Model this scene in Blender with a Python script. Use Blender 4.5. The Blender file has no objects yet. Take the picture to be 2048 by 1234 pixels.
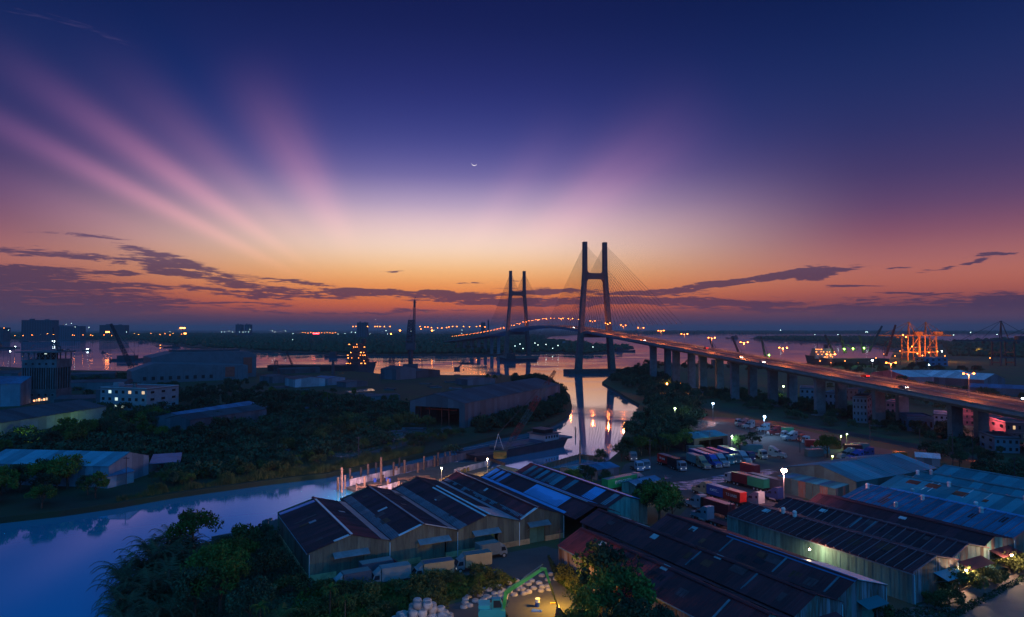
import bpy, bmesh, math, random
from mathutils import Vector, Matrix, Euler
from math import sin, cos, tan, pi, radians, atan, atan2, hypot, sqrt, exp
random.seed(7)
S = bpy.context.scene
COL = S.collection
# ---------------------------------------------------------------- camera
FPX = 1365.33; PITCH = atan(41 / FPX); CAMZ = 48.0
cam_d = bpy.data.cameras.new('camera'); cam = bpy.data.objects.new('camera', cam_d); COL.objects.link(cam)
cam.location = (0, 0, CAMZ); cam.rotation_euler = (pi / 2 + PITCH, 0, 0)
cam_d.lens = 24; cam_d.sensor_width = 36; cam_d.clip_start = 1; cam_d.clip_end = 120000
S.camera = cam
S.view_settings.view_transform = 'Standard'; S.view_settings.look = 'None'
S.view_settings.exposure = 0; S.view_settings.gamma = 1; S.view_settings.use_curve_mapping = False
S.cycles.use_denoising = True; S.cycles.max_bounces = 6; S.cycles.volume_bounces = 0
S.cycles.glossy_bounces = 3; S.cycles.diffuse_bounces = 2; S.cycles.transparent_max_bounces = 8
S.cycles.caustics_reflective = False; S.cycles.sample_clamp_indirect = 4
# ---------------------------------------------------------------- world
def lin(c):
    return tuple(((v / 255) / 12.92 if v / 255 < .04045 else ((v / 255 + .055) / 1.055) ** 2.4) for v in c) + (1,)
world = bpy.data.worlds.new('World'); S.world = world; world.use_nodes = True
world.cycles.sampling_method = 'MANUAL'; world.cycles.sample_map_resolution = 512
NT = world.node_tree; NT.nodes.clear()
def _in(nt, sock, v):
    if isinstance(v, bpy.types.NodeSocket): nt.links.new(v, sock)
    else: sock.default_value = v
def mth(op, *a, nt=None, clamp=False):
    nt = nt or NT; n = nt.nodes.new('ShaderNodeMath'); n.operation = op; n.use_clamp = clamp
    for i, v in enumerate(a): _in(nt, n.inputs[i], v)
    return n.outputs[0]
def add(a, b): return mth('ADD', a, b)
def mul(a, b): return mth('MULTIPLY', a, b)
def sub(a, b): return mth('SUBTRACT', a, b)
def sstep(x, a, b, nt=None, to0=0., to1=1.):
    nt = nt or NT; n = nt.nodes.new('ShaderNodeMapRange'); n.interpolation_type = 'SMOOTHSTEP'
    _in(nt, n.inputs[0], x)
    for i, v in zip((1, 2, 3, 4), (a, b, to0, to1)): n.inputs[i].default_value = v
    return n.outputs[0]
def mixc(f, a, b, nt=None, mode='MIX'):
    nt = nt or NT; n = nt.nodes.new('ShaderNodeMix'); n.data_type = 'RGBA'; n.blend_type = mode
    _in(nt, n.inputs[0], f); _in(nt, n.inputs[6], a); _in(nt, n.inputs[7], b)
    return n.outputs[2]
def ramp(f, stops, nt=None, interp='B_SPLINE'):
    nt = nt or NT; n = nt.nodes.new('ShaderNodeValToRGB'); n.color_ramp.interpolation = interp
    el = n.color_ramp.elements
    while len(el) > 1: el.remove(el[-1])
    for i, (p, c) in enumerate(stops):
        e = el[0] if i == 0 else el.new(p)
        e.position = p; e.color = c if len(c) == 4 else tuple(c) + (1,)
    _in(nt, n.inputs[0], f); return n.outputs[0]
tc = NT.nodes.new('ShaderNodeTexCoord'); sep = NT.nodes.new('ShaderNodeSeparateXYZ')
NT.links.new(tc.outputs['Generated'], sep.inputs[0])
DX, DY, DZ = sep.outputs
HOR = mth('SQRT', add(mul(DX, DX), mul(DY, DY)))
AZ = mth('ARCTAN2', DX, DY)
EL = mth('DIVIDE', DZ, mth('MAXIMUM', HOR, .02))
def T(y): return (658 - y) / FPX
def rp(lst):  # sky colours up from the horizon; factor = tan(elevation)/0.6
    return [(max(0, T(y)) / .6, lin(c)) for y, c in lst]
FAC = mul(mth('MAXIMUM', EL, 0.), 1 / .6)
c_mid = ramp(FAC, rp([(658, (60, 48, 78)), (640, (80, 58, 84)), (622, (196, 92, 66)), (602, (224, 112, 58)), (580, (244, 146, 76)), (555, (252, 178, 108)), (528, (255, 204, 150)),
    (495, (254, 222, 200)), (455, (240, 206, 206)), (410, (186, 164, 198)), (350, (104, 98, 164)), (270, (60, 66, 136)), (180, (40, 47, 114)), (80, (26, 36, 93)), (0, (19, 29, 82))]))
c_side = ramp(FAC, rp([(658, (40, 44, 74)), (635, (62, 54, 80)), (600, (164, 82, 74)), (570, (190, 108, 88)), (535, (174, 108, 106)), (490, (136, 84, 106)), (440, (96, 70, 110)),
    (380, (68, 58, 106)), (300, (44, 50, 104)), (200, (28, 44, 98)), (100, (16, 34, 86)), (0, (11, 27, 74))]))
c_back = ramp(FAC, rp([(658, (24, 36, 70)), (600, (30, 44, 86)), (450, (30, 46, 98)), (250, (22, 40, 94)), (0, (12, 28, 78))]))
daz = mth('ABSOLUTE', add(AZ, .10))
sky = mixc(sstep(daz, .02, .62), c_mid, c_side)
sky = mixc(sstep(daz, .8, 2.0), sky, c_back)
# crepuscular rays fan out from where the sun lies below the horizon
azs = atan((806 - 1024) / FPX)
ra = add(mul(DX, cos(azs)), mul(DY, -sin(azs))); rf = add(mul(DX, sin(azs)), mul(DY, cos(azs)))
ANG = mth('ARCTAN2', DZ, ra)
RAD = mth('DIVIDE', mth('SQRT', add(mul(ra, ra), mul(DZ, DZ))), mth('MAXIMUM', rf, .05))
def gauss(x, m, s):
    d = mul(sub(x, m), 1 / s); return mth('EXPONENT', mul(mul(d, d), -1.))
def noise(vec, scale, detail=4, rough=.55, nt=None, dist=0.):
    nt = nt or NT; n = nt.nodes.new('ShaderNodeTexNoise'); n.inputs['Scale'].default_value = scale
    n.inputs['Detail'].default_value = detail; n.inputs['Roughness'].default_value = rough; n.inputs['Distortion'].default_value = dist
    if vec is not None: nt.links.new(vec, n.inputs['Vector'])
    return n.outputs[0]
def comb(x, y, z=0., nt=None):
    nt = nt or NT; n = nt.nodes.new('ShaderNodeCombineXYZ')
    for i, v in enumerate((x, y, z)): _in(nt, n.inputs[i], v)
    return n.outputs[0]
rays = None
for deg, sg, amp, r0, r1, r2 in [(152.8, 1.9, .80, .12, .45, .80), (146.0, 2.7, .72, .12, .40, .74), (138, 4.5, .22, .1, .38, .62), (122.5, 7.0, .36, .1, .26, .48), (35, 7.5, .42, .16, .38, .66), (52, 6, .12, .1, .26, .45), (160, 3.5, .25, .2, .5, .75), (20, 7, .14, .2, .5, .8)]:
    g = mul(gauss(ANG, radians(deg), radians(sg)), amp * 1.95)
    g = mul(g, mul(sstep(RAD, r0, r1), sstep(RAD, r1 * .9, r2, to0=1., to1=0.)))
    rays = g if rays is None else add(rays, g)
for deg, sg, amp in [(131, 5, -.08), (12, 7, -.12)]:
    rays = add(rays, mul(mul(gauss(ANG, radians(deg), radians(sg)), amp), mul(sstep(RAD, .1, .3), sstep(RAD, .3, .7, to0=1., to1=0.))))
rays = mul(rays, add(.8, mul(noise(comb(mul(ANG, 9.), mul(RAD, 1.2)), 2.0, 2), .4)))
rays = mul(rays, sstep(rf, .1, .4))
tint = mixc(sstep(RAD, .12, .62), (.30, .10, .075, 1), (.085, .028, .055, 1))
rc = NT.nodes.new('ShaderNodeVectorMath'); rc.operation = 'SCALE'; NT.links.new(tint, rc.inputs[0]); NT.links.new(rays, rc.inputs['Scale'])
sky = mixc(1.0, sky, rc.outputs[0], mode='ADD')
# clouds: named banks, each broken up by stretched noise
CV = comb(mul(AZ, 5.), mul(EL, 30.))
n1 = noise(CV, 1.3, 7, .62, dist=.6); n2 = noise(comb(mul(AZ, 13.), mul(EL, 110.)), 1.0, 8, .68, dist=.8); n3 = noise(comb(add(mul(AZ, 60.), mul(EL, 90.)), mul(EL, 420.)), 1.0, 4, .6, dist=.4)
warp = mul(sub(n1, .5), .034); 
azw = add(AZ, mul(sub(n2, .5), .05)); elw = add(EL, warp)
def blob(px, py, wx, wy, amp=1., tilt=0.):
    a = atan((px - 1024) / FPX); t = (658 - py) / FPX * cos(a)
    dx = mul(sub(azw, a), FPX / wx); dt = sub(elw, t)
    if tilt: dt = sub(dt, mul(sub(azw, a), tilt))
    dt = mul(dt, FPX / wy)
    return mul(mth('EXPONENT', mul(add(mul(dx, dx), mul(dt, dt)), -1.)), amp)
cl = None
for b in [(30, 558, 230, 9, .85, -.02), (20, 588, 230, 15, 1.2), (60, 618, 260, 14, 1.1), (330, 518, 80, 13, .95, -.24), (420, 556, 140, 9, .95, -.16), (540, 588, 170, 6, .8, -.05), (200, 574, 90, 6, .7), (90, 505, 170, 9, .8, -.06), (150, 470, 110, 4, .6), (0, 540, 150, 12, 1.0), (300, 642, 420, 9, .9), (470, 606, 120, 5, .8),
          (820, 588, 190, 6.5, 2.2), (600, 566, 90, 6, 1.1, -.1), (960, 602, 130, 5, 1.3), (1120, 583, 110, 4.5, 1.5), (1090, 604, 170, 7, 1.5), (790, 541, 28, 2.5, .9), (930, 567, 50, 2.2, .8), (1020, 560, 40, 2, .7),
          (1500, 562, 150, 7, 2.3, .10), (1590, 549, 70, 6, 2.0, .05), (1390, 574, 110, 3.5, 1.2, .04), (1370, 605, 190, 8, 1.8), (1290, 588, 140, 4, 1.0), (1720, 567, 60, 3, 1.1), (1930, 530, 60, 4, 1.1, .2), (1990, 512, 30, 3, .9), (1810, 540, 22, 3, .9),
          (1990, 618, 230, 24, 1.5, .02), (1840, 586, 60, 2.5, 1.), (1540, 620, 260, 8, .8), (200, 60, 90, 11, .5, -.25), (60, 20, 70, 9, .45), (250, 550, 30, 3, 1.0), (760, 622, 260, 5, .75)]:
    g = blob(*b); cl = g if cl is None else add(cl, g)
cl = mul(mth('MINIMUM', cl, 1.6), add(add(1., mul(sub(n2, .5), 4.4)), mul(sub(n3, .5), 2.2)))
cmask = sstep(cl, .38, .86)
low = sstep(EL, .03, .20)
cloudcol = ramp(FAC, rp([(658, (56, 46, 76)), (625, (92, 60, 84)), (600, (92, 58, 80)), (560, (84, 60, 86)), (500, (104, 78, 108)), (400, (100, 80, 130)), (0, (60, 60, 110))]), interp='LINEAR')
cloudcol = mixc(sstep(daz, .3, .9), cloudcol, mixc(.75, cloudcol, lin((52, 50, 84))))
sky = mixc(mul(mul(cmask, sstep(EL, .2, .35, to0=.9, to1=.35)), 1.), sky, cloudcol)
# low smoky layer near the horizon, uneven upper edge
hz = sstep(add(EL, mul(sub(n1, .5), .016)), .014, .031, to0=1., to1=0.)
sky = mixc(mul(hz, .72), sky, ramp(FAC, rp([(658, (66, 50, 76)), (640, (100, 66, 86)), (610, (122, 74, 86))])))
veil = mul(mul(sstep(AZ, -.66, -.38, to0=1., to1=0.), sstep(EL, .03, .10, to0=1., to1=0.)), add(.35, mul(n1, .6)))
sky = mixc(veil, sky, lin((84, 64, 90)))
below = sstep(EL, -.01, 0., to0=1., to1=0.)
sky = mixc(below, sky, lin((30, 36, 62)))
bg = NT.nodes.new('ShaderNodeBackground'); NT.links.new(sky, bg.inputs[0]); bg.inputs[1].default_value = 1.0
wo = NT.nodes.new('ShaderNodeOutputWorld'); NT.links.new(bg.outputs[0], wo.inputs[0])
# dim blue twilight from the upper sky (soft, no hard shadows)
sd = bpy.data.lights.new('twilight', 'SUN'); sun = bpy.data.objects.new('twilight', sd); COL.objects.link(sun)
sd.energy = 1.15; sd.angle = radians(100); sd.color = (.025, .40, 1.0)
sun.rotation_euler = (radians(38), 0, radians(12)); sun.location = (0, 0, 300)
# ---------------------------------------------------------------- helpers
def W(px, py, z):
    """point of the photograph (2048 wide) -> x, y on the level z"""
    x = (px - 1024) / FPX; u = -(py - 617) / FPX
    dy = cos(PITCH) - u * sin(PITCH); dz = sin(PITCH) + u * cos(PITCH)
    k = (z - CAMZ) / dz
    return (x * k, dy * k)
def WD(px, py, d):
    """point of the photograph at distance d -> x, y, z"""
    x = (px - 1024) / FPX; u = -(py - 617) / FPX
    dy = cos(PITCH) - u * sin(PITCH); dz = sin(PITCH) + u * cos(PITCH)
    k = d / dy
    return (x * k, d, CAMZ + dz * k)
MATS = {}
def mat(name, col, rough=.8, var=.25, scale=.35, metal=0., bump=.0, col2=None, emit=None, es=0., spec=.5, stretch=(1, 1, 1), bscale=4.):
    if name in MATS: return MATS[name]
    m = bpy.data.materials.new(name); m.use_nodes = True; nt = m.node_tree; b = nt.nodes['Principled BSDF']
    b.inputs['Roughness'].default_value = rough; b.inputs['Metallic'].default_value = metal; b.inputs['Specular IOR Level'].default_value = spec
    c = tuple(col) + (1,); c2 = tuple(col2) + (1,) if col2 else tuple(v * (1 - var) for v in col) + (1,)
    t = nt.nodes.new('ShaderNodeTexCoord'); mp = nt.nodes.new('ShaderNodeMapping'); mp.inputs['Scale'].default_value = stretch
    oi = nt.nodes.new('ShaderNodeObjectInfo')
    nt.links.new(t.outputs['Object'], mp.inputs[0])
    va = nt.nodes.new('ShaderNodeVectorMath'); va.operation = 'ADD'; nt.links.new(mp.outputs[0], va.inputs[0])
    sc = nt.nodes.new('ShaderNodeVectorMath'); sc.operation = 'SCALE'; sc.inputs[0].default_value = (37, 17, 5); nt.links.new(oi.outputs['Random'], sc.inputs['Scale']); nt.links.new(sc.outputs[0], va.inputs[1])
    f = noise(va.outputs[0], scale, 6, .65, nt=nt)
    f = sstep(f, .38, .66, nt=nt)
    cc = mixc(f, c, c2, nt=nt)
    hsv = nt.nodes.new('ShaderNodeHueSaturation'); nt.links.new(cc, hsv.inputs['Color'])
    nt.links.new(mth('MULTIPLY_ADD', oi.outputs['Random'], .6, .70, nt=nt), hsv.inputs['Value'])
    nt.links.new(hsv.outputs[0], b.inputs['Base Color'])
    if bump:
        bn = nt.nodes.new('ShaderNodeBump'); bn.inputs['Strength'].default_value = bump
        nt.links.new(noise(va.outputs[0], bscale, 4, .6, nt=nt), bn.inputs['Height']); nt.links.new(bn.outputs[0], b.inputs['Normal'])
    if emit: b.inputs['Emission Color'].default_value = tuple(emit) + (1,); b.inputs['Emission Strength'].default_value = es
    MATS[name] = m; return m
def glow(name, col, es, sample=False):
    if name in MATS: return MATS[name]
    m = bpy.data.materials.new(name); m.use_nodes = True; nt = m.node_tree; b = nt.nodes['Principled BSDF']
    b.inputs['Base Color'].default_value = (.8, .8, .8, 1); b.inputs['Emission Color'].default_value = tuple(col) + (1,); b.inputs['Emission Strength'].default_value = es
    m.cycles.emission_sampling = 'AUTO' if sample else 'NONE'
    MATS[name] = m; return m
class MB:
    def __init__(s): s.v = []; s.f = []
    def face(s, pts):
        i = len(s.v); s.v += [tuple(p) for p in pts]; s.f.append(tuple(range(i, i + len(pts)))); return s
    def hexa(s, p):   # 8 points: bottom 0-3 ccw, top 4-7
        i = len(s.v); s.v += [tuple(q) for q in p]
        s.f += [tuple(i + k for k in q) for q in ((0, 3, 2, 1), (4, 5, 6, 7), (0, 1, 5, 4), (1, 2, 6, 5), (2, 3, 7, 6), (3, 0, 4, 7))]; return s
    def box(s, x0, x1, y0, y1, z0, z1):
        return s.hexa([(x0, y0, z0), (x1, y0, z0), (x1, y1, z0), (x0, y1, z0), (x0, y0, z1), (x1, y0, z1), (x1, y1, z1), (x0, y1, z1)])
    def cbox(s, c, d, rz=0.):
        a, b, h = d[0] / 2, d[1] / 2, d[2] / 2; ca, sa = cos(rz), sin(rz); P = []
        for z in (-h, h):
            for x, y in ((-a, -b), (a, -b), (a, b), (-a, b)): P.append((c[0] + x * ca - y * sa, c[1] + x * sa + y * ca, c[2] + z))
        return s.hexa(P)
    def prism(s, poly, z0, z1):
        i = len(s.v); n = len(poly)
        s.v += [(p[0], p[1], z0) for p in poly] + [(p[0], p[1], z1) for p in poly]
        s.f.append(tuple(range(i + n - 1, i - 1, -1))); s.f.append(tuple(range(i + n, i + 2 * n)))
        s.f += [(i + k, i + (k + 1) % n, i + n + (k + 1) % n, i + n + k) for k in range(n)]; return s
    def extr(s, prof, axis, a0, a1):   # profile in the plane across an axis ('x': (y,z)) or ('y': (x,z))
        i = len(s.v); n = len(prof)
        for a in (a0, a1): s.v += [((a, p[0], p[1]) if axis == 'x' else (p[0], a, p[1])) for p in prof]
        s.f.append(tuple(range(i + n - 1, i - 1, -1))); s.f.append(tuple(range(i + n, i + 2 * n)))
        s.f += [(i + k, i + (k + 1) % n, i + n + (k + 1) % n, i + n + k) for k in range(n)]; return s
    def bar(s, p, q, r, n=4, r2=None):
        p = Vector(p); q = Vector(q); d = q - p
        if d.length < 1e-6: return s
        d.normalize(); u = d.cross(Vector((0, 0, 1)) if abs(d.z) < .95 else Vector((1, 0, 0))).normalized(); w = d.cross(u)
        i = len(s.v); r2 = r if r2 is None else r2
        for c, rr in ((p, r), (q, r2)):
            for k in range(n):
                a = 2 * pi * (k + .5) / n; s.v.append(tuple(c + (u * cos(a) + w * sin(a)) * rr))
        s.f += [(i + k, i + (k + 1) % n, i + n + (k + 1) % n, i + n + k) for k in range(n)]
        s.f.append(tuple(range(i + n - 1, i - 1, -1))); s.f.append(tuple(range(i + n, i + 2 * n))); return s
    def tube(s, pts, r, n=6):
        for a, b in zip(pts, pts[1:]): s.bar(a, b, r, n)
        return s
    def cyl(s, c, r, h, n=12, r2=None): return s.bar(c, (c[0], c[1], c[2] + h), r, n, r2)
    def ball(s, c, r, n=8, m=5, sz=1.):
        i = len(s.v)
        s.v.append((c[0], c[1], c[2] + r * sz))
        for j in range(1, m):
            t = pi * j / m
            for k in range(n): a = 2 * pi * k / n; s.v.append((c[0] + r * sin(t) * cos(a), c[1] + r * sin(t) * sin(a), c[2] + r * sz * cos(t)))
        s.v.append((c[0], c[1], c[2] - r * sz)); e = len(s.v) - 1
        for k in range(n): s.f.append((i, i + 1 + k, i + 1 + (k + 1) % n)); s.f.append((e, e - n + (k + 1) % n, e - n + k))
        for j in range(m - 2):
            for k in range(n): a = i + 1 + j * n; s.f.append((a + k, a + n + k, a + n + (k + 1) % n, a + (k + 1) % n))
        return s
    def lattice(s, p, q, w0, w1, nseg, r, side=None):   # four chords with zigzag bracing between p and q
        p = Vector(p); q = Vector(q); d = (q - p).normalized(); u = Vector(side).normalized() if side else d.cross(Vector((0, 0, 1)) if abs(d.z) < .95 else Vector((0, 1, 0))).normalized(); w = d.cross(u).normalized()
        def C(t, k):
            hw = (w0 + (w1 - w0) * t) / 2; a, b = ((-1, -1), (1, -1), (1, 1), (-1, 1))[k % 4]; return p + (q - p) * t + u * a * hw + w * b * hw
        for k in range(4): s.bar(C(0, k), C(1, k), r * 1.4, 4)
        for i in range(nseg):
            a, b = i / nseg, (i + 1) / nseg
            for k in range(4):
                x, y = (k, k + 1) if i % 2 else (k + 1, k); s.bar(C(a, x), C(b, y), r, 3); s.bar(C(b, k), C(b, k + 1), r, 3)
        return s
    def build(s, name, m, parent=None, smooth=False, loc=None):
        me = bpy.data.meshes.new(name); me.from_pydata(s.v, [], s.f); me.validate()
        ms = m if isinstance(m, (list, tuple)) else [m]
        for x in ms: me.materials.append(x)
        if smooth: me.shade_smooth()
        o = bpy.data.objects.new(name, me); COL.objects.link(o)
        if parent: o.parent = parent
        if loc: o.location = loc
        return o
def thing(name, label, cat, loc=(0, 0, 0), rz=0., group=None):
    o = bpy.data.objects.new(name, None); COL.objects.link(o); o.location = loc; o.rotation_euler = (0, 0, rz); o.empty_display_size = .5
    return tag(o, label, cat, group)
def tag(o, label, cat, group=None):
    o['label'] = label; o['category'] = cat
    if group: o['group'] = group
    return o
def struct(o): o['kind'] = 'structure'; return o
def stuff(o, label=None, cat=None):
    o['kind'] = 'stuff'
    if label: o['label'] = label
    if cat: o['category'] = cat
    return o
def kids(o):
    return KID.get(o.name, [])
KID = {}
ORD = 'first second third fourth fifth sixth seventh eighth ninth tenth eleventh twelfth thirteenth fourteenth fifteenth sixteenth seventeenth eighteenth nineteenth twentieth twenty-first twenty-second twenty-third twenty-fourth twenty-fifth'.split()
ORD += ['twenty-' + q for q in 'sixth seventh eighth ninth'.split()] + ['thirtieth'] + ['thirty-' + q for q in 'first second third fourth fifth sixth seventh eighth ninth'.split()] + ['fortieth'] * 30
def copy_tree(o, loc=None, rz=None, scale=None, label=None, parent=None):
    c = o.copy(); COL.objects.link(c); c.parent = parent
    if loc is not None: c.location = loc
    if rz is not None: c.rotation_euler = (0, 0, rz)
    if scale is not None: c.scale = scale if isinstance(scale, (tuple, list)) else (scale,) * 3
    if label: c['label'] = label
    for ch in list(o.children): copy_tree(ch, parent=c)
    return c
def inst(src, name=None, parent=None, loc=None, rz=None, scale=None, m=None):
    """another object sharing a mesh"""
    c = bpy.data.objects.new(name or src.name.split('.')[0], src.data); COL.objects.link(c)
    if parent: c.parent = parent
    if loc is not None: c.location = loc
    if rz is not None: c.rotation_euler = (0, 0, rz)
    if scale is not None: c.scale = scale
    if m: c.material_slots[0].link = 'OBJECT'; c.material_slots[0].material = m
    return c
def plight(loc, col, power, r=.3, parent=None):
    d = bpy.data.lights.new('bulb_light', 'POINT'); d.energy = power; d.color = col; d.shadow_soft_size = r
    o = bpy.data.objects.new('bulb_light', d); COL.objects.link(o); o.location = loc
    if parent: o.parent = parent
    return o
def sheet(name, poly, z, m, skirt=None):
    """a level sheet from an outline; skirt = depth of its edge"""
    bm = bmesh.new(); vs = [bm.verts.new((p[0], p[1], z)) for p in poly]; f = bm.faces.new(vs)
    f.normal_update()
    if f.normal.z < 0: f.normal_flip()
    if skirt:
        lo = [bm.verts.new((p[0], p[1], skirt)) for p in poly]
        for i in range(len(vs)):
            j = (i + 1) % len(vs); bm.faces.new((vs[i], vs[j], lo[j], lo[i]))
    bmesh.ops.triangulate(bm, faces=[f])
    me = bpy.data.meshes.new(name); bm.to_mesh(me); bm.free(); me.materials.append(m)
    o = bpy.data.objects.new(name, me); COL.objects.link(o); return o
def PX(pts, z): return [W(a, b, z) for a, b in pts]
# warehouse grid: s along the shed fronts, t away from the camera
GA = Vector((.8786, .4775, 0)); GB = Vector((-.4775, .8786, 0)); GO = Vector((-37.53, 127.19, 0)); GR = atan2(.4775, .8786)
def G(s, t, z=0.): v = GO + GA * s + GB * t; return (v.x, v.y, z)
GZ = 1.5
HAZE = 0.00007
# ---------------------------------------------------------------- water and land
def water_mat():
    m = bpy.data.materials.new('river_water'); m.use_nodes = True; nt = m.node_tree; nt.nodes.clear()
    out = nt.nodes.new('ShaderNodeOutputMaterial'); t = nt.nodes.new('ShaderNodeTexCoord')
    g = nt.nodes.new('ShaderNodeBsdfGlossy'); g.inputs['Color'].default_value = (.86, .84, .90, 1); g.inputs['Roughness'].default_value = .06
    d = nt.nodes.new('ShaderNodeBsdfDiffuse'); d.inputs['Color'].default_value = (.04, .62, 1.0, 1)  # bright blue body colour stands in for sky light reflected off the water
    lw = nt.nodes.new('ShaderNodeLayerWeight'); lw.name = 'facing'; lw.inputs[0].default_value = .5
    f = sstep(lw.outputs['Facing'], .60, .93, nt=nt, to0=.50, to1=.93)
    nt.links.new(mixc(sstep(lw.outputs['Facing'], .62, .93, nt=nt), (.16, .70, 1, 1), (.90, .85, .88, 1), nt=nt), g.inputs['Color'])  # reflection tinted blue at steep views, adding to the painted sky colour
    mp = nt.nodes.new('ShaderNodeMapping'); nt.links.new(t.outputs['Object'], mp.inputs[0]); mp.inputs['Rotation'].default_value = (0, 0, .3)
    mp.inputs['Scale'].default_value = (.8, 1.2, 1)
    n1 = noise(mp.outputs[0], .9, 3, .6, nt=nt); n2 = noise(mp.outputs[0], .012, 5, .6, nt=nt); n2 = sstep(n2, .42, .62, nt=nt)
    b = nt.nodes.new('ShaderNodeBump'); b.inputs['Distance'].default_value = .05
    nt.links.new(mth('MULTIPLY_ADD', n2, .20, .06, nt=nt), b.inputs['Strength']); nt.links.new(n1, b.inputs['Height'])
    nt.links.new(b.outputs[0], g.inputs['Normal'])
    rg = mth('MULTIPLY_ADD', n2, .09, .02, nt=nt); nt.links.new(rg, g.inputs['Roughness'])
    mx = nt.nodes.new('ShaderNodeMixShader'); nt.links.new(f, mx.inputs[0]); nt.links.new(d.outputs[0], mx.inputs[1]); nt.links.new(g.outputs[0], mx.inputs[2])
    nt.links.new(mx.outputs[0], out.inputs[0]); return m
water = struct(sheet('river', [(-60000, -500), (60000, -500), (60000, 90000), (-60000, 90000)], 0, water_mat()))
bed = struct(sheet('river_bed', [(-60000, -500), (60000, -500), (60000, 90000), (-60000, 90000)], -6, mat('mud', (.08, .07, .06))))
m_soil = mat('scrub_ground', (.035, .075, .030), .95, col2=(.040, .05, .035), scale=.035, bump=.4, bscale=1.5)
m_dirt = mat('packed_dirt', (.085, .085, .09), .85, col2=(.055, .06, .07), scale=.06, bump=.3, bscale=1.)
m_far = mat('far_land', (.05, .06, .045), .95)
LW = [(-900, 752), (-500, 745), (0, 733), (130, 740), (260, 742), (400, 738), (530, 735), (700, 742), (770, 748), (900, 750), (1000, 750), (1080, 752), (1120, 768), (1140, 790), (1144, 812), (1134, 832),
      (1100, 849), (1048, 861), (985, 874), (920, 889), (850, 907), (790, 920), (733, 930), (653, 947), (540, 960), (420, 976), (342, 987), (233, 1006), (120, 1022), (0, 1035), (-500, 1085), (-900, 1110)]
LE = [(270, 1420), (262, 1300), (268, 1234), (262, 1200), (275, 1160), (300, 1120), (345, 1098), (420, 1082), (556, 1056), (556, 1032), (620, 1010), (690, 1004), (800, 982), (885, 964), (960, 952), (985, 948), (1060, 934), (1108, 936), (1150, 938),
      (1190, 932), (1215, 922), (1238, 903), (1240, 884), (1252, 858), (1268, 832), (1280, 808), (1258, 796), (1232, 780), (1204, 764), (1222, 750), (1231, 741), (1251, 735), (1296, 729), (1400, 728), (1520, 727), (1620, 730), (1775, 727), (1788, 702),
      (1850, 694), (1900, 687), (1960, 682), (2048, 678), (2600, 674), (3200, 674), (3200, 1420)]
struct(sheet('west_bank_ground', PX(LW, GZ), GZ, m_soil, -2))
struct(sheet('east_bank_ground', PX(LE, GZ), GZ, m_soil, -2))
FB = [(-6000, 678), (0, 678.5), (280, 681), (390, 695), (510, 702), (640, 707), (760, 710), (1000, 709), (1022, 704), (1060, 693), (1100, 673), (1180, 668.5), (1600, 667.5), (2100, 668), (8000, 668), (8000, 659.4), (-6000, 659.4)]
struct(sheet('far_shore_ground', PX(FB, GZ), GZ, m_far, -2))
IS = [(1024, 707), (1100, 705), (1170, 708), (1215, 705), (1245, 700), (1268, 696), (1266, 692), (1190, 689), (1120, 681), (1060, 679), (1024, 684)]
struct(sheet('islet_ground', PX(IS, GZ), GZ, m_far, -2))
SP = [(1500, 677), (1560, 681), (1660, 684), (1750, 690), (1786, 698), (1900, 688), (1905, 684), (1840, 679), (1760, 676), (1600, 674.5)]
struct(sheet('mangrove_spit_ground', PX(SP, GZ), GZ, m_far, -2))
# ---------------------------------------------------------------- the bridge
BD = Vector((.2152, -.9766, 0)); BP = Vector((.9766, .2152, 0)); BT = Vector((90.6, 745, 0))
def bpath(u):
    p = BT + BD * u
    if u < -430: p = p + BP * (-((-430 - u) ** 2) / 2900)
    return p
def bperp(u):
    d = (bpath(u + 1) - bpath(u - 1)).normalized(); return Vector((-d.y, d.x, 0)), d
def bz(u):
    a = abs(u + 190)
    return 52 - 6 * (a / 190) ** 2 if a < 190 else 46 - .0575 * (a - 190)
def BPt(u, w, dz=0.):
    pp, d = bperp(u); v = bpath(u) + pp * w; return (v.x, v.y, bz(u) + dz)
m_conc = mat('bridge_concrete', (.19, .25, .29), .85, .3, .25, bump=.1)
m_tow = mat('tower_concrete', (.15, .13, .13), .85, .3, .25)  # darker than the bridge concrete: silhouette shade put into the tower colour
m_asph = mat('bridge_asphalt', (.075, .07, .07), .55, .3, .12)
m_steel = mat('galvanised_steel', (.30, .31, .33), .5, .3, metal=.3)
m_cable = mat('stay_cable', (.10, .09, .10), .6)
br = thing('cable_stayed_bridge', 'long cable stayed road bridge on two H shaped concrete towers crossing the river', 'bridge', (BT.x, BT.y, 0))
def bbuild(mb, name, m, parent=br):
    o = mb.build(name, m, parent); o.location = (-BT.x, -BT.y, 0) if parent is br else (0, 0, 0); return o
us = [x for x in range(-830, 600, 10)]
def loft(prof, us, closed=True):
    mb = MB(); n = len(prof)
    for u in us: mb.v += [BPt(u, w, z) for w, z in prof]
    for i in range(len(us) - 1):
        for k in range(n if closed else n - 1):
            a = i * n + k; b = i * n + (k + 1) % n; mb.f.append((a, b, b + n, a + n))
    return mb
bbuild(loft([(-13.7, -.05), (-13.7, -1.0), (-11.5, -2.5), (11.5, -2.5), (13.7, -1.0), (13.7, -.05)], us), 'girder', m_conc)
bbuild(loft([(-12.9, .0), (12.9, .0)], us, False), 'roadway', m_asph)
m_paint = mat('road_paint', (.75, .73, .7), .6, .2)
mb = MB()
for u in range(-400, 590, 9):
    for w in (-8.6, -5.0, 5.0, 8.6): mb.face([BPt(u, w - .12, .006), BPt(u, w + .12, .006), BPt(u + 3, w + .12, .006), BPt(u + 3, w - .12, .006)])
o = bbuild(mb, 'lane_dash', m_paint); o['kind'] = 'stuff'
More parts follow.
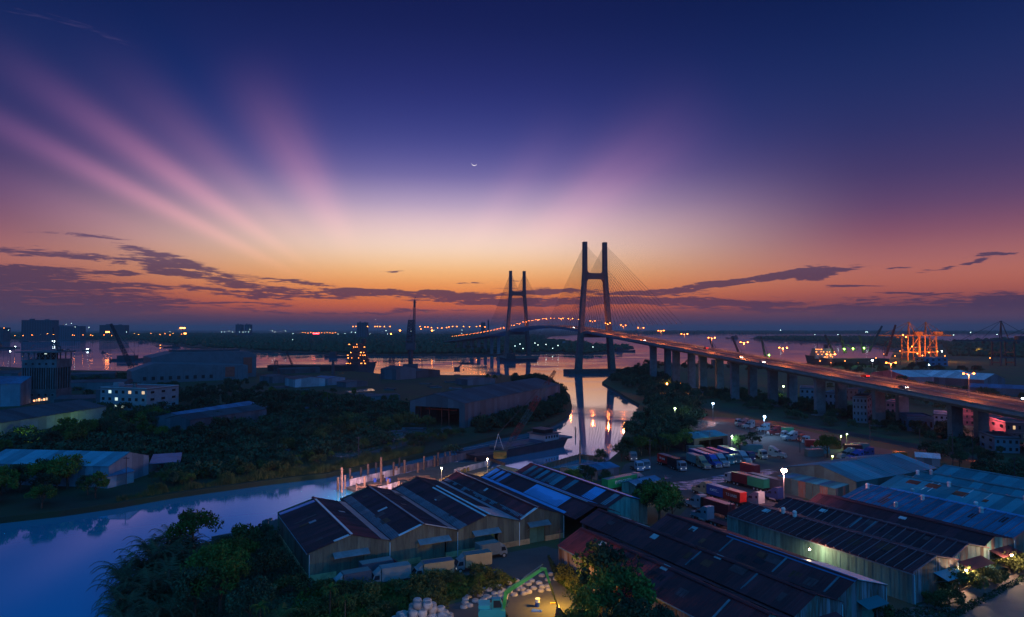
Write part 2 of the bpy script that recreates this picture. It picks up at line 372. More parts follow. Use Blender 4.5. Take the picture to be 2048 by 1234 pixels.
for w in (-12.7, 12.7):
    bbuild(loft([(w - .25, 0), (w - .25, .8), (w + .25, .8), (w + .25, 0)], us), 'parapet', m_conc)
    mb = loft([(w - .06, 1.35), (w - .06, 1.47), (w + .06, 1.47), (w + .06, 1.35)], us)
    for u in range(-400, 590, 3): mb.bar(BPt(u, w, .8), BPt(u, w, 1.42), .06, 4)
    bbuild(mb, 'railing', m_steel)
bbuild(loft([(-.3, 0), (-.12, .8), (.12, .8), (.3, 0)], us), 'median_barrier', m_conc)
# piers: pairs of tall columns every 43 m
piers = [166.6 + 43.1 * i for i in range(10)] + [-546.6 - 43.1 * i for i in range(6)]
for u in piers:
    pp, d = bperp(u); rz = atan2(pp.y, pp.x); t = bz(u) - 2.5
    for w in (-6.6, 6.6):
        v = bpath(u) + pp * w; mb = MB(); mb.cbox((0, 0, (t - 1.6) / 2), (5.6, 2.3, t - 1.6)); mb.cbox((0, 0, t - .8), (6.2, 2.7, 1.6)); mb.cbox((0, 0, 1.2), (7.6, 4.4, 1.4))
        o = mb.build('pier', m_conc, br); o.location = (v.x - BT.x, v.y - BT.y, 0); o.rotation_euler = (0, 0, rz)
# the two towers
def pylon(u):
    pp, d = bperp(u); c = bpath(u); top = bz(u)
    py = bpy.data.objects.new('tower', None); COL.objects.link(py); py.parent = br; py.location = (c.x - BT.x, c.y - BT.y, 0); py.rotation_euler = (0, 0, atan2(pp.y, pp.x))
    st = [(4, 19.2, 7.0, 8.5), (44, 16.2, 5.4, 7.5), (98, 12.3, 4.8, 6.8), (112, 11.5, 4.6, 6.6), (143, 11.4, 4.4, 6.0)]   # z, offset, across, along
    for sgn in (-1, 1):
        mb = MB()
        for z, x, a, b in st:
            a, b = a / 2, b / 2; x = x * sgn; c4 = .7
            mb.v += [(x - a + c4, -b, z), (x + a - c4, -b, z), (x + a, -b + c4, z), (x + a, b - c4, z), (x + a - c4, b, z), (x - a + c4, b, z), (x - a, b - c4, z), (x - a, -b + c4, z)]
        for i in range(len(st) - 1):
            for k in range(8): mb.f.append((i * 8 + k, i * 8 + (k + 1) % 8, i * 8 + 8 + (k + 1) % 8, i * 8 + 8 + k))
        mb.f.append(tuple(range((len(st) - 1) * 8, len(st) * 8)))
        for i in range(18):    # anchor ribs up the inside of each leg head
            z = 114 + i * 1.45; mb.cbox((11.4 * sgn, 3.1, z), (1.6, .5, .7)); mb.cbox((11.4 * sgn, -3.1, z), (1.6, .5, .7))
        mb.build('tower_leg', m_tow, py)
    mb = MB(); pr = []                                    # haunched upper crossbeam
    for i in range(7): a = pi / 2 * i / 6; pr.append((-9.4 + 4 - 4 * cos(a), 112.2 - 4 * (sin(a)) + 0))
    prof = [(-9.6, 117)] + [(-9.6 + 4 * (1 - cos(pi / 2 * i / 5)), 113 - 4 * sin(pi / 2 * i / 5) + .0) for i in range(6)] + [(9.6 - 4 * (1 - cos(pi / 2 * i / 5)), 113 - 4 * sin(pi / 2 * i / 5)) for i in range(5, -1, -1)] + [(9.6, 117), (10.2, 98)] \
        + [(9.9 - 3.5 * (1 - cos(pi / 2 * i / 5)), 98.5 + 4 * sin(pi / 2 * i / 5)) for i in range(6)] + [(-9.9 + 3.5 * (1 - cos(pi / 2 * i / 5)), 98.5 + 4 * sin(pi / 2 * i / 5)) for i in range(5, -1, -1)] + [(-10.2, 98)]
    mb.extr(prof, 'y', -2.6, 2.6); mb.build('crossbeam', m_tow, py)
    mb = MB(); mb.extr([(-16, top - 7.2), (16, top - 7.2), (15.2, top - 3.0), (-15.2, top - 3.0)], 'y', -2.8, 2.8); mb.build('lower_crossbeam', m_tow, py)
    mb = MB(); mb.cbox((0, 0, 1.4), (66, 21, 5.6)); mb.build('pile_cap', m_tow, py)
    for wy in (-1, 1):
        mb = MB(); mb.ball((0, 0, 0), .55, 6, 4)
    def cab(u2, ztop, w):
        v = bpath(u2) - c; L = v.dot(d); q = (w * 1.0, L, bz(u2) + .2)
        return MB().bar(((11.4 * (1 if w > 0 else -1)), 3.2 * (1 if L > 0 else -1), ztop), (w, L, bz(u2) + .2), .14, 5)
    for i in range(18):
        zt = 139 - i * 1.48 - (.02 * i * i)
        for sg in (1, -1):
            off = (186 - i * 9.6) if not (u == 0 and sg < 0) else (183 - i * 9.6)
            for w in (-12.2, 12.2): cab(u + sg * off, zt, w).build('stay_cable', m_cable, py)
pylon(0); pylon(-380)
# median lamps
m_lampo = glow('sodium_lamp', (1, .27, .03), 9); m_lampb = glow('street_sodium_lamp', (1, .19, .012), 24)
def lamp_head(parent, loc, m, r=.5, light=None, power=0, name='lamp_head'):
    o = MB().ball((0, 0, 0), r, 8, 5, .7).build(name, m, parent); o.location = loc
    if light: plight((loc[0], loc[1], loc[2] - r - .2), light, power, .35, parent)
    return o
mp_ = MB().cyl((0, 0, 0), .16, 10, 6, .1); mp_.tube([(-2.6, 0, 10.4), (-1.2, 0, 10.15), (0, 0, 9.8), (1.2, 0, 10.15), (2.6, 0, 10.4)], .08, 5)
lampA = thing('street_lamp', 'x', 'street lamp', (0, 0, 0), 0, 'double armed street lamps along the bridge median')
mp_.build('pole', m_steel, lampA)
for x in (-2.6, 2.6): lamp_head(lampA, (x, 0, 10.3), m_lampb, .42)
lus = [512, 469, 426, 383, 340, 297, 254, 211, 168, 125, 82, 40, -8, -50, -90, -130, -170, -210, -250, -290, -330, -372, -415, -450] + [-475 - 22 * i for i in range(16)]
for i, u in enumerate(lus):
    pp, d = bperp(u); v = bpath(u); o = lampA if i == 0 else copy_tree(lampA)
    o.location = (v.x, v.y, bz(u)); o.rotation_euler = (0, 0, atan2(pp.y, pp.x))
    o['label'] = ORD[i] + ' double armed orange street lamp on the bridge median, counted from the right' if u > -440 else ORD[i - 23] + ' small orange lamp on the far bridge ramp, counted from the far tower'
    if u < -440: o['group'] = 'street lamps on the far bridge ramp'
    if u > -480: plight((v.x, v.y, bz(u) + 9.4), (1, .20, .04), 17000 if u > 0 else 9000, .6)
# ---------------------------------------------------------------- corrugated warehouses
rust = mat('rusty_roof', (.21, .030, .040), .85, col2=(.11, .022, .034), scale=.5, stretch=(.4, 1.2, 1))
rust2 = mat('dark_cement_roof', (.11, .021, .036), .85, col2=(.18, .027, .038), scale=.4)
greyb = mat('grey_blue_sheet', (.17, .26, .32), .5, .3, .5)
bluer = mat('bright_blue_sheet', (.10, .42, .85), .4, .18, .3)
palem = mat('pale_metal_sheet', (.62, .78, .85), .4, .25, .5)
tealr = mat('teal_painted_roof', (.04, .28, .36), .5, .25, .12)
tealr2 = mat('weathered_blue_roof', (.04, .20, .36), .5, .35, .3)
skyl = mat('skylight_sheet', (.62, .64, .68), .35, .2)
wallA = mat('olive_sheet_wall', (.16, .17, .13), .6, col2=(.10, .10, .09), scale=.8, stretch=(2, 2, .3))
wallB = mat('rust_streaked_wall', (.34, .29, .34), .7, col2=(.17, .07, .04), scale=.55, stretch=(2.2, 2.2, .22))
wallC = mat('green_sheet_wall', (.15, .34, .32), .6, col2=(.09, .19, .19), scale=.6, stretch=(1.5, 1.5, .25))
wallR = mat('patched_rusty_wall', (.20, .09, .065), .8, col2=(.13, .20, .20), scale=.9, stretch=(2.5, 2.5, .3))
plinth = mat('cement_plinth', (.62, .40, .22), .85, .35, .8)
dark = mat('dark_interior', (.02, .02, .022), .9)
greend = mat('green_door_paint', (.10, .24, .19), .6, .25, .6)
whitem = mat('white_paint', (.72, .72, .72), .45, .18, 1.)
def sheetmesh(name, run, rise, w, m, lip=.09, rib=.07):
    """one roofing sheet laid from the eave (0,0,0) up to (run, 0, rise), w wide, with three standing ribs"""
    mb = MB(); n = 3; pr = [0.]; 
    ys = []
    for i in range(n):
        a = w * i / n; ys += [(a, 0), (a + w / n * .62, 0), (a + w / n * .70, rib), (a + w / n * .86, rib), (a + w / n * .94, 0)]
    ys.append((w, 0)); k = len(ys)
    mb.v = [(0, y, z) for y, z in ys] + [(run, y, rise + z) for y, z in ys]
    mb.f = [(i, i + k, i + k + 1, i + 1) if run > 0 else (i, i + 1, i + k + 1, i + k) for i in range(k - 1)]
    mb.v += [(0, 0, -lip), (0, w, -lip)]; mb.f.append((0, k - 1, len(mb.v) - 1, len(mb.v) - 2))
    me = bpy.data.meshes.new(name); me.from_pydata(mb.v, [], mb.f); me.materials.append(m); return me
def slope(par, x_e, z_e, x_r, z_r, y0, y1, m, w=2.0, rib=.07, every=None, m2=None, oh=.35):
    run, rise = x_r - x_e, z_r - z_e; n = max(1, round((y1 - y0) / w)); ww = (y1 - y0) / n
    me = sheetmesh('roof_sheet', run, rise, ww, m, rib=rib); me2 = None
    if rib >= .1: q = MB().hexa([(0, -.09, .02), (run, -.09, rise + .02), (run, .09, rise + .02), (0, .09, .02), (0, -.07, .22), (run, -.07, rise + .22), (run, .07, rise + .22), (0, .07, .22)]); seam = bpy.data.meshes.new('roof_seam'); seam.from_pydata(q.v, [], q.f); seam.materials.append(mat('roof_seam_metal', (.30, .13, .16) if m in (rust, rust2) else (.16, .30, .46), .6))
    for i in range(n):
        o = bpy.data.objects.new('roof_sheet', me); COL.objects.link(o); o.parent = par
        o.location = (x_e, y0 + i * ww, z_e + random.uniform(-.02, .02)); o.rotation_euler = (0, random.uniform(-.003, .003), 0)
        if m2 and every and every(i, n): o.material_slots[0].link = 'OBJECT'; o.material_slots[0].material = m2
        if rib >= .1:
            o = bpy.data.objects.new('roof_seam', seam); COL.objects.link(o); o.parent = par; o.location = (x_e, y0 + i * ww, z_e)
def onslope(par, x_e, z_e, x_r, z_r, f0, f1, y0, y1, m, name='skylight', h=.10):
    a = (x_e + (x_r - x_e) * f0, z_e + (z_r - z_e) * f0 + h); b = (x_e + (x_r - x_e) * f1, z_e + (z_r - z_e) * f1 + h)
    mb = MB(); P = [(a[0], y0), (b[0], y0), (b[0], y1), (a[0], y1)]
    zz = [a[1], b[1], b[1], a[1]]; mb.hexa([(p[0], p[1], z - .1) for p, z in zip(P, zz)] + [(p[0], p[1], z) for p, z in zip(P, zz)])
    return mb.build(name, m, par)
def gable_wall(par, W_, rs, ez, rz, y, m, step=1.3, holes=(), base=0., m2=None, thick=.12, name='wall_panel', flip=1):
    """upright panels under a gable; holes = (x0,x1,height)"""
    n = max(2, round(W_ / step)); 
    def top(x): return ez + (rz - ez) * (x / rs if x < rs else (W_ - x) / (W_ - rs))
    for i in range(n):
        a, b = W_ * i / n + .015, W_ * (i + 1) / n - .015; z0 = base
        for h in holes:
            if (a + b) / 2 > h[0] and (a + b) / 2 < h[1]: z0 = h[2]
        t = thick + random.uniform(0, .05); ya, yb = (y - t, y)
        pts = [(a, top(a) - .12)] + ([(rs, rz - .12)] if a < rs < b else []) + [(b, top(b) - .12)]
        prof = [(a, z0), (b, z0)] + pts[::-1]
        o = MB().extr(prof, 'y', ya, yb).build(name, m2 if (m2 and random.random() < .3) else m, par)
def side_wall(par, x, y0, y1, z0, z1, m, step=1.6, name='wall_panel', t=.12, m2=None):
    n = max(1, round((y1 - y0) / step)); w = (y1 - y0) / n
    mb = MB(); mb.box(-t / 2, t / 2, .02, w - .02, z0, z1); mb.box(-t / 2 - .05, -t / 2, w * .45, w * .55, z0, z1); me = None
    for i in range(n):
        if me is None: o = mb.build(name, m, par); me = o.data
        else: o = bpy.data.objects.new(name, me); COL.objects.link(o); o.parent = par
        o.location = (x + random.uniform(-.02, .02), y0 + i * w, 0)
        if m2 and random.random() < .25: o.material_slots[0].link = 'OBJECT'; o.material_slots[0].material = m2
def awning(par, x0, x1, y, z, d, m, drop=.7):
    mb = MB(); mb.hexa([(x0, y - d, z - drop - .08), (x1, y - d, z - drop - .08), (x1, y, z - .08), (x0, y, z - .08), (x0, y - d, z - drop), (x1, y - d, z - drop), (x1, y, z), (x0, y, z)])
    a = mb.build('awning', m, par)
    k = MB()
    for x in (x0 + .15, x1 - .15): k.bar((x, y - d + .1, z - drop), (x, y, z - drop - 1.0), .06, 4)
    k.build('bracket', m_steel, a)
def shed(label, s0, s1, t0, t1, rs, ez=5.3, rz=7.5, roof=rust, wall=wallA, group=None, left=True, right=False, t1r=None, w=2.0, rib=.07, cap=None, front=True, holes=(), m2=None, every=None, wstep=1.3, base=0., side=None, wm2=None, capm=None):
    o = G(s0, t0, GZ); p = thing('warehouse', label, 'warehouse', o, GR, group)
    Wd = s1 - s0; D = t1 - t0; DR = (t1r or t1) - t0; r = rs - s0
    slope(p, -.3, ez, r, rz, -.4, D, roof, w, rib, every, m2); slope(p, Wd, ez, r, rz, -.4, DR, roof, w, rib, every, m2)
    mb = MB(); mb.hexa([(r - .45, -.5, rz + .03), (r + .45, -.5, rz + .03), (r + .45, max(D, DR) - .3, rz + .03), (r - .45, max(D, DR) - .3, rz + .03), (r - .08, -.5, rz + .2), (r + .08, -.5, rz + .2), (r + .08, max(D, DR) - .3, rz + .2), (r - .08, max(D, DR) - .3, rz + .2)])
    mb.build('ridge_cap', capm or roof, p)
    if front: gable_wall(p, Wd, r, ez, rz, 0, wall, wstep, holes, base, wm2)
    if left: side_wall(p, 0, 0, D, base, ez - .1, side or wall)
    if right: side_wall(p, Wd, 0, DR, base, ez - .1, side or wall)
    mb = MB(); mb.extr([(0, 0), (Wd, 0), (Wd, ez - .15), (r, rz - .15), (0, ez - .15)], 'y', max(D, DR) - .7, max(D, DR) - .55); mb.build('back_wall', wall, p)
    p['_d'] = 0; del p['_d']
    return p
# --- cluster A, riverside
A = []
A.append(shed('leftmost riverside warehouse with a patched brown roof and pale plinth', 0, 15.6, 0, 29.8, 7.9, t1r=33, left=True, holes=((5.2, 10.4, 3.6),), base=1.1, group='riverside warehouses with dark brown roofs', m2=rust2, every=lambda i, n: i > 7))
A.append(shed('second riverside warehouse from the left, skylight strip high on its near slope', 15.6, 30, 0, 36, 22.4, t1r=38.4, left=False, holes=((6.4, 11.6, 3.8),), base=1.1, group='riverside warehouses with dark brown roofs', roof=rust2))
A.append(shed('third riverside warehouse, bright pale ridge capping along its roof', 30, 44.5, 0, 40.5, 36.8, t1r=42.4, left=False, holes=((4, 8.6, 3.8),), base=1.1, group='riverside warehouses with dark brown roofs', roof=rust2))
A.append(shed('fourth riverside warehouse with a white edged front gable', 44.5, 55.8, 0, 43.2, 49, t1r=43.8, left=False, right=True, holes=((2.6, 6.4, 3.9),), base=1.1, group='riverside warehouses with dark brown roofs', m2=rust2, every=lambda i, n: i % 3 == 0))
for p, W_, D in zip(A, (15.6, 14.4, 14.5, 11.3), (30, 36, 40.5, 43)):
    h = {15.6: (5.2, 10.4), 14.4: (6.4, 11.6), 14.5: (4, 8.6), 11.3: (2.6, 6.4)}[W_]
    MB().box(0.03, h[0] - .1, -.24, .1, 0, 1.1).build('plinth', plinth, p); MB().box(h[1] + .1, W_ - .03, -.24, .1, 0, 1.1).build('plinth', plinth, p)
    for k in range(2):
        a = h[0] + (h[1] - h[0]) * k / 2; MB().box(a + .03, a + (h[1] - h[0]) / 2 - .03, .05, .15, 0, 3.8).build('sliding_door', greend if W_ in (11.3, 14.5) else wallA, p)
    awning(p, h[0] - .8, h[1] + .8, -.15, 4.6, 1.5, greyb)
MB().box(-.2, .1, 0, 29, 0, 1.1).build('side_plinth', plinth, A[0])
# grey valley flashings, light strips and edge boards
EZ, RZ = 5.3, 7.5
for p, e, r, D in ((A[1], 0, 6.8, 36), (A[2], 0, 6.8, 40), (A[3], 0, 4.5, 43)): onslope(p, e, EZ, r, RZ, .02, .30 if e == 0 else .2, -.35, D - .3, greyb, 'valley_flashing', .12)
for p, e, r, D in ((A[0], 15.6, 7.9, 33), (A[1], 14.4, 6.8, 38), (A[2], 14.5, 6.8, 42)): onslope(p, e, EZ, r, RZ, .02, .24, -.35, D - .3, greyb, 'valley_flashing', .12)
onslope(A[0], -.3, EZ, 7.9, RZ, .02, .99, 28.4, 30.0, bluer, 'edge_sheet', .14)
onslope(A[0], -.3, EZ, 7.9, RZ, .45, .62, 15, 16.2, greyb, 'skylight', .12); onslope(A[0], 15.6, EZ, 7.9, RZ, .45, .62, 20, 21, greyb, 'skylight', .12)
onslope(A[1], 0, EZ, 6.8, RZ, .45, .75, 17, 18, skyl, 'skylight', .12); onslope(A[2], 0, EZ, 6.8, RZ, .5, .78, 20, 21, skyl, 'skylight', .12); onslope(A[3], 0, EZ, 4.5, RZ, .45, .8, 22, 23, skyl, 'skylight', .12)
onslope(A[0], -.3, EZ, 7.9, RZ, .60, 1.02, -.5, .35, palem, 'barge_board', .14); onslope(A[1], 0, EZ, 6.8, RZ, .25, .98, -.5, .25, palem, 'barge_board', .16); onslope(A[1], 14.4, EZ, 6.8, RZ, .05, .98, -.5, .1, skyl, 'barge_board', .16)
onslope(A[3], 0, EZ, 4.5, RZ, .05, .98, -.5, .3, palem, 'barge_board', .16); onslope(A[2], 14.5, EZ, 7.0, RZ, .25, .99, -.5, 9, tealr, 'patch_sheet', .12)
onslope(A[2], 0, EZ, 6.9, RZ, .87, 1.06, -.4, 29, palem, 'ridge_flashing', .18)
for p, r, D in ((A[0], 7.9, 30), (A[1], 6.8, 36), (A[3], 4.5, 43)):
    mb = MB().box(r - .22, r + .22, -.5, D, RZ + .12, RZ + .22); mb.build('ridge_flashing', greyb if p is not A[0] else skyl, p)
# --- blue roofs behind
def stripes(i, n): return i in (2, 3, 4, 5)
b1 = shed('riverside warehouse whose near slope is partly bright blue sheeting', 55.8, 67.4, -5, 42.5, 60.9, roof=rust2, left=False, right=False, front=False, t1r=42)
onslope(b1, 0, EZ, 5.1, RZ, .98, 1.02, 3, 46, palem, 'ridge_flashing', .2)
onslope(b1, -.3, EZ, 5.1, RZ, .02, .14, 4.5, 46.5, bluer, 'edge_sheet', .16)
onslope(b1, 0, EZ, 5.1, RZ, .15, .97, 9, 24.6, bluer, 'blue_sheeting', .13)
for t in (38, 41.5): onslope(b1, 0, EZ, 5.1, RZ, .15, .97, t, t + 1.9, bluer, 'blue_sheeting', .13)
onslope(b1, 0, EZ, 5.1, RZ, .15, .97, 44.5, 47, bluer, 'blue_sheeting', .13)
onslope(b1, 11.6, EZ, 5.1, RZ, .02, .5, 8, 46.8, bluer, 'valley_flashing', .13)
b2 = shed('rearmost riverside warehouse with pale striped roof and long blue far edge', 67.4, 79.2, -.5, 43.5, 72.3, roof=rust2, left=False, right=True, wall=wallC, w=2.2)
for t, m in ((1, tealr2), (6.5, tealr), (8.7, tealr), (18, tealr), (24, tealr), (26.2, tealr), (28.4, tealr), (32, tealr), (35.5, tealr), (39, tealr)): onslope(b2, 0, EZ, 4.9, RZ, .05, .97, t, t + (1.9 if t not in (6.5, 24, 8.7) else 2.2), m if t > 9 else bluer if t != 1 else greyb, 'pale_sheeting', .13)
onslope(b2, 4.9, RZ, 11.8, EZ, .05, .7, -.3, 44, bluer, 'ridge_flashing', .22)
# --- cluster B, front centre
B = []
B.append(shed('nearest long brown roofed warehouse with rust streaked boards on its left wall', 43.6, 55.5, -63, -17.2, 48.6, roof=rust, wall=wallB, side=wallB, wm2=wallR, ez=4.9, group='long brown roofed warehouses in the front centre', holes=((3, 8, 3.2),), w=2.3, rib=.05, every=lambda i, n: i % 4 == 0, m2=rust2))
B.append(shed('middle of the long brown roofed warehouses with a dark canopy at its front gable', 55.5, 66, -61.5, -7.2, 60, roof=rust, wall=wallB, wm2=wallR, left=False, group='long brown roofed warehouses in the front centre', holes=((2.6, 8.4, 3.4),), w=2.3, rib=.05))
B.append(shed('long brown roofed warehouse with a pale blue ridge flashing and green canopy', 66, 78.4, -60.5, -17.5, 70.6, roof=rust, wall=wallB, side=wallB, wm2=wallR, left=False, right=True, group='long brown roofed warehouses in the front centre', holes=((5.6, 9.4, 3.3),), w=2.3, rib=.05))
for p, h in ((B[0], (3, 8)), (B[1], (2.6, 8.4)), (B[2], (5.6, 9.4))):
    MB().box(h[0], h[1], .02, .12, 0, 3.5).build('sliding_door', greend if p is B[2] else dark if p is B[1] else wallC, p)
    awning(p, h[0] - .7, h[1] + .7, -.15, 4.1, 2.0, tealr if p is B[2] else rust2, .6)
for p, f0, f1, t, W_, r in ((B[0], .62, .86, 36.2, 5, 5), (B[0], .84, 1.04, 20, 5, 5), (B[1], .6, .85, 33.5, 4.5, 4.5), (B[1], .86, 1.04, 18, 4.5, 4.5), (B[2], .55, .8, 33, 4.6, 4.6)): onslope(p, 0, 5.3 if p is not B[0] else 4.9, r, RZ, f0, f1, t, t + 1.5, skyl, 'skylight', .14)
for p, t in ((B[1], 22.5), (B[1], 10), (B[2], 24), (B[2], 12), (B[0], 6), (B[2], 2)): onslope(p, 0, 5.3 if p is not B[0] else 4.9, 4.5, RZ, .08, .9, t, t + .35, greyb, 'sheet_lap', .14)
onslope(B[2], 0, EZ, 4.7, RZ, .86, 1.02, -.5, 26, bluer, 'ridge_flashing', .2); onslope(B[2], 12.4, EZ, 4.6, RZ, .02, 1., -.5, 11, palem, 'pale_sheeting', .16)
onslope(B[1], 10.5, EZ, 4.5, RZ, .3, .98, 42, 43.2, skyl, 'sheet_lap', .16); onslope(B[1], 10.5, EZ, 4.5, RZ, .3, .98, 48, 49, skyl, 'sheet_lap', .16)
# annex and water tank by the left wall of the nearest warehouse
a = thing('lean_to', 'small lean to canopy on the left wall of the nearest brown warehouse', 'canopy', G(43.5, -44, GZ), GR)
mb = MB(); mb.hexa([(-3.4, 0, 3.4), (0, 0, 4.4), (0, 6, 4.4), (-3.4, 6, 3.4), (-3.4, 0, 3.5), (0, 0, 4.5), (0, 6, 4.5), (-3.4, 6, 3.5)]); mb.build('canopy_roof', rust2, a)
for y in (.1, 3, 5.9): MB().bar((-3.2, y, 0), (-3.2, y, 3.4), .08).build('post', m_steel, a)
plight(G(41.6, -41.5, GZ + 3.0), (1, .6, .3), 110, .2)
# --- cluster C, right
C = []
C.append(shed('green walled warehouse with a ribbed rusty roof and two round roof vents', 87.6, 101, -59.3, -17.8, 94, rz=7.0, roof=rust, wall=wallR, side=wallC, wm2=wallB, group='rusty roofed warehouses on the right', w=1.7, rib=.16, holes=((6.5, 11.4, 3.4),)))
C.append(shed('second rusty warehouse on the right, lamp lit green door at its end', 101, 113, -58.2, -18.5, 106, rz=7.0, roof=rust2, wall=wallR, wm2=wallC, left=False, group='rusty roofed warehouses on the right', w=1.9, rib=.1, holes=((2.5, 9, 3.6),)))
C.append(shed('third rusty warehouse on the right, beside the weathered blue roof', 113, 124, -57.4, -19, 116.6, rz=6.8, roof=rust2, wall=wallR, wm2=wallC, left=False, group='rusty roofed warehouses on the right', w=1.9, rib=.07, holes=((2.5, 8.3, 3.6),)))
C.append(shed('broad warehouse with a weathered blue ribbed roof and round vents', 124, 142.5, -57.4, -20, 133.5, roof=tealr2, wall=wallR, wm2=wallB, left=False, group='blue and teal roofed warehouses on the right', w=2.0, rib=.14, rz=7.5, m2=bluer, every=lambda i, n: i == 99))
C.append(shed('teal roofed warehouse with white lines across its near slope', 142.5, 156, -57, -17.2, 151, roof=tealr, wall=wallC, left=False, group='blue and teal roofed warehouses on the right', w=2.4, rib=.03))
C.append(shed('middle teal roofed warehouse near the right edge', 156, 168, -57, -17, 161, roof=tealr, wall=wallC, left=False, group='blue and teal roofed warehouses on the right', w=2.4, rib=.03))
C.append(shed('farthest teal roofed warehouse of the right block', 168, 184, -57, -15.5, 175.3, roof=tealr, wall=wallC, left=False, right=True, group='blue and teal roofed warehouses on the right', w=2.4, rib=.03))
for p, a, b, m in ((C[0], 6.5, 11.4, greend), (C[1], 2.5, 9, wallC), (C[2], 2.5, 8.3, wallC)):
    for k in range(2): w2 = (b - a) / 2; MB().box(a + w2 * k + .03, a + w2 * (k + 1) - .03, .03, .14, 0, 3.6).build('sliding_door', m, p)
    awning(p, a - .5, b + .6, -.15, 4.3, 2.4, tealr if p is C[0] else rust2, .7)
MB().box(4.0, 4.03, -.2, -.1, 0, .1).build('door_stop', m_steel, C[0])
onslope(C[3], 0, EZ, 9.5, RZ, .97, 1.04, -.4, 31, bluer, 'ridge_flashing', .2)
onslope(C[0], -.3, EZ, 6.4, 7.0, .96, 1.03, -.5, 41, greyb, 'ridge_flashing', .14)
for p, e, r, rz_, f, t in ((C[0], 0, 6.4, 7, .72, 34.5), (C[1], 0, 5, 7, .6, 28), (C[2], 0, 3.6, 6.8, .5, 16)): onslope(p, e, EZ, r, rz_, f, f + .2, t, t + 1.5, skyl, 'skylight', .2)
for f, t in ((.3, 30), (.3, 28.4), (.35, 20.5), (.5, 16.3)): onslope(C[4], 0, EZ, 8.5, RZ, f, .95, t, t + .22, skyl, 'sheet_lap', .12)
for t in (17, 18.6, 20.2): onslope(C[1], 0, EZ, 5, 7, .1, .95, t, t + .3, greyb, 'sheet_lap', .16)
def vent(par, x, y, z):
    v = thing('roof_vent', 'x', 'roof vent', (0, 0, 0)); mb = MB().cyl((0, 0, 0), .42, .55, 10); mb.ball((0, 0, .8), .48, 10, 6, .75); mb.build('vent_cap', whitem, v); return v
v0 = None
for lab, c, x, y, z in [('left round turbine vent on the ribbed rusty roof', C[0], 6.2, 31.5, 7.0), ('right round turbine vent on the ribbed rusty roof', C[0], 6.2, 28.6, 7.0)] + \
    [('round turbine vent on the weathered blue roof, %s' % w, C[3], x, y, z) for w, x, y, z in (('farthest left', 7.2, 35.5, 7.0), ('second from the left', 7.4, 22, 7.0), ('third from the left', 7.4, 9.5, 7.05), ('on its near eave', 1.2, 24.5, 5.6))] + \
    [('round vent in the valley behind the blue ridge, %s' % w, C[3], 15, y, 6.2) for w, y in (('leftmost', 29), ('in the middle', 14.5), ('rightmost', 1.5))] + \
    [('round vent on the teal roofs, %s' % w, c, x, y, 7.2) for w, c, x, y in (('by the white lines', C[4], 7.5, 26), ('in the middle of the ridge', C[4], 8, 9.5), ('at the far left corner', C[5], 1, 38), ('on the middle roof', C[5], 4.6, 36.5), ('near the right edge', C[6], 3.5, 10), ('far right', C[6], 5.5, 8.5))]:
    loc = G(0, 0); P = Matrix.Translation(c.location) @ Matrix.Rotation(GR, 4, 'Z') @ Vector((x, y, z))
    if v0 is None: v0 = vent(None, 0, 0, 0); o = v0
    else: o = copy_tree(v0)
    o.location = P; o['label'] = lab; o['group'] = 'round turbine vents on the warehouse roofs'; o.scale = (1, 1, 1.15)
# --- teal depot roof above the right block, skewed to the grid
def hall(label, pl, pr, depth, ez, rz, roof, wall, name='shed', cat='shed', ridge='front', rf=.5, w=3., base=0, group=None, openf=False, wstep=2.5, sides=(1, 1), wm2=None, m2=None, every=None):
    """pl, pr: ground points of the front wall; depth runs away from the camera"""
    a = Vector(pl); b = Vector(pr); d = b - a; rzr = atan2(d.y, d.x); Wd = d.length
    p = thing(name, label, cat, (a.x, a.y, GZ), rzr, group)
    if ridge == 'front':
        slope(p, -.3, ez, Wd * rf, rz, -.3, depth, roof, w, .05, every, m2); slope(p, Wd + .3, ez, Wd * rf, rz, -.3, depth, roof, w, .05, every, m2)
        if not openf: gable_wall(p, Wd, Wd * rf, ez, rz, 0, wall, wstep, (), base, wm2)
        else: gable_wall(p, Wd, Wd * rf, ez, rz, 0, wall, wstep, ((Wd * .06, Wd * .94, ez * .78),), base, wm2)
        gable_wall(p, Wd, Wd * rf, ez, rz, depth - .1, wall, wstep)
        if sides[0]: side_wall(p, 0, 0, depth - .3, 0, ez - .05, wall, wstep)
        if sides[1]: side_wall(p, Wd, 0, depth - .3, 0, ez - .05, wall, wstep)
    else:
        q = bpy.data.objects.new('roof', None); COL.objects.link(q); q.parent = p; q.rotation_euler = (0, 0, pi / 2); q.location = (0, 0, 0)
        # local frame turned a quarter: x runs into depth, y runs towards -front
        slope(q, -.3, ez, depth * rf, rz, -Wd - .3, .3, roof, w, .05, every, m2); slope(q, depth + .3, ez, depth * rf, rz, -Wd - .3, .3, roof, w, .05, every, m2)
        q2 = bpy.data.objects.new('end_wall', None); COL.objects.link(q2); q2.parent = p; q2.rotation_euler = (0, 0, pi / 2)
        gable_wall(q2, depth, depth * rf, ez, rz, .06, wall, wstep); gable_wall(q2, depth, depth * rf, ez, rz, -Wd + .06, wall, wstep)
        n = max(1, round(Wd / wstep)); ww = Wd / n; me = None
        for i in range(n):
            if openf and .1 < (i + .5) / n < .9: z0 = ez * .8
            else: z0 = 0
            o = MB().box(.02, ww - .02, -.1, .0, z0, ez - .05).build('wall_panel', wall, p); o.location = (i * ww, random.uniform(-.03, .03), 0)
        MB().box(0, Wd, depth - .1, depth, 0, ez - .05).build('back_wall', wall, p)
    return p

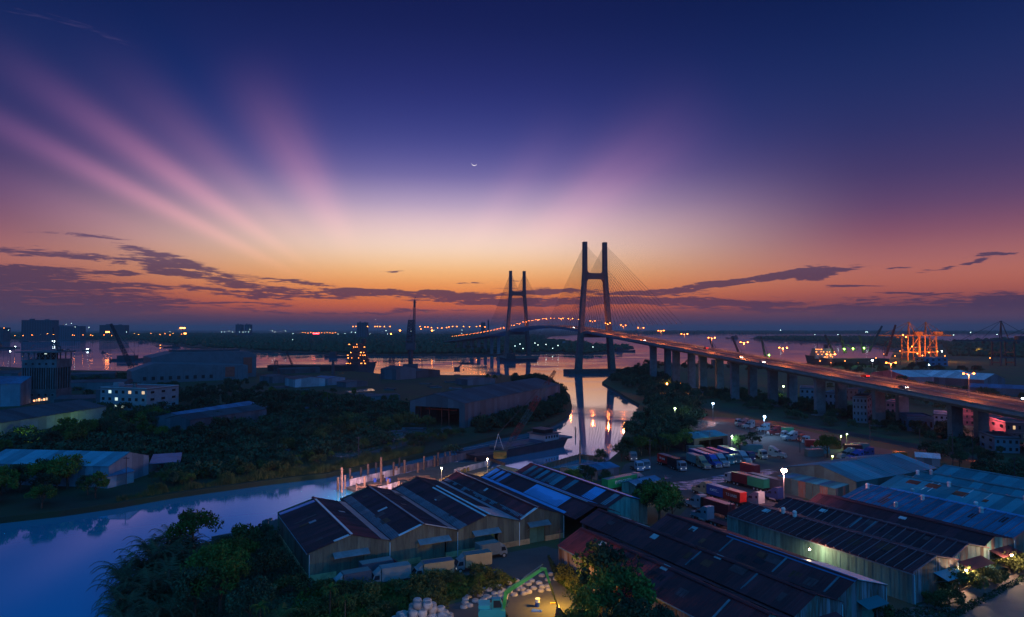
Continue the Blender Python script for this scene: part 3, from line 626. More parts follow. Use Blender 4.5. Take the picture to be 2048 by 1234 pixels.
# uneven repairs on the roofs and gutters between the bays
rr_ = random.Random(31)
pm_ = [mat('old_patch_sheet', (.16, .06, .07), .8, .4, .6), mat('dark_patch_sheet', (.035, .018, .03), .9, .3, .6), mat('rust_patch_sheet', (.26, .06, .035), .85, .4, .6)]
for p, n, W_, r, D, ez_, rz_ in ((A[0], 5, 15.6, 7.9, 29, 5.3, 7.5), (A[1], 6, 14.4, 6.8, 35, 5.3, 7.5), (A[2], 5, 14.5, 6.8, 40, 5.3, 7.5), (A[3], 5, 11.3, 4.5, 42, 5.3, 7.5), (B[0], 12, 11.9, 5, 44, 4.9, 7.5), (B[1], 12, 10.5, 4.5, 52, 5.3, 7.5), (B[2], 10, 12.4, 4.6, 41, 5.3, 7.5), (C[0], 6, 13.4, 6.4, 40, 5.3, 7), (C[1], 6, 12, 5, 38, 5.3, 7), (C[3], 5, 18.5, 9.5, 35, 5.3, 7.5), (C[4], 4, 13.5, 8.5, 38, 5.3, 7.5)):
    for i in range(n):
        near_ = rr_.random() < .75; t = rr_.uniform(1, D - 4); f = rr_.uniform(.05, .6); L_ = rr_.choice((1.0, 1.0, 2.0, 3.0)); g = rr_.uniform(.15, .38)
        o = onslope(p, 0 if near_ else W_, ez_, r, rz_, f, f + g, t, t + L_, rr_.choice(pm_), 'patch_sheet', .12 + .02 * (i % 3)); 
for p, D in ((A[0], 30), (A[1], 36), (A[2], 40), (B[0], 40), (B[1], 40), (C[0], 39), (C[1], 38), (C[2], 38), (C[3], 37)):
    W_ = {0: 15.6}.get(0); 
for p, x, D in ((A[0], -.45, 29), (B[0], -.45, 45), (C[0], -.45, 41)): MB().box(x, x + .18, -.3, D, 5.0 if p is not B[0] else 4.6, 5.2 if p is not B[0] else 4.8).build('gutter', greyb, p)
for p, xs in ((A[0], (.1, 15.5)), (A[1], (14.3,)), (A[2], (14.4,)), (A[3], (11.2,)), (B[0], (11.8,)), (B[1], (10.4,)), (B[2], (12.2,)), (C[0], (.2, 13.2)), (C[1], (11.9,)), (C[2], (10.9,))):
    for x in xs: MB().cyl((x, -.3, 0), .09, 4.9, 6).build('downpipe', palem, p)
# ---------------------------------------------------------------- other buildings
pwall = mat('pale_blue_wall', (.20, .30, .40), .7, .2, .2); pinkw = mat('pink_lit_render', (.55, .22, .25), .85, .2, .3); whitew = mat('white_render', (.36, .42, .50), .85, .2, .3)  # pink light on the houses is put into the pink wall colour
hallw = mat('grey_hall_sheet', (.08, .14, .18), .6, .2, .15); hallr = mat('dark_hall_roof', (.04, .07, .09), .6, .3, .15); glassd = mat('dark_glass', (.03, .035, .045), .15)
win_w = glow('lit_window_white', (.8, 1, .85), .9); win_y = glow('lit_window_amber', (1, .62, .22), .8); win_o = glow('lit_window_orange', (1, .35, .12), 3)
def block(label, pl, pr, depth, h, wall, name='house', cat='house', floors=2, bays=4, lit=(), roofm=None, group=None, parapet=.5, side_bays=2, overhang=.4, open_=()):
    a = Vector(pl); b = Vector(pr); d = b - a; Wd = d.length
    p = thing(name, label, cat, (a.x, a.y, GZ), atan2(d.y, d.x), group)
    MB().box(0, Wd, 0, depth, 0, h).build('wall', wall, p)
    r = MB().box(-overhang, Wd + overhang, -overhang, depth + overhang, h, h + .22).build('roof', roofm or wall, p)
    if parapet:
        MB().box(0, Wd, .0, .2, h + .22, h + .22 + parapet).box(0, Wd, depth - .2, depth, h + .22, h + .22 + parapet).box(0, .2, .2, depth - .2, h + .22, h + .22 + parapet).box(Wd - .2, Wd, .2, depth - .2, h + .22, h + .22 + parapet).build('parapet', wall, r)
    fh = h / floors; bw = Wd / bays; fm = None
    for f in range(floors):
        MB().box(-.12, Wd + .12, -.12, 0, f * fh + fh - .28, f * fh + fh - .05).build('ledge', wall, p)
        for k in range(bays):
            m = glassd
            for (ff, kk, mm) in lit:
                if ff == f and kk == k: m = mm
            x = bw * (k + .5); z = f * fh + fh * .52; ww, hh = bw * .42, fh * .42
            w_ = MB().box(-ww / 2 - .1, ww / 2 + .1, -.10, 0, -hh / 2 - .1, hh / 2 + .1).build('window', wall, p); w_.location = (x, -.02, z)
            MB().box(-ww / 2, ww / 2, -.06, 0, -hh / 2, hh / 2).build('pane', m, w_).location = (0, -.07, 0)
        bd = depth / side_bays
        for sx in (0, 1):
            for k in range(side_bays):
                w_ = MB().box(-.1, 0, -bd * .2, bd * .2, -fh * .2, fh * .2).build('window', wall, p); w_.location = (-.0 if sx == 0 else Wd + .1, bd * (k + .5), f * fh + fh * .52)
                MB().box(-.06, 0, -bd * .17, bd * .17, -fh * .17, fh * .17).build('pane', glassd, w_).location = (-.1 if sx == 0 else .06, 0, 0)
    return p
P3 = lambda px, py, z=GZ: Vector(W(px, py, z)).to_3d()
# big hall with stepped roof
x0, y0 = W(262, 768, GZ); x1, y1 = W(530, 757, GZ)
bh = thing('factory_hall', 'huge dark factory hall with a stepped roof on the far river bank', 'factory', (x0, y0, GZ), atan2(y1 - y0, x1 - x0))
BW = hypot(x1 - x0, y1 - y0)
MB().extr([(0, 0), (BW * .86, 0), (BW * .86, 13), (BW * .16, 17), (0, 10.5)], 'y', 0, 30).build('front_hall', hallw, bh)
MB().extr([(BW * .17, 0), (BW, 0), (BW, 21.5), (BW * .93, 25), (BW * .34, 25), (BW * .17, 20.5)], 'y', 30.1, 80).build('rear_hall', hallw, bh)
MB().box(BW * .34, BW * .88, 40, 60, 25, 27).build('roof_monitor', hallr, bh)
side_wall_n = 34
for i in range(40):
    z = 10 + (6 * i / 6.4 if i < 6.4 else 6 - 4 * (i - 6.4) / 28); xx = BW * .86 * i / 40
    MB().box(xx + .1, xx + .35, -.25, 0, 0, min(z, 12.4)).build('wall_rib', hallw, bh)
for x in (.68, .89): MB().box(BW * x, BW * x + 8, 29.6 if x > .86 else -.5, 30.05 if x > .86 else -.05, 3 if x < .8 else 4, 12 if x < .8 else 19).build('doorway', mat('rust_red_door', (.3, .08, .06), .8), bh)
for i in range(9): MB().box(BW * (.08 + i * .06), BW * (.08 + i * .06) + 2.6, -.4, -.05, 2.5, 5.5).build('window', glassd, bh)
# concrete tower with open top deck
tx, ty = W(42, 806, GZ); tw = thing('concrete_tower', 'tall concrete silo tower with an open columned top deck and dark louvred middle', 'industrial tower', (tx, ty, GZ), radians(4))
TW = 21; cw = mat('stained_concrete', (.15, .20, .24), .85, .4, .15)
MB().box(0, TW, 0, 17, 0, 8.5).build('base_storey', cw, tw); MB().box(0.4, TW - .4, .4, 16.6, 8.5, 22).build('core', dark, tw); MB().box(0, TW, 0, 17, 22, 27.2).build('upper_storey', cw, tw)
for i in range(15): MB().box(i * TW / 14.6, i * TW / 14.6 + .45, -.15, .5, 8.5, 22).build('fin', cw, tw)
for i in range(6): MB().box(TW - .4, TW + .15, 1 + i * 2.8, 1.5 + i * 2.8, 8.5, 22).build('fin', cw, tw)
for f, z in ((0, 5), (1, 24.5)):
    for i in range(5): w_ = MB().box(-.9, .9, -.12, 0, -.9, .9).build('window', cw, tw); w_.location = (2.5 + i * 4.1, -.02, z); MB().box(-.7, .7, -.06, 0, -.7, .7).build('pane', glassd, w_).location = (0, -.08, 0)
for i in range(7):
    for y in (.3, 16.5): MB().box(i * 3.35 + .1, i * 3.35 + .6, y, y + .45, 27.2, 31.6).build('column', cw, tw)
mb = MB()
for i in range(6): mb.bar((i * 3.35 + .4, .5, 27.4), (i * 3.35 + 3.6, .5, 31.4), .1, 4); mb.bar((i * 3.35 + 3.6, .5, 27.4), (i * 3.35 + .4, .5, 31.4), .1, 4)
mb.build('bracing', m_steel, tw); MB().box(6, 15, 5, 12, 27.2, 31).build('plant_room', dark, tw)
MB().box(-3.5, TW + 1.5, -1.5, 18.5, 31.6, 32.3).build('top_slab', cw, tw)
o = MB().box(-.7, .7, 0, .2, 0, .5).build('lamp_tube', win_w, tw); o.location = (14, .2, 30.6)
for i in range(6): o = MB().box(-.5, .5, -.1, 0, -.5, .5 + .3 * (i % 3)).build('lit_opening', win_y if i % 2 else win_o, tw); o.location = (8 + i * 1.5, -.12, 1.4 + .15 * i)
ck = thing('derrick_mast', 'slim dark derrick mast leaning on top of the concrete silo tower', 'crane', (tx + 14, ty + 9, GZ + 32.3)); mb = MB(); mb.bar((2.5, 0, 0), (-1, 0, 15), .45, 5, .3); mb.build('mast', hallr, ck); MB().tube([(4.5, 0, 0), (4, 0, 3), (2, 0, 3.5)], .35).box(2.5, 5.5, -1, 1, 0, 1.3).build('winch', hallr, ck)
# office
off = block('white three storey office with a few lit windows among trees', W(200, 818, GZ), W(293, 822, GZ), 24, 12.2, whitew, 'office', 'office building', 3, 7, ((2, 1, win_w), (2, 4, win_y), (2, 6, win_y), (1, 2, win_w), (0, 3, win_w), (0, 2, win_w)), hallr, side_bays=3)
MB().box(3, 7, 6, 10, 12.4, 15).build('stair_tower', whitew, off); MB().cyl((16, 9, 12.4), 1.1, 1.9, 12).build('water_tank', m_steel, off); MB().box(11, 16, -2.2, -.1, 3.0, 3.2).build('porch_roof', hallr, off); MB().box(-4.5, -.1, 1, 12, 0, 11).build('side_wing', hallw, off)
# long roof at far left with lit wall
hall('long low building at the left edge, wall washed by two green lamps', W(-60, 885, GZ), W(212, 836, GZ), 26, 6, 9.5, hallr, pwall, 'long_shed', 'shed', 'side', rf=.6, w=5, wstep=5)
for px, py in ((50, 862), (195, 833)):
    x, y = W(px, py, GZ + 3.8); plight((x - .1, y - 2.2, GZ + 4.4), (.62, 1, .05), 1500, .3)
# near-left shed
hall('pale blue gabled shed on the left bank of the creek', W(216, 975, GZ), W(296, 949, GZ), 42, 6.2, 8.8, mat('pale_blue_roof', (.14, .36, .48), .5, .2), pwall, 'creek_shed', 'shed', 'front', w=2.6)
l = thing('open_canopy', 'open sided canopy frame behind the pale blue creek shed', 'canopy', P3(298, 948), 0.42)
MB().box(0, 9, 0, 18, 4.6, 4.8).build('canopy_roof', tealr2, l)
for x in (.2, 8.8):
    for y in (.2, 9, 17.8): MB().cyl((x, y, 0), .12, 4.6, 6).build('post', m_steel, l)
MB().box(.2, 8.8, .1, .2, .9, 1.05).box(.2, 8.8, .1, .2, 2, 2.1).build('rail', m_steel, l)
struct(sheet('shed_yard', PX([(298, 952), (352, 930), (340, 915), (300, 925)], GZ + .01), GZ + .01, m_dirt))
x, y = W(160, 962, GZ); hall('small white lean to against the pale blue creek shed', W(180, 973, GZ), W(215, 977, GZ), 9, 3.4, 4.6, tealr2, whitew, 'lean_to', 'shed', 'front', w=3)
# mid shed
hall('grey gabled shed standing alone in the scrub of the west bank', W(333, 866, GZ), W(380, 870, GZ), 46, 6.5, 8.5, hallr, hallw, 'grey_shed', 'shed', 'front', w=4)
o = hall('long pale roofed shed joined behind the lone grey shed', W(382, 868, GZ), W(533, 838, GZ), 22, 6.3, 9, tealr2, hallw, 'grey_shed', 'shed', 'side', w=4, wstep=4)
# hangar
hg = hall('open fronted dark hangar beside the wooded point', W(820, 848, GZ), W(930, 856, GZ), 120, 11.5, 15.5, hallr, hallw, 'hangar', 'hangar', 'front', rf=.46, openf=True, w=6, wstep=3)
for x in (4, 9, 16, 20): MB().box(x, x + .5, 3, 3.4, 0, 9).build('inner_column', mat('red_oxide', (.22, .06, .04), .8), hg)
MB().box(5, 23, 6, 6.5, 6.8, 7.5).build('crane_beam', MATS['red_oxide'], hg)
for x in (9.5, 12.5, 15.5): MB().box(x, x + .25, 110, 110.2, 5, 9).build('wall_slot', win_w, hg)
# scattered low sheds on the west bank: left px, right px, base y, h, depth
ws = [(-60, 40, 812, 17, 40, pwall, 'pale blue sheet walled hall at the left edge'), (-80, 36, 765, 10, 30, hallw, 'low dark hall at the left edge in front of the river'), (108, 200, 812, 6, 26, hallr, 'low shed right of the silo tower'), (112, 250, 778, 7, 24, hallw, 'long low shed with a pale roof line near the river'),
      (120, 230, 757, 6, 20, hallr, 'dark shed close to the river behind the silo tower'), (205, 320, 792, 6, 20, pwall, 'flat shed behind the white office'), (590, 650, 772, 8, 26, whitew, 'pale building with tall piers in the shipyard'), (655, 690, 768, 7, 20, pwall, 'small gabled house right of the shipyard building'),
      (545, 588, 764, 7, 20, hallw, 'dark store house beside the lattice pylon'), (560, 640, 745, 6, 12, hallr, 'long dark quay shed left of the lit ship'), (692, 735, 772, 5, 14, hallw, 'low hut right of the gabled house'), (735, 800, 800, 4, 14, hallw, 'low workshop in the middle of the shipyard'),
      (792, 832, 757, 12, 22, hallw, 'tall shed at the foot of the harbour crane'), (833, 880, 753, 8, 16, hallr, 'stepped shed right of the harbour crane'), (935, 990, 768, 6, 20, hallw, 'small shed with a pale gable on the point'), (610, 668, 822, 3.6, 14, tealr2, 'pale flat roof in the scrub of the west bank')]
for a, b, y, h, dp, m, lab in ws: hall(lab, W(a, y + 3, GZ), W(b, y, GZ), dp, h * .8, h, hallr if m is not pwall else tealr2, m, 'shed', 'shed', 'side' if (b - a) > 60 else 'front', w=6, wstep=5)
# east bank sheds and houses
hall('long pale roofed port shed left of the container stacks', W(1818, 768, GZ), W(1968, 768, GZ), 60, 6, 10, palem, pinkw, 'port_shed', 'warehouse', 'side', w=6, wstep=5)
hall('pale gabled port shed adjoining the long one on its right', W(1968, 775, GZ), W(2010, 772, GZ), 60, 6, 10.5, palem, hallw, 'port_shed', 'warehouse', 'front', w=6, wstep=5)
hall('low blue roofed shed behind the bridge at the right edge', W(1940, 788, GZ), W(2070, 794, GZ), 24, 5, 7, tealr2, hallw, 'port_shed', 'warehouse', 'side', w=6, wstep=5)
block('blue block house beside the foot of the port cranes', W(1849, 732, GZ), W(1896, 732, GZ), 20, 10, tealr2, bays=4, floors=2)
hs = [(1706, 1735, 845, 16, 12.5, pwall, 4, 4, 'narrow four storey block with dark balconies behind the bridge piers'), (1728, 1770, 838, 20, 11, pinkw, 3, 3, 'pink tinted house right of the four storey block'), (1772, 1800, 826, 14, 6, pinkw, 2, 3, 'low pink house between the bridge columns'),
      (1600, 1650, 800, 18, 7.5, pwall, 2, 5, 'pale house with a pink gable behind the third pier pair'), (1648, 1676, 812, 16, 8, pwall, 2, 3, 'small grey house seen between bridge columns'), (1815, 1868, 862, 15, 6.2, tealr2, 1, 5, 'flat blue roofed house under the bridge'),
      (1868, 1900, 850, 14, 5, whitew, 2, 3, 'white walled house beside the flat blue roofed one'), (1919, 1950, 850, 13, 8.5, pinkw, 3, 3, 'tall pink wall house seen just right of the big pier'), (1972, 2012, 868, 16, 7, pinkw, 2, 5, 'two storey house tinted by pink light, with lit windows at the right edge'),
      (2012, 2068, 880, 16, 7, pinkw, 2, 5, 'second two storey house tinted by pink light at the right edge'), (1990, 2040, 905, 14, 5.5, pwall, 2, 4, 'blue grey house below the pink ones'), (1905, 1925, 800, 14, 6, hallw, 2, 2, 'dark little house beyond the deck near the lamp'), (1690, 1716, 800, 14, 7, hallw, 2, 3, 'grey house beyond the four storey block')]
for a, b, y, dp, h, m, fl, by, lab in hs:
    lit = ((1, 1, win_y), (0, 3, win_w)) if 'edge' in lab else ()
    block(lab, W(a, y, GZ), W(b, y + 2, GZ), dp, h, m, 'house', 'house', fl, by, lit, hallr if m is not tealr2 else tealr2)
# far city blocks beyond the river
cityw = mat('distant_block_wall', (.10, .11, .15), .9, .15)
for a, b, yt, d, lab in [(43, 104, 640, 2600, 'big slab apartment block on the far left skyline'), (199, 250, 650, 3600, 'low wide block on the skyline behind the jib crane'), (471, 482, 649, 3600, 'left one of two small twin towers on the skyline'), (489, 499, 649, 3600, 'right one of two small twin towers on the skyline'),
                   (714, 733, 645, 3000, 'dark block on the skyline among orange lamps'), (962, 970, 645, 2900, 'small block on the skyline left of the far bridge tower'), (975, 978, 640, 2900, 'slim chimney like tower left of the far bridge tower'), (104, 160, 652, 2900, 'low block right of the big skyline slab'), (-60, 6, 655, 2600, 'low block at the left edge skyline')]:
    x0, _, zt = WD(a, yt, d); x1 = WD(b, yt, d)[0]
    p = thing('distant_building', lab, 'building', (x0, d, GZ)); mb = MB(); w_ = x1 - x0; mb.box(0, w_, 0, 40, 0, zt - GZ)
    mb.build('wall', cityw, p); MB().box(w_ * .2, w_ * .32, 10, 20, zt - GZ, zt - GZ + 5).box(w_ * .7, w_ * .8, 10, 20, zt - GZ, zt - GZ + 3).build('roof_room', cityw, p)
    nb = max(1, int(w_ / 9)); nf = max(1, int((zt - 4) / 4.5))
    if w_ > 25: 
        mb = MB()
        for i in range(nb):
            for j in range(nf): mb.box((i + .25) * w_ / nb, (i + .75) * w_ / nb, -.3, 0, 4 + j * 4.5, 6.2 + j * 4.5)
        mb.build('window_grid', glassd, p)['kind'] = 'stuff'
# silos on the islet
o = thing('twin_silos', 'lit pair of pale silos on the wooded islet under the bridge', 'silo', P3(1128, 692)); MB().cyl((0, 0, 0), 4, 14, 12).build('silo', whitew, o); MB().cyl((9, 0, 0), 4, 12, 12).build('silo', cityw, o)
# ---------------------------------------------------------------- cranes
kd = mat('dark_crane_steel', (.07, .06, .08), .6, .3); kor = mat('sodium_lit_crane_steel', (.62, .20, .04), .55, .2); kye = mat('yellow_paint_and_lamplight', (.7, .42, .05), .5, .2); kred = mat('red_crane_paint', (.5, .06, .05), .5, .2); kte = mat('teal_crane_paint', (.05, .35, .33), .5, .2); kgy = mat('grey_crane_paint', (.32, .35, .38), .5, .2)  # gantry orange carries the sodium light in its colour
# level luffing harbour crane
x, y, _ = WD(821, 745, 753); c = thing('harbour_crane', 'tall slender harbour crane with its lattice jib raised almost upright', 'crane', (x, y, GZ), .1)
MB().cyl((0, 0, 4), 2.6, 19, 14).build('column', kd, c); MB().cbox((0, 0, 4), (16, 16, 8)).build('plinth', kd, c)
MB().cbox((0, 0, 27.5), (10.5, 9, 7.5)).cbox((0, 0, 24), (7, 7, 2)).build('machine_house', kd, c)
MB().lattice((-1, 0, 31), (.5, 0, 56), 7.6, 5.6, 8, .6, (1, 0, 0)).cbox((-.5, 0, 43), (6.5, 6.5, .5)).cbox((.5, 0, 56), (5.4, 5.4, .6)).build('lattice_tower', kd, c)
MB().lattice((3.2, 0, 31), (4.2, 0, 78), 3.2, 1.5, 15, .3, (1, 0, 0)).build('jib', kd, c); MB().cbox((4.2, 0, 74.5), (2.2, 2, 7)).cbox((4.3, 0, 76), (4.2, 1.2, .5)).bar((4.2, 0, 78), (4.8, 0, 82), .35, 4).build('jib_head', kd, c)
MB().bar((-2, 0, 56), (3.6, 0, 74), .08, 4).bar((-2, 1, 56), (3.6, 1, 74), .08, 4).build('luffing_rope', kd, c)
lamp_head(c, (.5, -3.3, 44), win_w, .45)
def jib_crane(label, foot, tip, d, w0=2.4, w1=1.2, r=.14, hook=None, m=kd, body=(6, 4, 4), seg=14, mast=None, group=None, name='crawler_crane'):
    fx, fy, fz = WD(foot[0], foot[1], d); bx, by, bz_ = WD(tip[0], tip[1], d)
    c = thing(name, label, 'crane', (fx, fy, GZ), 0, group); hz0 = max(fz - GZ, body[2] * .6)
    MB().cbox((0, 0, body[2] / 2 + 1.2), body).cbox((0, 0, .6), (body[0] * 1.1, body[1] * 1.2, 1.2)).build('machine_house', m, c)
    tip_ = Vector((bx - fx, by - fy, bz_ - GZ)); ft = Vector((0, 0, hz0))
    MB().lattice(ft, tip_, w0, w1, seg, r).build('jib', m, c)
    s = -1 if tip_.x > 0 else 1; am = Vector((s * body[0] * .5, 0, hz0 + (tip_.z - hz0) * .3))
    MB().bar((s * body[0] * .4, 0, hz0), am, r * 1.3, 4).bar(am, tip_, r * .5, 3).bar(am + Vector((0, .8, 0)), tip_, r * .5, 3).build('stay', m, c)
    if hook: hx, hy, hzz = WD(hook[0], hook[1], d); MB().bar(tip_, (tip_.x, 0, hzz - GZ), .07, 3).cbox((tip_.x, 0, hzz - GZ), (1, .8, 1.8)).build('hook', m, c)
    return c
jib_crane('large lattice boom crane leaning left over the river', (263, 735), (222, 648), 700, 3.4, 1.6, .22, (221, 725), seg=18)
jib_crane('small lattice crane left of the lit ship', (588, 738), (572, 701), 760, 1.8, 1, .14, (571, 716))
jib_crane('small lattice crane leaning right on the point', (914, 752), (927, 723), 745, 1.8, 1, .14, (928, 740))
# scaffold tower, lattice pylon, poles
def pole(label, px, py0, py1, r=.15, arms=(), z0=GZ, cat='pole', group=None, name='pole', m=None, d=None):
    if d is None: x, y = W(px, py0, z0)
    else: x, y, _ = WD(px, py0, d)
    h = WD(px, py1, y)[2] - z0; p = thing(name, label, cat, (x, y, z0), 0, group); MB().cyl((0, 0, 0), r, h, 6, r * .6).build('shaft', m or kd, p)
    for a, w_ in arms: MB().box(-w_, w_, -.08, .08, h * a, h * a + .18).build('cross_arm', m or kd, p)
    return p
x, y, _ = WD(784, 745, 760); s = thing('scaffold_tower', 'small scaffold tower on the quay left of the harbour crane', 'scaffold', (x, y, GZ)); MB().lattice((0, 0, 0), (0, 0, 15), 5.5, 5.5, 5, .16, (1, 0, 0)).lattice((0, 0, 0), (0, 0, 15), 2.5, 2.5, 7, .12, (1, 0, 0)).build('frame', kd, s)
x, y, _ = WD(552, 745, 640); s = thing('lattice_pylon', 'squat electricity pylon standing right of the factory hall', 'pylon', (x, y, GZ)); MB().lattice((0, 0, 0), (0, 0, 17), 4.5, 2, 6, .16, (1, 0, 0)).build('frame', kd, s)
for z in (12, 16.5): MB().box(-5, 5, -.15, .15, z, z + .3).build('cross_arm', kd, s)
pole('thin mast on the quay right of the lit ship', 772, 752, 708, .25, ((.35, .7),)); pole('thin lamp mast on the point left of the far tower', 956, 752, 710, .25, ((.97, .8),)); pole('ship mast with a cross yard behind the sheds', 844, 752, 716, .4, ((.55, 3), (.6, 2))); pole('thin mast left of the cross yard mast', 830, 752, 716, .2)
pole('dark chimney stub above the quay shed', 666, 750, 720, 1.9, cat='chimney', name='chimney'); pole('leaning dark aerial on the big hall roof', 278, 738, 716, .25, ((.8, 1.4),)); pole('thin mast on the shore beside the jib crane', 230, 742, 718, .2)
pole('wooden power pole on the creek bank in front of the blue shed', 252, 972, 914, .17, ((.95, .9),)); pole('wooden power pole in the scrub above the reeds', 717, 918, 874, .17, ((.95, .9),)); pole('power pole behind the low shed right of the silo tower', 131, 800, 760, .25, ((.95, 1.2),)); pole('lamp pole on the river bank left of the silo tower', 20, 742, 705, .2)
# ship to shore gantry cranes
def gantry(label, px, d, m, zb, left, right, apex, legs=(-9, 9), group=None, boomm=None):
    x, y, _ = WD(px, 720, d); c = thing('gantry_crane', label, 'gantry crane', (x, y, GZ), 0, group); bm_ = boomm or m
    for lx in legs:
        for ly in (0, 16): MB().bar((lx, ly, 0), (lx * .92, ly, zb), 1.0, 4).build('leg', m, c)
    mb = MB()
    for lx in legs: mb.cbox((lx, 8, 4), (1.4, 18, 1.6)); mb.cbox((lx * .95, 8, zb * .55), (1.2, 17, 1.2)); mb.bar((lx, 0, 4), (lx * .95, 16, zb * .55), .4, 4); mb.bar((lx * .95, 0, zb * .55), (lx * .92, 16, zb), .4, 4)
    mb.cbox((0, 0, zb * .35), (legs[1] * 2, 1.2, 1.4)); mb.bar((legs[0], 0, zb * .35), (legs[1], 0, zb), .45, 4); mb.cbox((0, 16, zb * .35), (legs[1] * 2, 1.2, 1.4)); mb.build('portal_frame', m, c)
    mb = MB(); 
    for yy in (6, 10): mb.cbox(((left + right) / 2, yy, zb + 1), (right - left, 1.0, 1.8))
    for i in range(int((right - left) / 8)): mb.cbox((left + 4 + i * 8, 8, zb + 1.4), (.5, 4, .5))
    mb.build('boom', bm_, c)
    mb = MB(); mb.bar((-3, 6, zb + 1), (-2, 8, apex), .7, 4); mb.bar((-3, 10, zb + 1), (-2, 8, apex), .7, 4); mb.bar((8, 8, zb + 1), (-2, 8, apex), .6, 4); mb.bar((left * .85, 8, zb + 2), (-2, 8, apex), .28, 4); mb.bar((left * .45, 8, zb + 2), (-2, 8, apex), .25, 4); mb.bar((right * .8, 8, zb + 2), (-2, 8, apex), .28, 4); mb.build('apex_frame', bm_, c)
    MB().cbox((right * .45, 8, zb + 4), (11, 7, 5)).build('machine_house', bm_, c)
    MB().cbox((left * .4, 8, zb - 1.4), (3, 3, 2.6)).build('trolley_cab', m, c)
    return c
gantry('orange lit ship to shore gantry crane, left one of the bright pair', 1828, 1000, kor, 36, -48, 24, 57, boomm=kor); gantry('orange lit ship to shore gantry crane, right one of the bright pair', 1862, 1010, kor, 36, -30, 36, 57, boomm=kor)
gantry('dark gantry crane at the right edge with its apex frame raised', 2016, 860, kd, 31, -62, 50, 57); gantry('dark gantry crane partly cut off by the right edge', 2085, 840, kd, 31, -60, 40, 52)
x, y, _ = WD(1845, 712, 1000)
for dx, dz, pw in ((-18, 20, 26000), (6, 24, 26000), (20, 16, 22000)): plight((x + dx, y - 14, dz), (1, .36, .06), pw, 1.)
for i, (px, py) in enumerate([(1824, 693), (1858, 705), (1875, 703), (1812, 674), (1806, 670), (1845, 711), (1835, 707)]):
    x, y, z = WD(px, py, 985); p = thing('crane_floodlight', 'sodium floodlight among the lit gantry cranes, number %s from the left by place' % ['four', 'six', 'seven', 'two', 'one', 'five', 'three'][i], 'floodlight', (x, y, z), 0, 'sodium floodlights on the lit gantry cranes'); p['label'] = ['sodium floodlight low on the left lit gantry crane', 'sodium floodlight between the legs of the lit gantry cranes', 'rightmost sodium floodlight of the lit gantry cranes', 'upper floodlight under the left boom tip of the gantry', 'uppermost left floodlight under the gantry boom', 'lowest floodlight near the quay under the gantries', 'low floodlight left of centre under the gantries'][i]
    MB().ball((0, 0, 0), 1.0 if i in (3, 4) else .8, 8, 5).build('lamp', m_lampo, p); MB().cbox((0, .9, 0), (1.4, .6, 1.2)).build('housing', kd, p)
for lab, f, t, gm in [('luffing jib left of the ship superstructure', (1667, 706), (1650, 670), kd), ('luffing jib with a green lamp at its foot, left of centre', (1690, 706), (1680, 670), kd), ('luffing jib in the middle of the moored ship', (1727, 706), (1719, 671), kd), ('long luffing jib leaning right over the ship', (1738, 703), (1764, 652), kd), ('dark red luffing jib beside the lit gantries', (1772, 712), (1791, 650), kred), ('short luffing jib behind the street lamps, leaning left', (1480, 712), (1465, 675), kd), ('steep jib pair behind the bridge railing, left one', (1531, 716), (1522, 673), kd), ('short low boom leaning left over the ship deck', (1712, 700), (1694, 690), kd), ('lattice jib behind the bridge lamp at the quay', (1427, 700), (1419, 675), kd)]:
    jib_crane(lab, f, t, 880, 1.8, 1.2, .3, m=gm, body=(5, 5, 6), seg=8, group='luffing jib cranes along the port quay', name='quay_crane')
for lab, px, py in [('green lamp on the left ship crane', 1688, 698), ('green lamp in the middle of the moored ship', 1706, 697), ('green lamp on the right ship crane', 1728, 696), ('green lamp behind the bridge railing', 1538, 710)]:
    x, y, z = WD(px, py, 872); p = thing('deck_lamp', lab, 'lamp', (x, y, z), 0, 'green deck lamps in the port'); MB().ball((0, 0, 0), 1.0, 8, 5).build('lamp', glow('green_lamp', (.35, 1, .06), 16), p); MB().bar((0, 0, -6), (0, 0, -.8), .3, 4).build('post', kd, p); plight((x, y - 2, z - 1), (.4, 1, .08), 3000, .5)
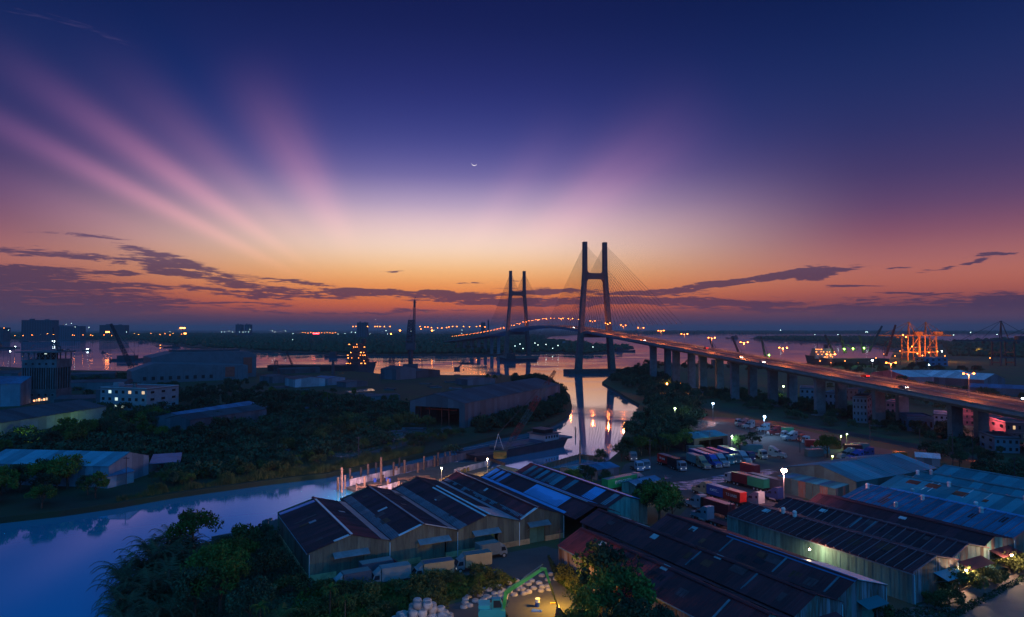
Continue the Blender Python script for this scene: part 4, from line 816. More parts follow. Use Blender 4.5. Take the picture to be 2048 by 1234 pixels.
# ---------------------------------------------------------------- ships and boats
hullm = mat('dark_hull', (.06, .05, .06), .6, .3); decks = mat('ship_white', (.5, .5, .5), .6, .2)
def ship(label, px0, px1, d, free, bow, super_at, sh, name='cargo_ship', cat='ship', lit=0, nl=20, superw=16, z=0, m=hullm, flare=.5, sm=None, lm=None):
    x0 = WD(px0, 700, d)[0]; x1 = WD(px1, 700, d)[0]; L = x1 - x0; p = thing(name, label, cat, (x0, d, 0)); B = min(22, L * .3)
    def sec(t):
        e = min(1, (1 - t) / .14 if bow > 0 else t / .14); s = min(1, (t if bow > 0 else 1 - t) / .05); return B / 2 * (max(.03, e) ** .6) * (.75 + .25 * s)
    mb = MB(); N = 16
    for i in range(N + 1):
        t = i / N; w = sec(t); sheer = free * (1 + (.45 * max(0, (t if bow > 0 else 1 - t) - .8) / .2)); ov = (3.5 if L > 60 else 1.0) * (1 if (i == N and bow > 0) or (i == 0 and bow < 0) else 0) * bow
        mb.v += [(t * L, -w * .8, -.5), (t * L + ov, -w, sheer), (t * L + ov, w, sheer), (t * L, w * .8, -.5)]
    for i in range(N):
        for k in range(3): a = i * 4 + k; mb.f.append((a, a + 1, a + 5, a + 4))
        mb.f.append((i * 4 + 3, i * 4, i * 4 + 4, i * 4 + 7))
    mb.f.append((0, 1, 2, 3)); mb.f.append((N * 4 + 3, N * 4 + 2, N * 4 + 1, N * 4)); mb.build('hull', m, p)
    sx = super_at * L; s_ = MB(); nst = max(1, int(sh / 3)); 
    for k in range(nst): q = 1 - .07 * k; s_.box(sx - superw / 2 * q, sx + superw / 2 * q, -B * .4 * q, B * .4 * q, free + k * sh / nst, free + (k + 1) * sh / nst - .35); s_.box(sx - superw / 2 * q - .7, sx + superw / 2 * q + .7, -B * .43 * q, B * .43 * q, free + (k + 1) * sh / nst - .35, free + (k + 1) * sh / nst - .05)
    s_.build('superstructure', sm or m, p)
    if sh > 8: MB().cbox((sx + superw * .25, 0, free + sh + 2.4), (4, 5, 5)).build('funnel', m, p); MB().bar((sx - superw * .2, 0, free + sh), (sx - superw * .2, 0, free + sh + 9), .3, 4).box(sx - superw * .2 - 2, sx - superw * .2 + 2, -.1, .1, free + sh + 5, free + sh + 5.3).build('mast', m, p)
    rr = random.Random(len(label))
    for k in range(nl if lit else 0):
        f = rr.randint(0, nst - 1); o = MB().ball((0, 0, 0), lit, 6, 4).build('deck_light', lm or m_lampo, p); o.location = (sx + rr.uniform(-.5, .5) * superw, -B * .45 - .5, free + (f + .7) * sh / nst)
    return p
s1 = ship('moored ship with a tall superstructure dotted with orange lights', 540, 747, 765, 8, 1, .855, 24, lit=.36, nl=34, superw=22)
ship('moored cargo ship with a lit superstructure beyond the bridge', 1616, 1772, 885, 10, -1, .17, 13, lit=.42, nl=22, superw=24, sm=decks)
for x, w in ((.42, 14), (.6, 14), (.78, 14)): pass
ship('blurred dark passenger boat on the river behind the jib crane', 224, 287, 1030, 3.2, 1, .5, 5, 'river_boat', 'boat', superw=26)
ship('river boat with two cabin lamps near the far shore', 101, 119, 2150, 5, 1, .45, 6, 'river_boat', 'boat', superw=10, lit=.6, nl=4, lm=glow('cool_lamp', (.75, .95, 1), 22))
for a, b, y, lab in [(126, 140, 702, 'small dark barge in mid river, left of the laden one'), (165, 182, 701, 'small laden barge with deck lamps in mid river'), (203, 211, 706, 'tiny dark boat just left of the passenger boat'), (38, 56, 683, 'low dark barge far out on the left'), (60, 80, 682, 'thin low barge beside the far left one'), (-20, 28, 697, 'long dark barge cut by the left edge'), (29, 39, 696, 'tug with bright white lamps at the left edge'), (277, 293, 686, 'small moored barge against the far shore'), (312, 325, 693, 'small ship with an orange lit cabin on the far side'), (327, 360, 695, 'low row of moored barges right of the lit small ship'), (650, 704, 715, 'long low barge left of the lit ship'),
                  (1308, 1318, 678, 'thin boat in the channel beyond the bridge'), (1452, 1476, 677, 'grey coaster in the channel right of the bridge'), (1600, 1609, 688, 'tiny boat near the mangrove spit'), (1234, 1252, 698, 'small work boat moored at the islet'), (1225, 1270, 704, 'long pontoon boat at the end of the islet'), (1534, 1546, 681, 'dark boat behind the port jibs'), (1000, 1074, 722, 'flat dark barge moored at the far tower foot'), (1068, 1085, 667, 'lit boat seen under the bridge span'), (1425, 1436, 708, 'small boat off the wooded bank')]:
    d = (CAMZ - 0) * FPX / (y - 658); L = (b - a) / FPX * d; li = ('lamp' in lab or ' lit' in lab) and 'left of the lit' not in lab and 'right of the lit' not in lab
    ship(lab, a, b, d, max(1.6, L * .07), 1 if a % 2 else -1, .3 if a % 3 else .7, max(3, L * .14), 'barge' if 'barge' in lab else 'boat', 'barge' if 'barge' in lab else 'boat', lit=(.00028 * d if li else 0), nl=6, superw=L * (.5 if 'coaster' in lab else .25), lm=m_lampo if 'orange' in lab else glow('cool_lamp', (.75, .95, 1), 22))
# ---------------------------------------------------------------- crane barge in the creek
a = Vector(W(962, 925, 0)); b = Vector(W(1133, 893, 0)); d = b - a; L = d.length
cb = thing('crane_barge', 'long dark cargo barge with a small wheelhouse at its far end', 'barge', (a.x, a.y, 0), atan2(d.y, d.x))
mb = MB(); mb.extr([(-2, 2.6), (2, -.4), (L - 2, -.4), (L + 1, 3.4), (L - 3, 3.0), (4, 2.2)], 'y', 0, 12.5); mb.build('hull', mat('barge_hull', (.045, .04, .055), .6, .4), cb)
for i in range(7): o = MB().box(0, 5.2, 0, 8.6, 0, .8).build('hatch_cover', mat('blue_tarpaulin', (.05, .08, .15), .6, .4) if i % 2 else hallw, cb); o.location = (14 + i * 5.7, 2, 2.5)
wh = MB().box(L - 11, L - 2.5, 2, 10.5, 3, 5.6).build('wheelhouse', whitew, cb); MB().box(L - 12, L - 1.8, 1.2, 11.3, 5.6, 5.85).build('wheelhouse_roof', hallr, wh); MB().box(L - 10, L - 5, 3, 9.5, 5.85, 7.4).build('bridge_cabin', glassd, wh); MB().box(L - 10.6, L - 4.4, 2.5, 10, 7.4, 7.6).build('cabin_roof', hallr, wh)
for i in range(5): MB().box(L - 10.4 + i * 1.6, L - 9.6 + i * 1.6, 1.9, 1.99, 4, 5).build('window', glassd, wh)
MB().tube([(1, .2, 3.3), (L * .5, .2, 3.2), (L - 3, .2, 4)], .05, 4).tube([(1, 12.3, 3.3), (L * .5, 12.3, 3.2), (L - 3, 12.3, 4)], .05, 4).build('guard_rail', m_steel, cb)
gx, gy = W(1000, 910, 3.4); fc = thing('floating_crane', 'crane on the dark barge with a yellow base and long dim red lattice boom', 'crane', (gx, gy, 2.4), atan2(d.y, d.x))
MB().cyl((0, 0, 0), 2.4, .9, 14).build('slewing_base', mat('dull_yellow_paint', (.38, .22, .04), .7, .3), fc); MB().cbox((0, 0, 1.6), (4.6, 3.2, 1.3)).build('machine_house', MATS['dull_yellow_paint'], fc)
fc.rotation_euler = (0, 0, 0)
tipx, tipy, tipz = WD(1110, 742, gy + 8); tip = Vector((tipx - gx, tipy - gy, tipz - 2.4)); ft = Vector((1.6, 0, 2.2))
for i, m in enumerate([mat('boom_grey', (.10, .11, .12), .7), mat('boom_red', (.16, .025, .03), .7), mat('boom_teal', (.02, .10, .11), .7), MATS['boom_red'], MATS['boom_grey'], MATS['boom_red']]):
    q0, q1 = ft.lerp(tip, i / 6), ft.lerp(tip, (i + 1) / 6); MB().lattice(q0, q1, [.7, 1.5, 1.7, 1.7, 1.6, 1.3][i], [1.5, 1.7, 1.7, 1.6, 1.3, .7][i], 4, .06).build('boom_section', m, fc)
MB().bar((-2, -1, 3), (-.6, -.6, 8.5), .14, 4).bar((-2, 1, 3), (-.6, .6, 8.5), .14, 4).bar((1.2, 0, 3), (-.6, 0, 8.5), .14, 4).build('a_frame', kgy, fc)
MB().bar((-.6, -.5, 8.5), tip, .05, 3).bar((-.6, .5, 8.5), tip, .05, 3).bar(tip, tip - Vector((0, 0, 8)), .04, 3).build('hoist_rope', kd, fc)
# ---------------------------------------------------------------- river works: sheet pile jetty under construction
timber = mat('rusty_pile', (.26, .15, .10), .85, .35, .8); sheetp = mat('lit_pile_sheet', (.58, .50, .52), .7, .3, .4); deckm = mat('jetty_deck', (.20, .16, .14), .85, .3, .3)  # wall sheet paled towards pink: the lamplit look is in the colour
jt = thing('jetty', 'half built jetty of sheet pile walls behind the riverside warehouses', 'jetty', (0, 0, 0))
def pwall_(x0, y0, x1, y1, z0, z1, m=sheetp, name='wall_sheet'):
    a = Vector(W(x0, y0, z0)); b = Vector(W(x1, y1, z0)); d = b - a; n = max(2, int(d.length / 1.5)); rz = atan2(d.y, d.x); w = d.length / n
    mb = MB(); mb.box(.03, w - .03, 0, .16, 0, z1 - z0); mb.box(w * .35, w * .65, -.16, 0, 0, z1 - z0); me = None
    for i in range(n):
        if me is None: o = mb.build(name, m, jt); me = o.data
        else: o = bpy.data.objects.new(name, me); COL.objects.link(o); o.parent = jt
        q = a.lerp(b, i / n); o.location = (q.x, q.y, z0 + random.uniform(-.06, .06)); o.rotation_euler = (0, 0, rz)
o = sheet('deck', PX([(693, 974), (760, 958), (900, 925), (985, 922), (975, 948), (880, 968), (770, 985), (735, 990)], .8), .8, deckm, -.6); o.parent = jt
pwall_(700, 972, 800, 948, .6, 2.6); pwall_(800, 948, 950, 914, .6, 3.0, mat('dark_pile_sheet', (.16, .14, .17), .8, .4)); pwall_(745, 992, 800, 976, .5, 2.5); pwall_(908, 951, 980, 932, .6, 2.6); pwall_(950, 914, 1010, 932, .4, 1.5, timber)
o = sheet('apron', PX([(905, 962), (1003, 930), (1045, 940), (990, 965)], 1.62), 1.62, mat('sandy_ground', (.36, .28, .15), .9, .3, .2)); struct(o)
for i, (px, py, yt) in enumerate([(676, 980, 955), (683, 985, 935), (700, 962, 937), (703, 972, 952), (722, 953, 935), (736, 958, 928), (752, 946, 925), (762, 970, 914), (766, 966, 950), (729, 984, 952), (713, 984, 967), (787, 955, 924), (809, 950, 920), (799, 935, 915), (848, 945, 912), (869, 938, 912), (876, 936, 905), (890, 930, 904), (900, 928, 903), (921, 915, 908), (950, 920, 914), (836, 950, 925), (776, 978, 958), (690, 978, 950), (797, 986, 962), (773, 990, 975)]):
    x, y = W(px, py, 0); h = WD(px, yt, y)[2]; o = thing('mooring_pile', ['rusty upright pile standing in the water by the jetty', 'lit upright pile at the end of the jetty', 'dark upright pile along the jetty wall'][0 if i < 2 else 1 if i < 12 else 2], 'pile', (x, y, -1), 0, ['piles standing in the water by the jetty', 'lit piles at the outer end of the jetty', 'dark piles along the jetty wall'][0 if i < 2 else 1 if i < 12 else 2])
    MB().cyl((0, 0, 0), random.uniform(.28, .42), h + 1, 8).build('shaft', timber, o)
for i in range(14):
    x, y = W(745 + i * 6.5, 992 - i * 1.8, 0); o = MB().cyl((0, 0, -1), .28, 2.0 + random.random() * .8, 6).build('timber_stub', timber, jt); o.location = (x, y, 0)
drumb = mat('blue_plastic', (.04, .12, .55), .4); redp = mat('red_paint', (.55, .05, .04), .5)
for i, (px, py) in enumerate([(750, 964), (774, 962), (779, 964), (793, 952)]):
    x, y = W(px, py, .8); o = thing('drum', ['blue drum on the jetty deck left of the tall pile', 'blue drum on the jetty deck right of the tall pile', 'second blue drum right of the tall jetty pile', 'rusty drum on the jetty wall'][i], 'drum', (x, y, .8 if i < 3 else 2.7), 0, 'drums on the jetty'); MB().cyl((0, 0, 0), .42, 1.1, 12).cyl((0, 0, .35), .45, .06, 12).cyl((0, 0, .72), .45, .06, 12).build('drum_body', drumb if i < 3 else timber, o); MB().cyl((0, 0, 1.1), .36, .03, 12).build('lid', drumb if i < 3 else timber, o)
for i, (px, py) in enumerate([(728, 976), (745, 972), (810, 958), (826, 962), (842, 955), (858, 958), (792, 972)]):
    x, y = W(px, py, .85); o = thing('timber_bundle', 'loose bundle of timbers lying on the jetty deck', 'timber', (x, y, .85), random.uniform(-.5, .9), 'timber bundles on the jetty deck')
    for k in range(5): q = MB().box(-2.4, 2.4, -.12, .12, 0, .22).build('timber', timber, o); q.location = (random.uniform(-.4, .4), k * .3 - .6, .0 if k % 2 else .24); q.rotation_euler = (0, 0, random.uniform(-.2, .2))
for i in range(11):
    x, y = W(882 + i * 6.0, 966 - i * 2.6, .8); o = thing('ribbed_barrel', 'yellow lit barrel in the row at the jetty root', 'barrel', (x, y, .9), 0, 'row of yellow lit barrels at the jetty root'); MB().cyl((0, 0, 0), .45, 1.2, 10).cyl((0, 0, .5), .5, .12, 10).build('barrel_body', mat('ochre_barrel', (.5, .33, .10), .7, .3), o); MB().cyl((0, 0, 1.2), .38, .04, 10).build('lid', timber, o)
def post_lamp(label, px, py, h, d=None, col=(1, .6, .3), pw=600, r=.3, glm=None, name='lamp_post', z0=GZ, group=None):
    """px, py = the lamp itself"""
    x, y = W(px, py, z0 + h) if d is None else WD(px, py, d)[:2]
    if d is not None: h = WD(px, py, d)[2] - z0
    o = thing(name, label, 'lamp post', (x, y, z0), 0, group); MB().cyl((0, .3, 0), .11, h + .1, 6, .07).bar((0, .3, h + .1), (0, 0, h + .15), .06, 4).build('pole', m_steel, o)
    MB().cbox((0, 0, h + .22), (r * 2.2, r * 1.6, .16)).build('lamp_shade', m_steel, o)
    lamp_head(o, (0, 0, h - r * .5), glm, r, None)
    if pw: plight((0, -.2, h - r * 1.6), col, pw, .25, o)
    return o
g_warm = glow('warm_lamp', (1, .62, .30), 45); g_white = glow('white_lamp', (.75, 1, .95), 45); g_blue = glow('blue_white_lamp', (.45, .75, 1), 55); g_green = glow('green_white_lamp', (.75, 1, .45), 40); g_pink = glow('pink_sodium_lamp', (1, .50, .36), 70)
post_lamp('lamp post at the jetty root beside the crane barge', 975, 917, 5.5, None, (1, .6, .3), 1500, .26, g_warm)
post_lamp('short white work lamp among the yellow barrels', 883, 936, 4.0, None, (1, .8, .25), 600, .2, g_white)
plight(W(722, 962, 5) + (5.,), (1, .55, .6), 9000, .5); plight(W(775, 968, 6) + (6.,), (1, .55, .6), 8000, .5); plight(W(830, 950, 6) + (6.,), (1, .55, .6), 4500, .5)
post_lamp('small lamp post at the outer end of the jetty', 683, 938, 5, None, (1, .7, .65), 700, .14, g_warm)
# dock fender wall on the right
def fender(pts, h=1.7):
    o = thing('dock_wall', 'low dark pile wall enclosing a pool beside the creek', 'dock wall', (0, 0, 0)); 
    for (x0, y0), (x1, y1) in zip(pts, pts[1:]):
        a = Vector(W(x0, y0, 0)); b = Vector(W(x1, y1, 0)); n = max(2, int((b - a).length / .9)); rz = atan2((b - a).y, (b - a).x)
        for i in range(n): q = a.lerp(b, i / n); c = MB().box(0, .82, 0, .35, -1, h + random.uniform(0, .25)).build('sheet_pile', timber, o); c.location = (q.x, q.y, 0); c.rotation_euler = (0, 0, rz)
    return o
fender([(1085, 940), (1160, 918), (1205, 924)]); fender([(1128, 944), (1205, 934)], 1.2)
pole('tall dark mooring pile in the creek below the bridge', 1160, 930, 880, .35, cat='pile', name='mooring_pile', z0=0, m=timber); pole('short dark mooring pile in the creek narrows', 1151, 872, 854, .3, cat='pile', name='mooring_pile', z0=0, m=timber)
pole('dark mooring pile at the left end of the barge', 951, 928, 914, .35, cat='pile', name='mooring_pile', z0=0, m=timber)
# seawall at the left of the warehouses
sw = thing('seawall', 'low dark seawall with taller concrete posts left of the warehouses', 'seawall', (0, 0, 0))
a = Vector(W(424, 1082, GZ)); b = Vector(W(560, 1056, GZ)); n = 14
for i in range(n):
    q = a.lerp(b, i / n); o = MB().box(.03, (b - a).length / n - .03, 0, .5, -1.5, .9).build('wall_block', cw, sw); o.location = (q.x, q.y, GZ); o.rotation_euler = (0, 0, atan2((b - a).y, (b - a).x))
for i, px in enumerate([528, 533, 541, 547, 553]): x, y = W(px, 1060, GZ); o = MB().cbox((0, 0, 1), (.7, .7, 2.4 + (i % 3) * .5)).build('post', cw, sw); o.location = (x, y, GZ)
# ---------------------------------------------------------------- yard, roads
struct(sheet('yard', PX([(1090, 1092), (1160, 1110), (1230, 1180), (1150, 1234), (880, 1300), (800, 1240), (930, 1200), (1000, 1150), (900, 1150), (700, 1185), (640, 1170), (700, 1150), (1000, 1108)], GZ + .012), GZ + .012, m_dirt))
struct(sheet('truck_yard', PX([(1250, 928), (1420, 880), (1380, 850), (1400, 832), (1500, 838), (1640, 868), (1800, 905), (1640, 935), (1600, 1010), (1480, 1100), (1330, 1060), (1390, 1000), (1290, 962), (1240, 945)], GZ + .012), GZ + .012, m_dirt))
struct(sheet('lane', PX([(1745, 1240), (1900, 1190), (2048, 1130), (2200, 1090), (2200, 1420), (1500, 1420)], GZ + .012), GZ + .012, mat('lane_surface', (.20, .15, .15), .75, .3, .15)))
struct(sheet('road', PX([(1380, 842), (1560, 848), (1700, 872), (1860, 905), (2100, 960), (2100, 946), (1860, 893), (1700, 863), (1560, 842), (1400, 836)], GZ + .02), GZ + .02, m_asph))
struct(sheet('path', PX([(735, 905), (850, 868), (900, 850), (905, 858), (850, 880), (760, 905)], GZ + .012), GZ + .012, m_dirt))
# wet hollows
def puddle_mat():
    m = bpy.data.materials.new('puddle_water'); m.use_nodes = True; nt = m.node_tree; b = nt.nodes['Principled BSDF']
    t = nt.nodes.new('ShaderNodeTexCoord'); mp = nt.nodes.new('ShaderNodeMapping'); nt.links.new(t.outputs['Object'], mp.inputs[0]); mp.inputs['Scale'].default_value = (.22, .6, 1)
    f = sstep(noise(mp.outputs[0], 1.6, 5, .6, nt=nt), .47, .53, nt=nt)
    nt.links.new(mixc(f, (.12, .09, .08, 1), (.55, .62, .72, 1), nt=nt), b.inputs['Base Color'])
    nt.links.new(mth('MULTIPLY_ADD', f, -.75, .85, nt=nt), b.inputs['Roughness']); nt.links.new(mth('MULTIPLY', f, .9, nt=nt), b.inputs['Metallic']); return m
pm = puddle_mat()
def puddle(name, pts, z=GZ + .03): return struct(sheet(name, PX(pts, z), z, pm))
puddle('puddle', [(1325, 966), (1380, 962), (1430, 952), (1480, 944), (1540, 938), (1560, 945), (1500, 956), (1440, 965), (1400, 976), (1340, 974)])
puddle('puddle', [(1350, 976), (1400, 977), (1395, 980), (1350, 979)]); puddle('puddle', [(1385, 838), (1440, 845), (1430, 852), (1388, 861), (1380, 850)]); puddle('puddle', [(2010, 1168), (2048, 1160), (2048, 1168), (2015, 1174)])
puddle('puddle', [(1328, 950), (1345, 951), (1343, 957), (1330, 957)])
for pts in ([(690, 782), (745, 777), (750, 781), (700, 785)], [(640, 800), (720, 792), (740, 802), (650, 806)], [(760, 876), (810, 856), (850, 866), (800, 880)], [(830, 862), (852, 858), (855, 866), (835, 870)], [(1000, 768), (1060, 760), (1058, 768), (1005, 774)], [(640, 912), (690, 903), (760, 893), (700, 915)], [(1025, 795), (1048, 790), (1048, 797), (1030, 801)]): puddle('puddle', pts)
# ---------------------------------------------------------------- bulk sacks
sackm = mat('white_sack', (.46, .42, .44), .8, .25, 1.5); sackt = mat('sack_top', (.42, .34, .30), .9, .3, 2)
s0 = thing('bulk_sack', 'x', 'sack', (0, 0, 0)); mb = MB(); pr = [(0, 0), (.60, 0), (.70, .12), (.74, .45), (.70, .80), (.60, .92)]
mb.v = []; N = 12
for r_, z in pr[1:]: mb.v += [(r_ * cos(2 * pi * k / N), r_ * sin(2 * pi * k / N), z) for k in range(N)]
for j in range(4): mb.f += [(j * N + k, j * N + (k + 1) % N, (j + 1) * N + (k + 1) % N, (j + 1) * N + k) for k in range(N)]
mb.f.append(tuple(range(4 * N, 5 * N))); mb.build('sack_body', sackm, s0, True); mb = MB().cyl((0, 0, .9), .5, .08, 10); mb.build('sack_lid', sackm, s0); first = [s0]
def sack(x, y, z, lab, grp, sc=1.):
    o = first.pop() if first else copy_tree(s0)
    o.location = (x, y, z); o['label'] = lab; o['group'] = grp; o.rotation_euler = (random.uniform(-.06, .06), random.uniform(-.06, .06), random.random() * 6); o.scale = (sc, sc, sc * random.uniform(.9, 1.05)); return o
cx, cy = W(845, 1262, GZ); ca, sa = cos(.15), sin(.15)
for L_, (nx, ny) in enumerate([(7, 6), (6, 5), (5, 4), (3, 3), (2, 2)]):
    for i in range(nx):
        for j in range(ny):
            if random.random() < .1 and L_ < 4: continue
            u_, v_ = (i - (nx - 1) / 2) * 1.42 + random.uniform(-.12, .12), (j - (ny - 1) / 2) * 1.42 + random.uniform(-.12, .12)
            sack(cx + u_ * ca - v_ * sa, cy + u_ * sa + v_ * ca, GZ + L_ * .93, ['white bulk sack in the bottom layer of the heap', 'white bulk sack in the second layer of the heap', 'white bulk sack in the third layer of the heap', ORD[i * ny + j] + ' white bulk sack of the fourth layer of the heap', ORD[i * 2 + j] + ' white bulk sack on the very top of the heap'][L_], 'white bulk sacks piled in a heap')
for r_ in range(6):
    for i in range(11):
        px = 925 + i * 17 + r_ * 5 + random.uniform(-4, 4); py = 1214 - i * 3.6 - r_ * 6.5 + random.uniform(-2, 2)
        if random.random() < .2 or (px > 1115): continue
        x, y = W(px, py, GZ); o = sack(x, y, GZ - .42, ORD[i] + ' sack from the left in the ' + ORD[r_] + ' loose row by the excavator', 'white bulk sacks in rows behind the excavator', .86)
x, y = W(1075, 1213, GZ); o = thing('barrel', 'blue and white barrel on the lit ground by the excavator arm', 'barrel', (x, y, GZ)); MB().cyl((0, 0, 0), .4, .75, 12).build('lower_half', drumb, o); MB().cyl((0, 0, .75), .4, .6, 12).build('upper_half', whitem, o)
x, y = W(1073, 1222, GZ); o = thing('tarpaulin', 'crumpled blue tarpaulin on the lit ground', 'tarpaulin', (x, y, GZ)); MB().hexa([(-.9, -.4, 0), (.9, -.5, 0), (1, .4, 0), (-.8, .5, 0), (-.8, -.2, .15), (.7, -.3, .25), (.8, .2, .1), (-.6, .3, .3)]).build('cloth', drumb, o)
# ---------------------------------------------------------------- excavator
exg = mat('green_machine_paint', (.14, .62, .12), .4, .15); ext = mat('turquoise_machine_paint', (.04, .42, .45), .4, .15); rub = mat('black_rubber', (.02, .02, .02), .8)
x, y = W(990, 1244, GZ); ex = thing('excavator', 'green long reach excavator with its arm raised in an arch over the sacks', 'excavator', (x, y, GZ), .06)
for s in (-1, 1): MB().extr([(-2.2, .5), (-1.8, 0), (1.8, 0), (2.2, .5), (1.8, 1), (-1.8, 1)], 'y', s * 1.3 - .35, s * 1.3 + .35).build('track', rub, ex)
MB().cyl((0, 0, .8), 1., .5, 14).build('turntable', kd, ex)
MB().extr([(-2.6, 1.3), (1.6, 1.3), (1.6, 2.1), (.6, 2.5), (-2.4, 2.5), (-2.7, 2.0)], 'y', -1.45, 1.45).build('body', ext, ex)
MB().cbox((-1.7, .2, 2.75), (1.8, 2.4, .5)).build('engine_cover', ext, ex)
cabn = MB().extr([(-.5, 2.5), (1.1, 2.5), (1.15, 3.2), (.8, 4.1), (-.5, 4.1)], 'y', -1.4, -.3).build('cab', ext, ex); MB().extr([(-.3, 2.8), (.95, 2.8), (1.0, 3.2), (.7, 3.9), (-.3, 3.9)], 'y', -1.44, -1.41).build('window', glassd, cabn)
def beam(p, q, h0, h1, m, name, w=.3):
    h0 *= .68; h1 *= .68
    p = Vector((p[0], 0, p[1])); q = Vector((q[0], 0, q[1])); n = Vector((-(q - p).z, 0, (q - p).x)).normalized()
    mb = MB(); P = [p - n * h0, p + n * h0, q + n * h1, q - n * h1]; mb.hexa([(v.x, -w, v.z) for v in (P[0], P[3], P[2], P[1])][:4] + [(v.x, w, v.z) for v in (P[0], P[3], P[2], P[1])][:4]); return mb.build(name, m, ex)
beam((1.3, 1.9), (1.75, 4.7), .32, .42, exg, 'boom'); beam((1.7, 4.6), (3.2, 5.6), .44, .4, exg, 'boom'); beam((3.1, 5.5), (7.6, 8.2), .4, .26, exg, 'boom'); beam((7.2, 8.25), (8.2, 8.1), .3, .25, exg, 'arm_knuckle')
beam((8.0, 8.2), (8.7, 6.0), .3, .26, exg, 'arm'); beam((8.7, 6.0), (10.0, 2.2), .26, .16, kye, 'arm'); MB().bar((4.6, 0, 6.9), (7.6, 0, 8.9), .1, 6).bar((1.9, .5, 2.2), (2.6, .5, 5.0), .12, 6).build('hydraulic_ram', m_steel, ex)  # lower arm coloured yellow for the lamplight falling on it
MB().extr([(9.6, .4), (9.9, 2.1), (10.4, 2.2), (11.0, 1.0), (10.6, .3), (10.1, .1)], 'y', -.6, .6).build('bucket', kd, ex)
o = thing('steel_trestle', 'small yellow steel frame standing at the excavator bucket', 'frame', P3(1102, 1208)); 
for xx in (0, 1.4): MB().bar((xx, 0, 0), (xx * .6, 0, 1.8), .09, 4).build('leg', kye, o)
MB().bar((0, 0, 1.7), (.9, 0, 1.7), .09, 4).build('crossbar', kye, o)
plight(W(1112, 1216, GZ) + (GZ + 4.0,), (1, .50, .05), 4200, .3); plight(W(1035, 1250, GZ + 5) + (GZ + 5,), (1, .6, .12), 400, .4); plight(W(905, 1240, GZ + 7) + (GZ + 8,), (1, .66, .45), 1700, .4)
# ---------------------------------------------------------------- vehicles
tyre = MATS['black_rubber']; rim = mat('wheel_rim', (.4, .4, .42), .4, .1); glassv = mat('vehicle_glass', (.03, .04, .06), .08); ltw = glow('headlight_dim_glow', (.9, .95, 1), .35)  # headlight lenses glow faintly by themselves
VC = {}
def vp(name, c, r=.35):
    k = 'paint_' + name
    if k not in MATS: mat(k, c, r, .15, .8)
    return MATS[k]
PC = dict(white=(.30, .35, .40), cream=(.36, .30, .20), tan=(.42, .33, .20), blue=(.03, .10, .42), navy=(.02, .05, .18), teal=(.12, .30, .33), red=(.48, .03, .03), maroon=(.20, .03, .04), green=(.03, .30, .16), evergreen=(.01, .36, .12), grey=(.22, .26, .28), black=(.03, .03, .04), orange=(.55, .15, .04), pink=(.5, .22, .24), ltblue=(.20, .36, .48), slate=(.12, .14, .2))
def P_(n): return vp(n, PC[n])
def wheels(par, xs, y=1.05, r=.5, w=.34, dual=True):
    for x in xs:
        for s in (-1, 1):
            if 'W' not in VC:
                q = MB(); q.bar((0, -w / 2, 0), (0, w / 2, 0), r, 14); o = q.build('wheel', tyre, par); h = MB().bar((0, -w / 2 - .02, 0), (0, w / 2 + .02, 0), r * .55, 10).build('rim', rim, o); VC['W'] = (o.data, h.data)
            else:
                o = bpy.data.objects.new('wheel', VC['W'][0]); COL.objects.link(o); o.parent = par; h = bpy.data.objects.new('rim', VC['W'][1]); COL.objects.link(h); h.parent = o
            o.location = (x, s * y, r)
def text_on(par, s, size, loc, rot, m, name='lettering'):
    cu = bpy.data.curves.new(name, 'FONT'); cu.body = s; cu.size = size; cu.align_x = 'CENTER'; cu.align_y = 'CENTER'; cu.extrude = .006; cu.offset = .012
    o = bpy.data.objects.new('tmp', cu); COL.objects.link(o); bpy.context.view_layer.update()
    me = bpy.data.meshes.new_from_object(o.evaluated_get(bpy.context.evaluated_depsgraph_get())); bpy.data.objects.remove(o)
    me.materials.clear(); me.materials.append(m); q = bpy.data.objects.new(name, me); COL.objects.link(q); q.parent = par; q.location = loc; q.rotation_euler = rot; return q
letw = mat('white_lettering', (.8, .8, .8), .6, .1); lety = mat('yellow_lettering', (.8, .5, .05), .6, .1)
def cont_mesh(L):
    k = ('C', L)
    if k in VC: return VC[k]
    mb = MB(); H, w = 2.6, 1.22; n = int(L / .28); pr = []
    mb.box(-L / 2, L / 2, -w + .05, w - .05, .12, H - .03)
    for x in (-L / 2, L / 2 - .16):
        for y in (-w, w - .16): mb.box(x, x + .16, y, y + .16, 0, H)
    for y in (-w, w - .1): mb.box(-L / 2 + .16, L / 2 - .16, y, y + .1, H - .12, H).box(-L / 2 + .16, L / 2 - .16, y, y + .1, 0, .14)
    for i in range(n):
        x = -L / 2 + .24 + i * (L - .4) / n
        for y in (-w + .01, w - .05): mb.box(x, x + .13, y, y + .04, .14, H - .12)
    for s in (-1, 1):
        for y in (-.8, -.3, .3, .8): mb.bar((s * (L / 2 + .02), y, .15), (s * (L / 2 + .02), y, H - .15), .03, 4)
    me = bpy.data.meshes.new('container'); me.from_pydata(mb.v, [], mb.f); me.validate(); me.materials.append(P_('grey'))
    tb = MB().box(-L / 2 + .1, L / 2 - .1, -w + .11, w - .11, H - .028, H - .01); VC[k] = me; return me
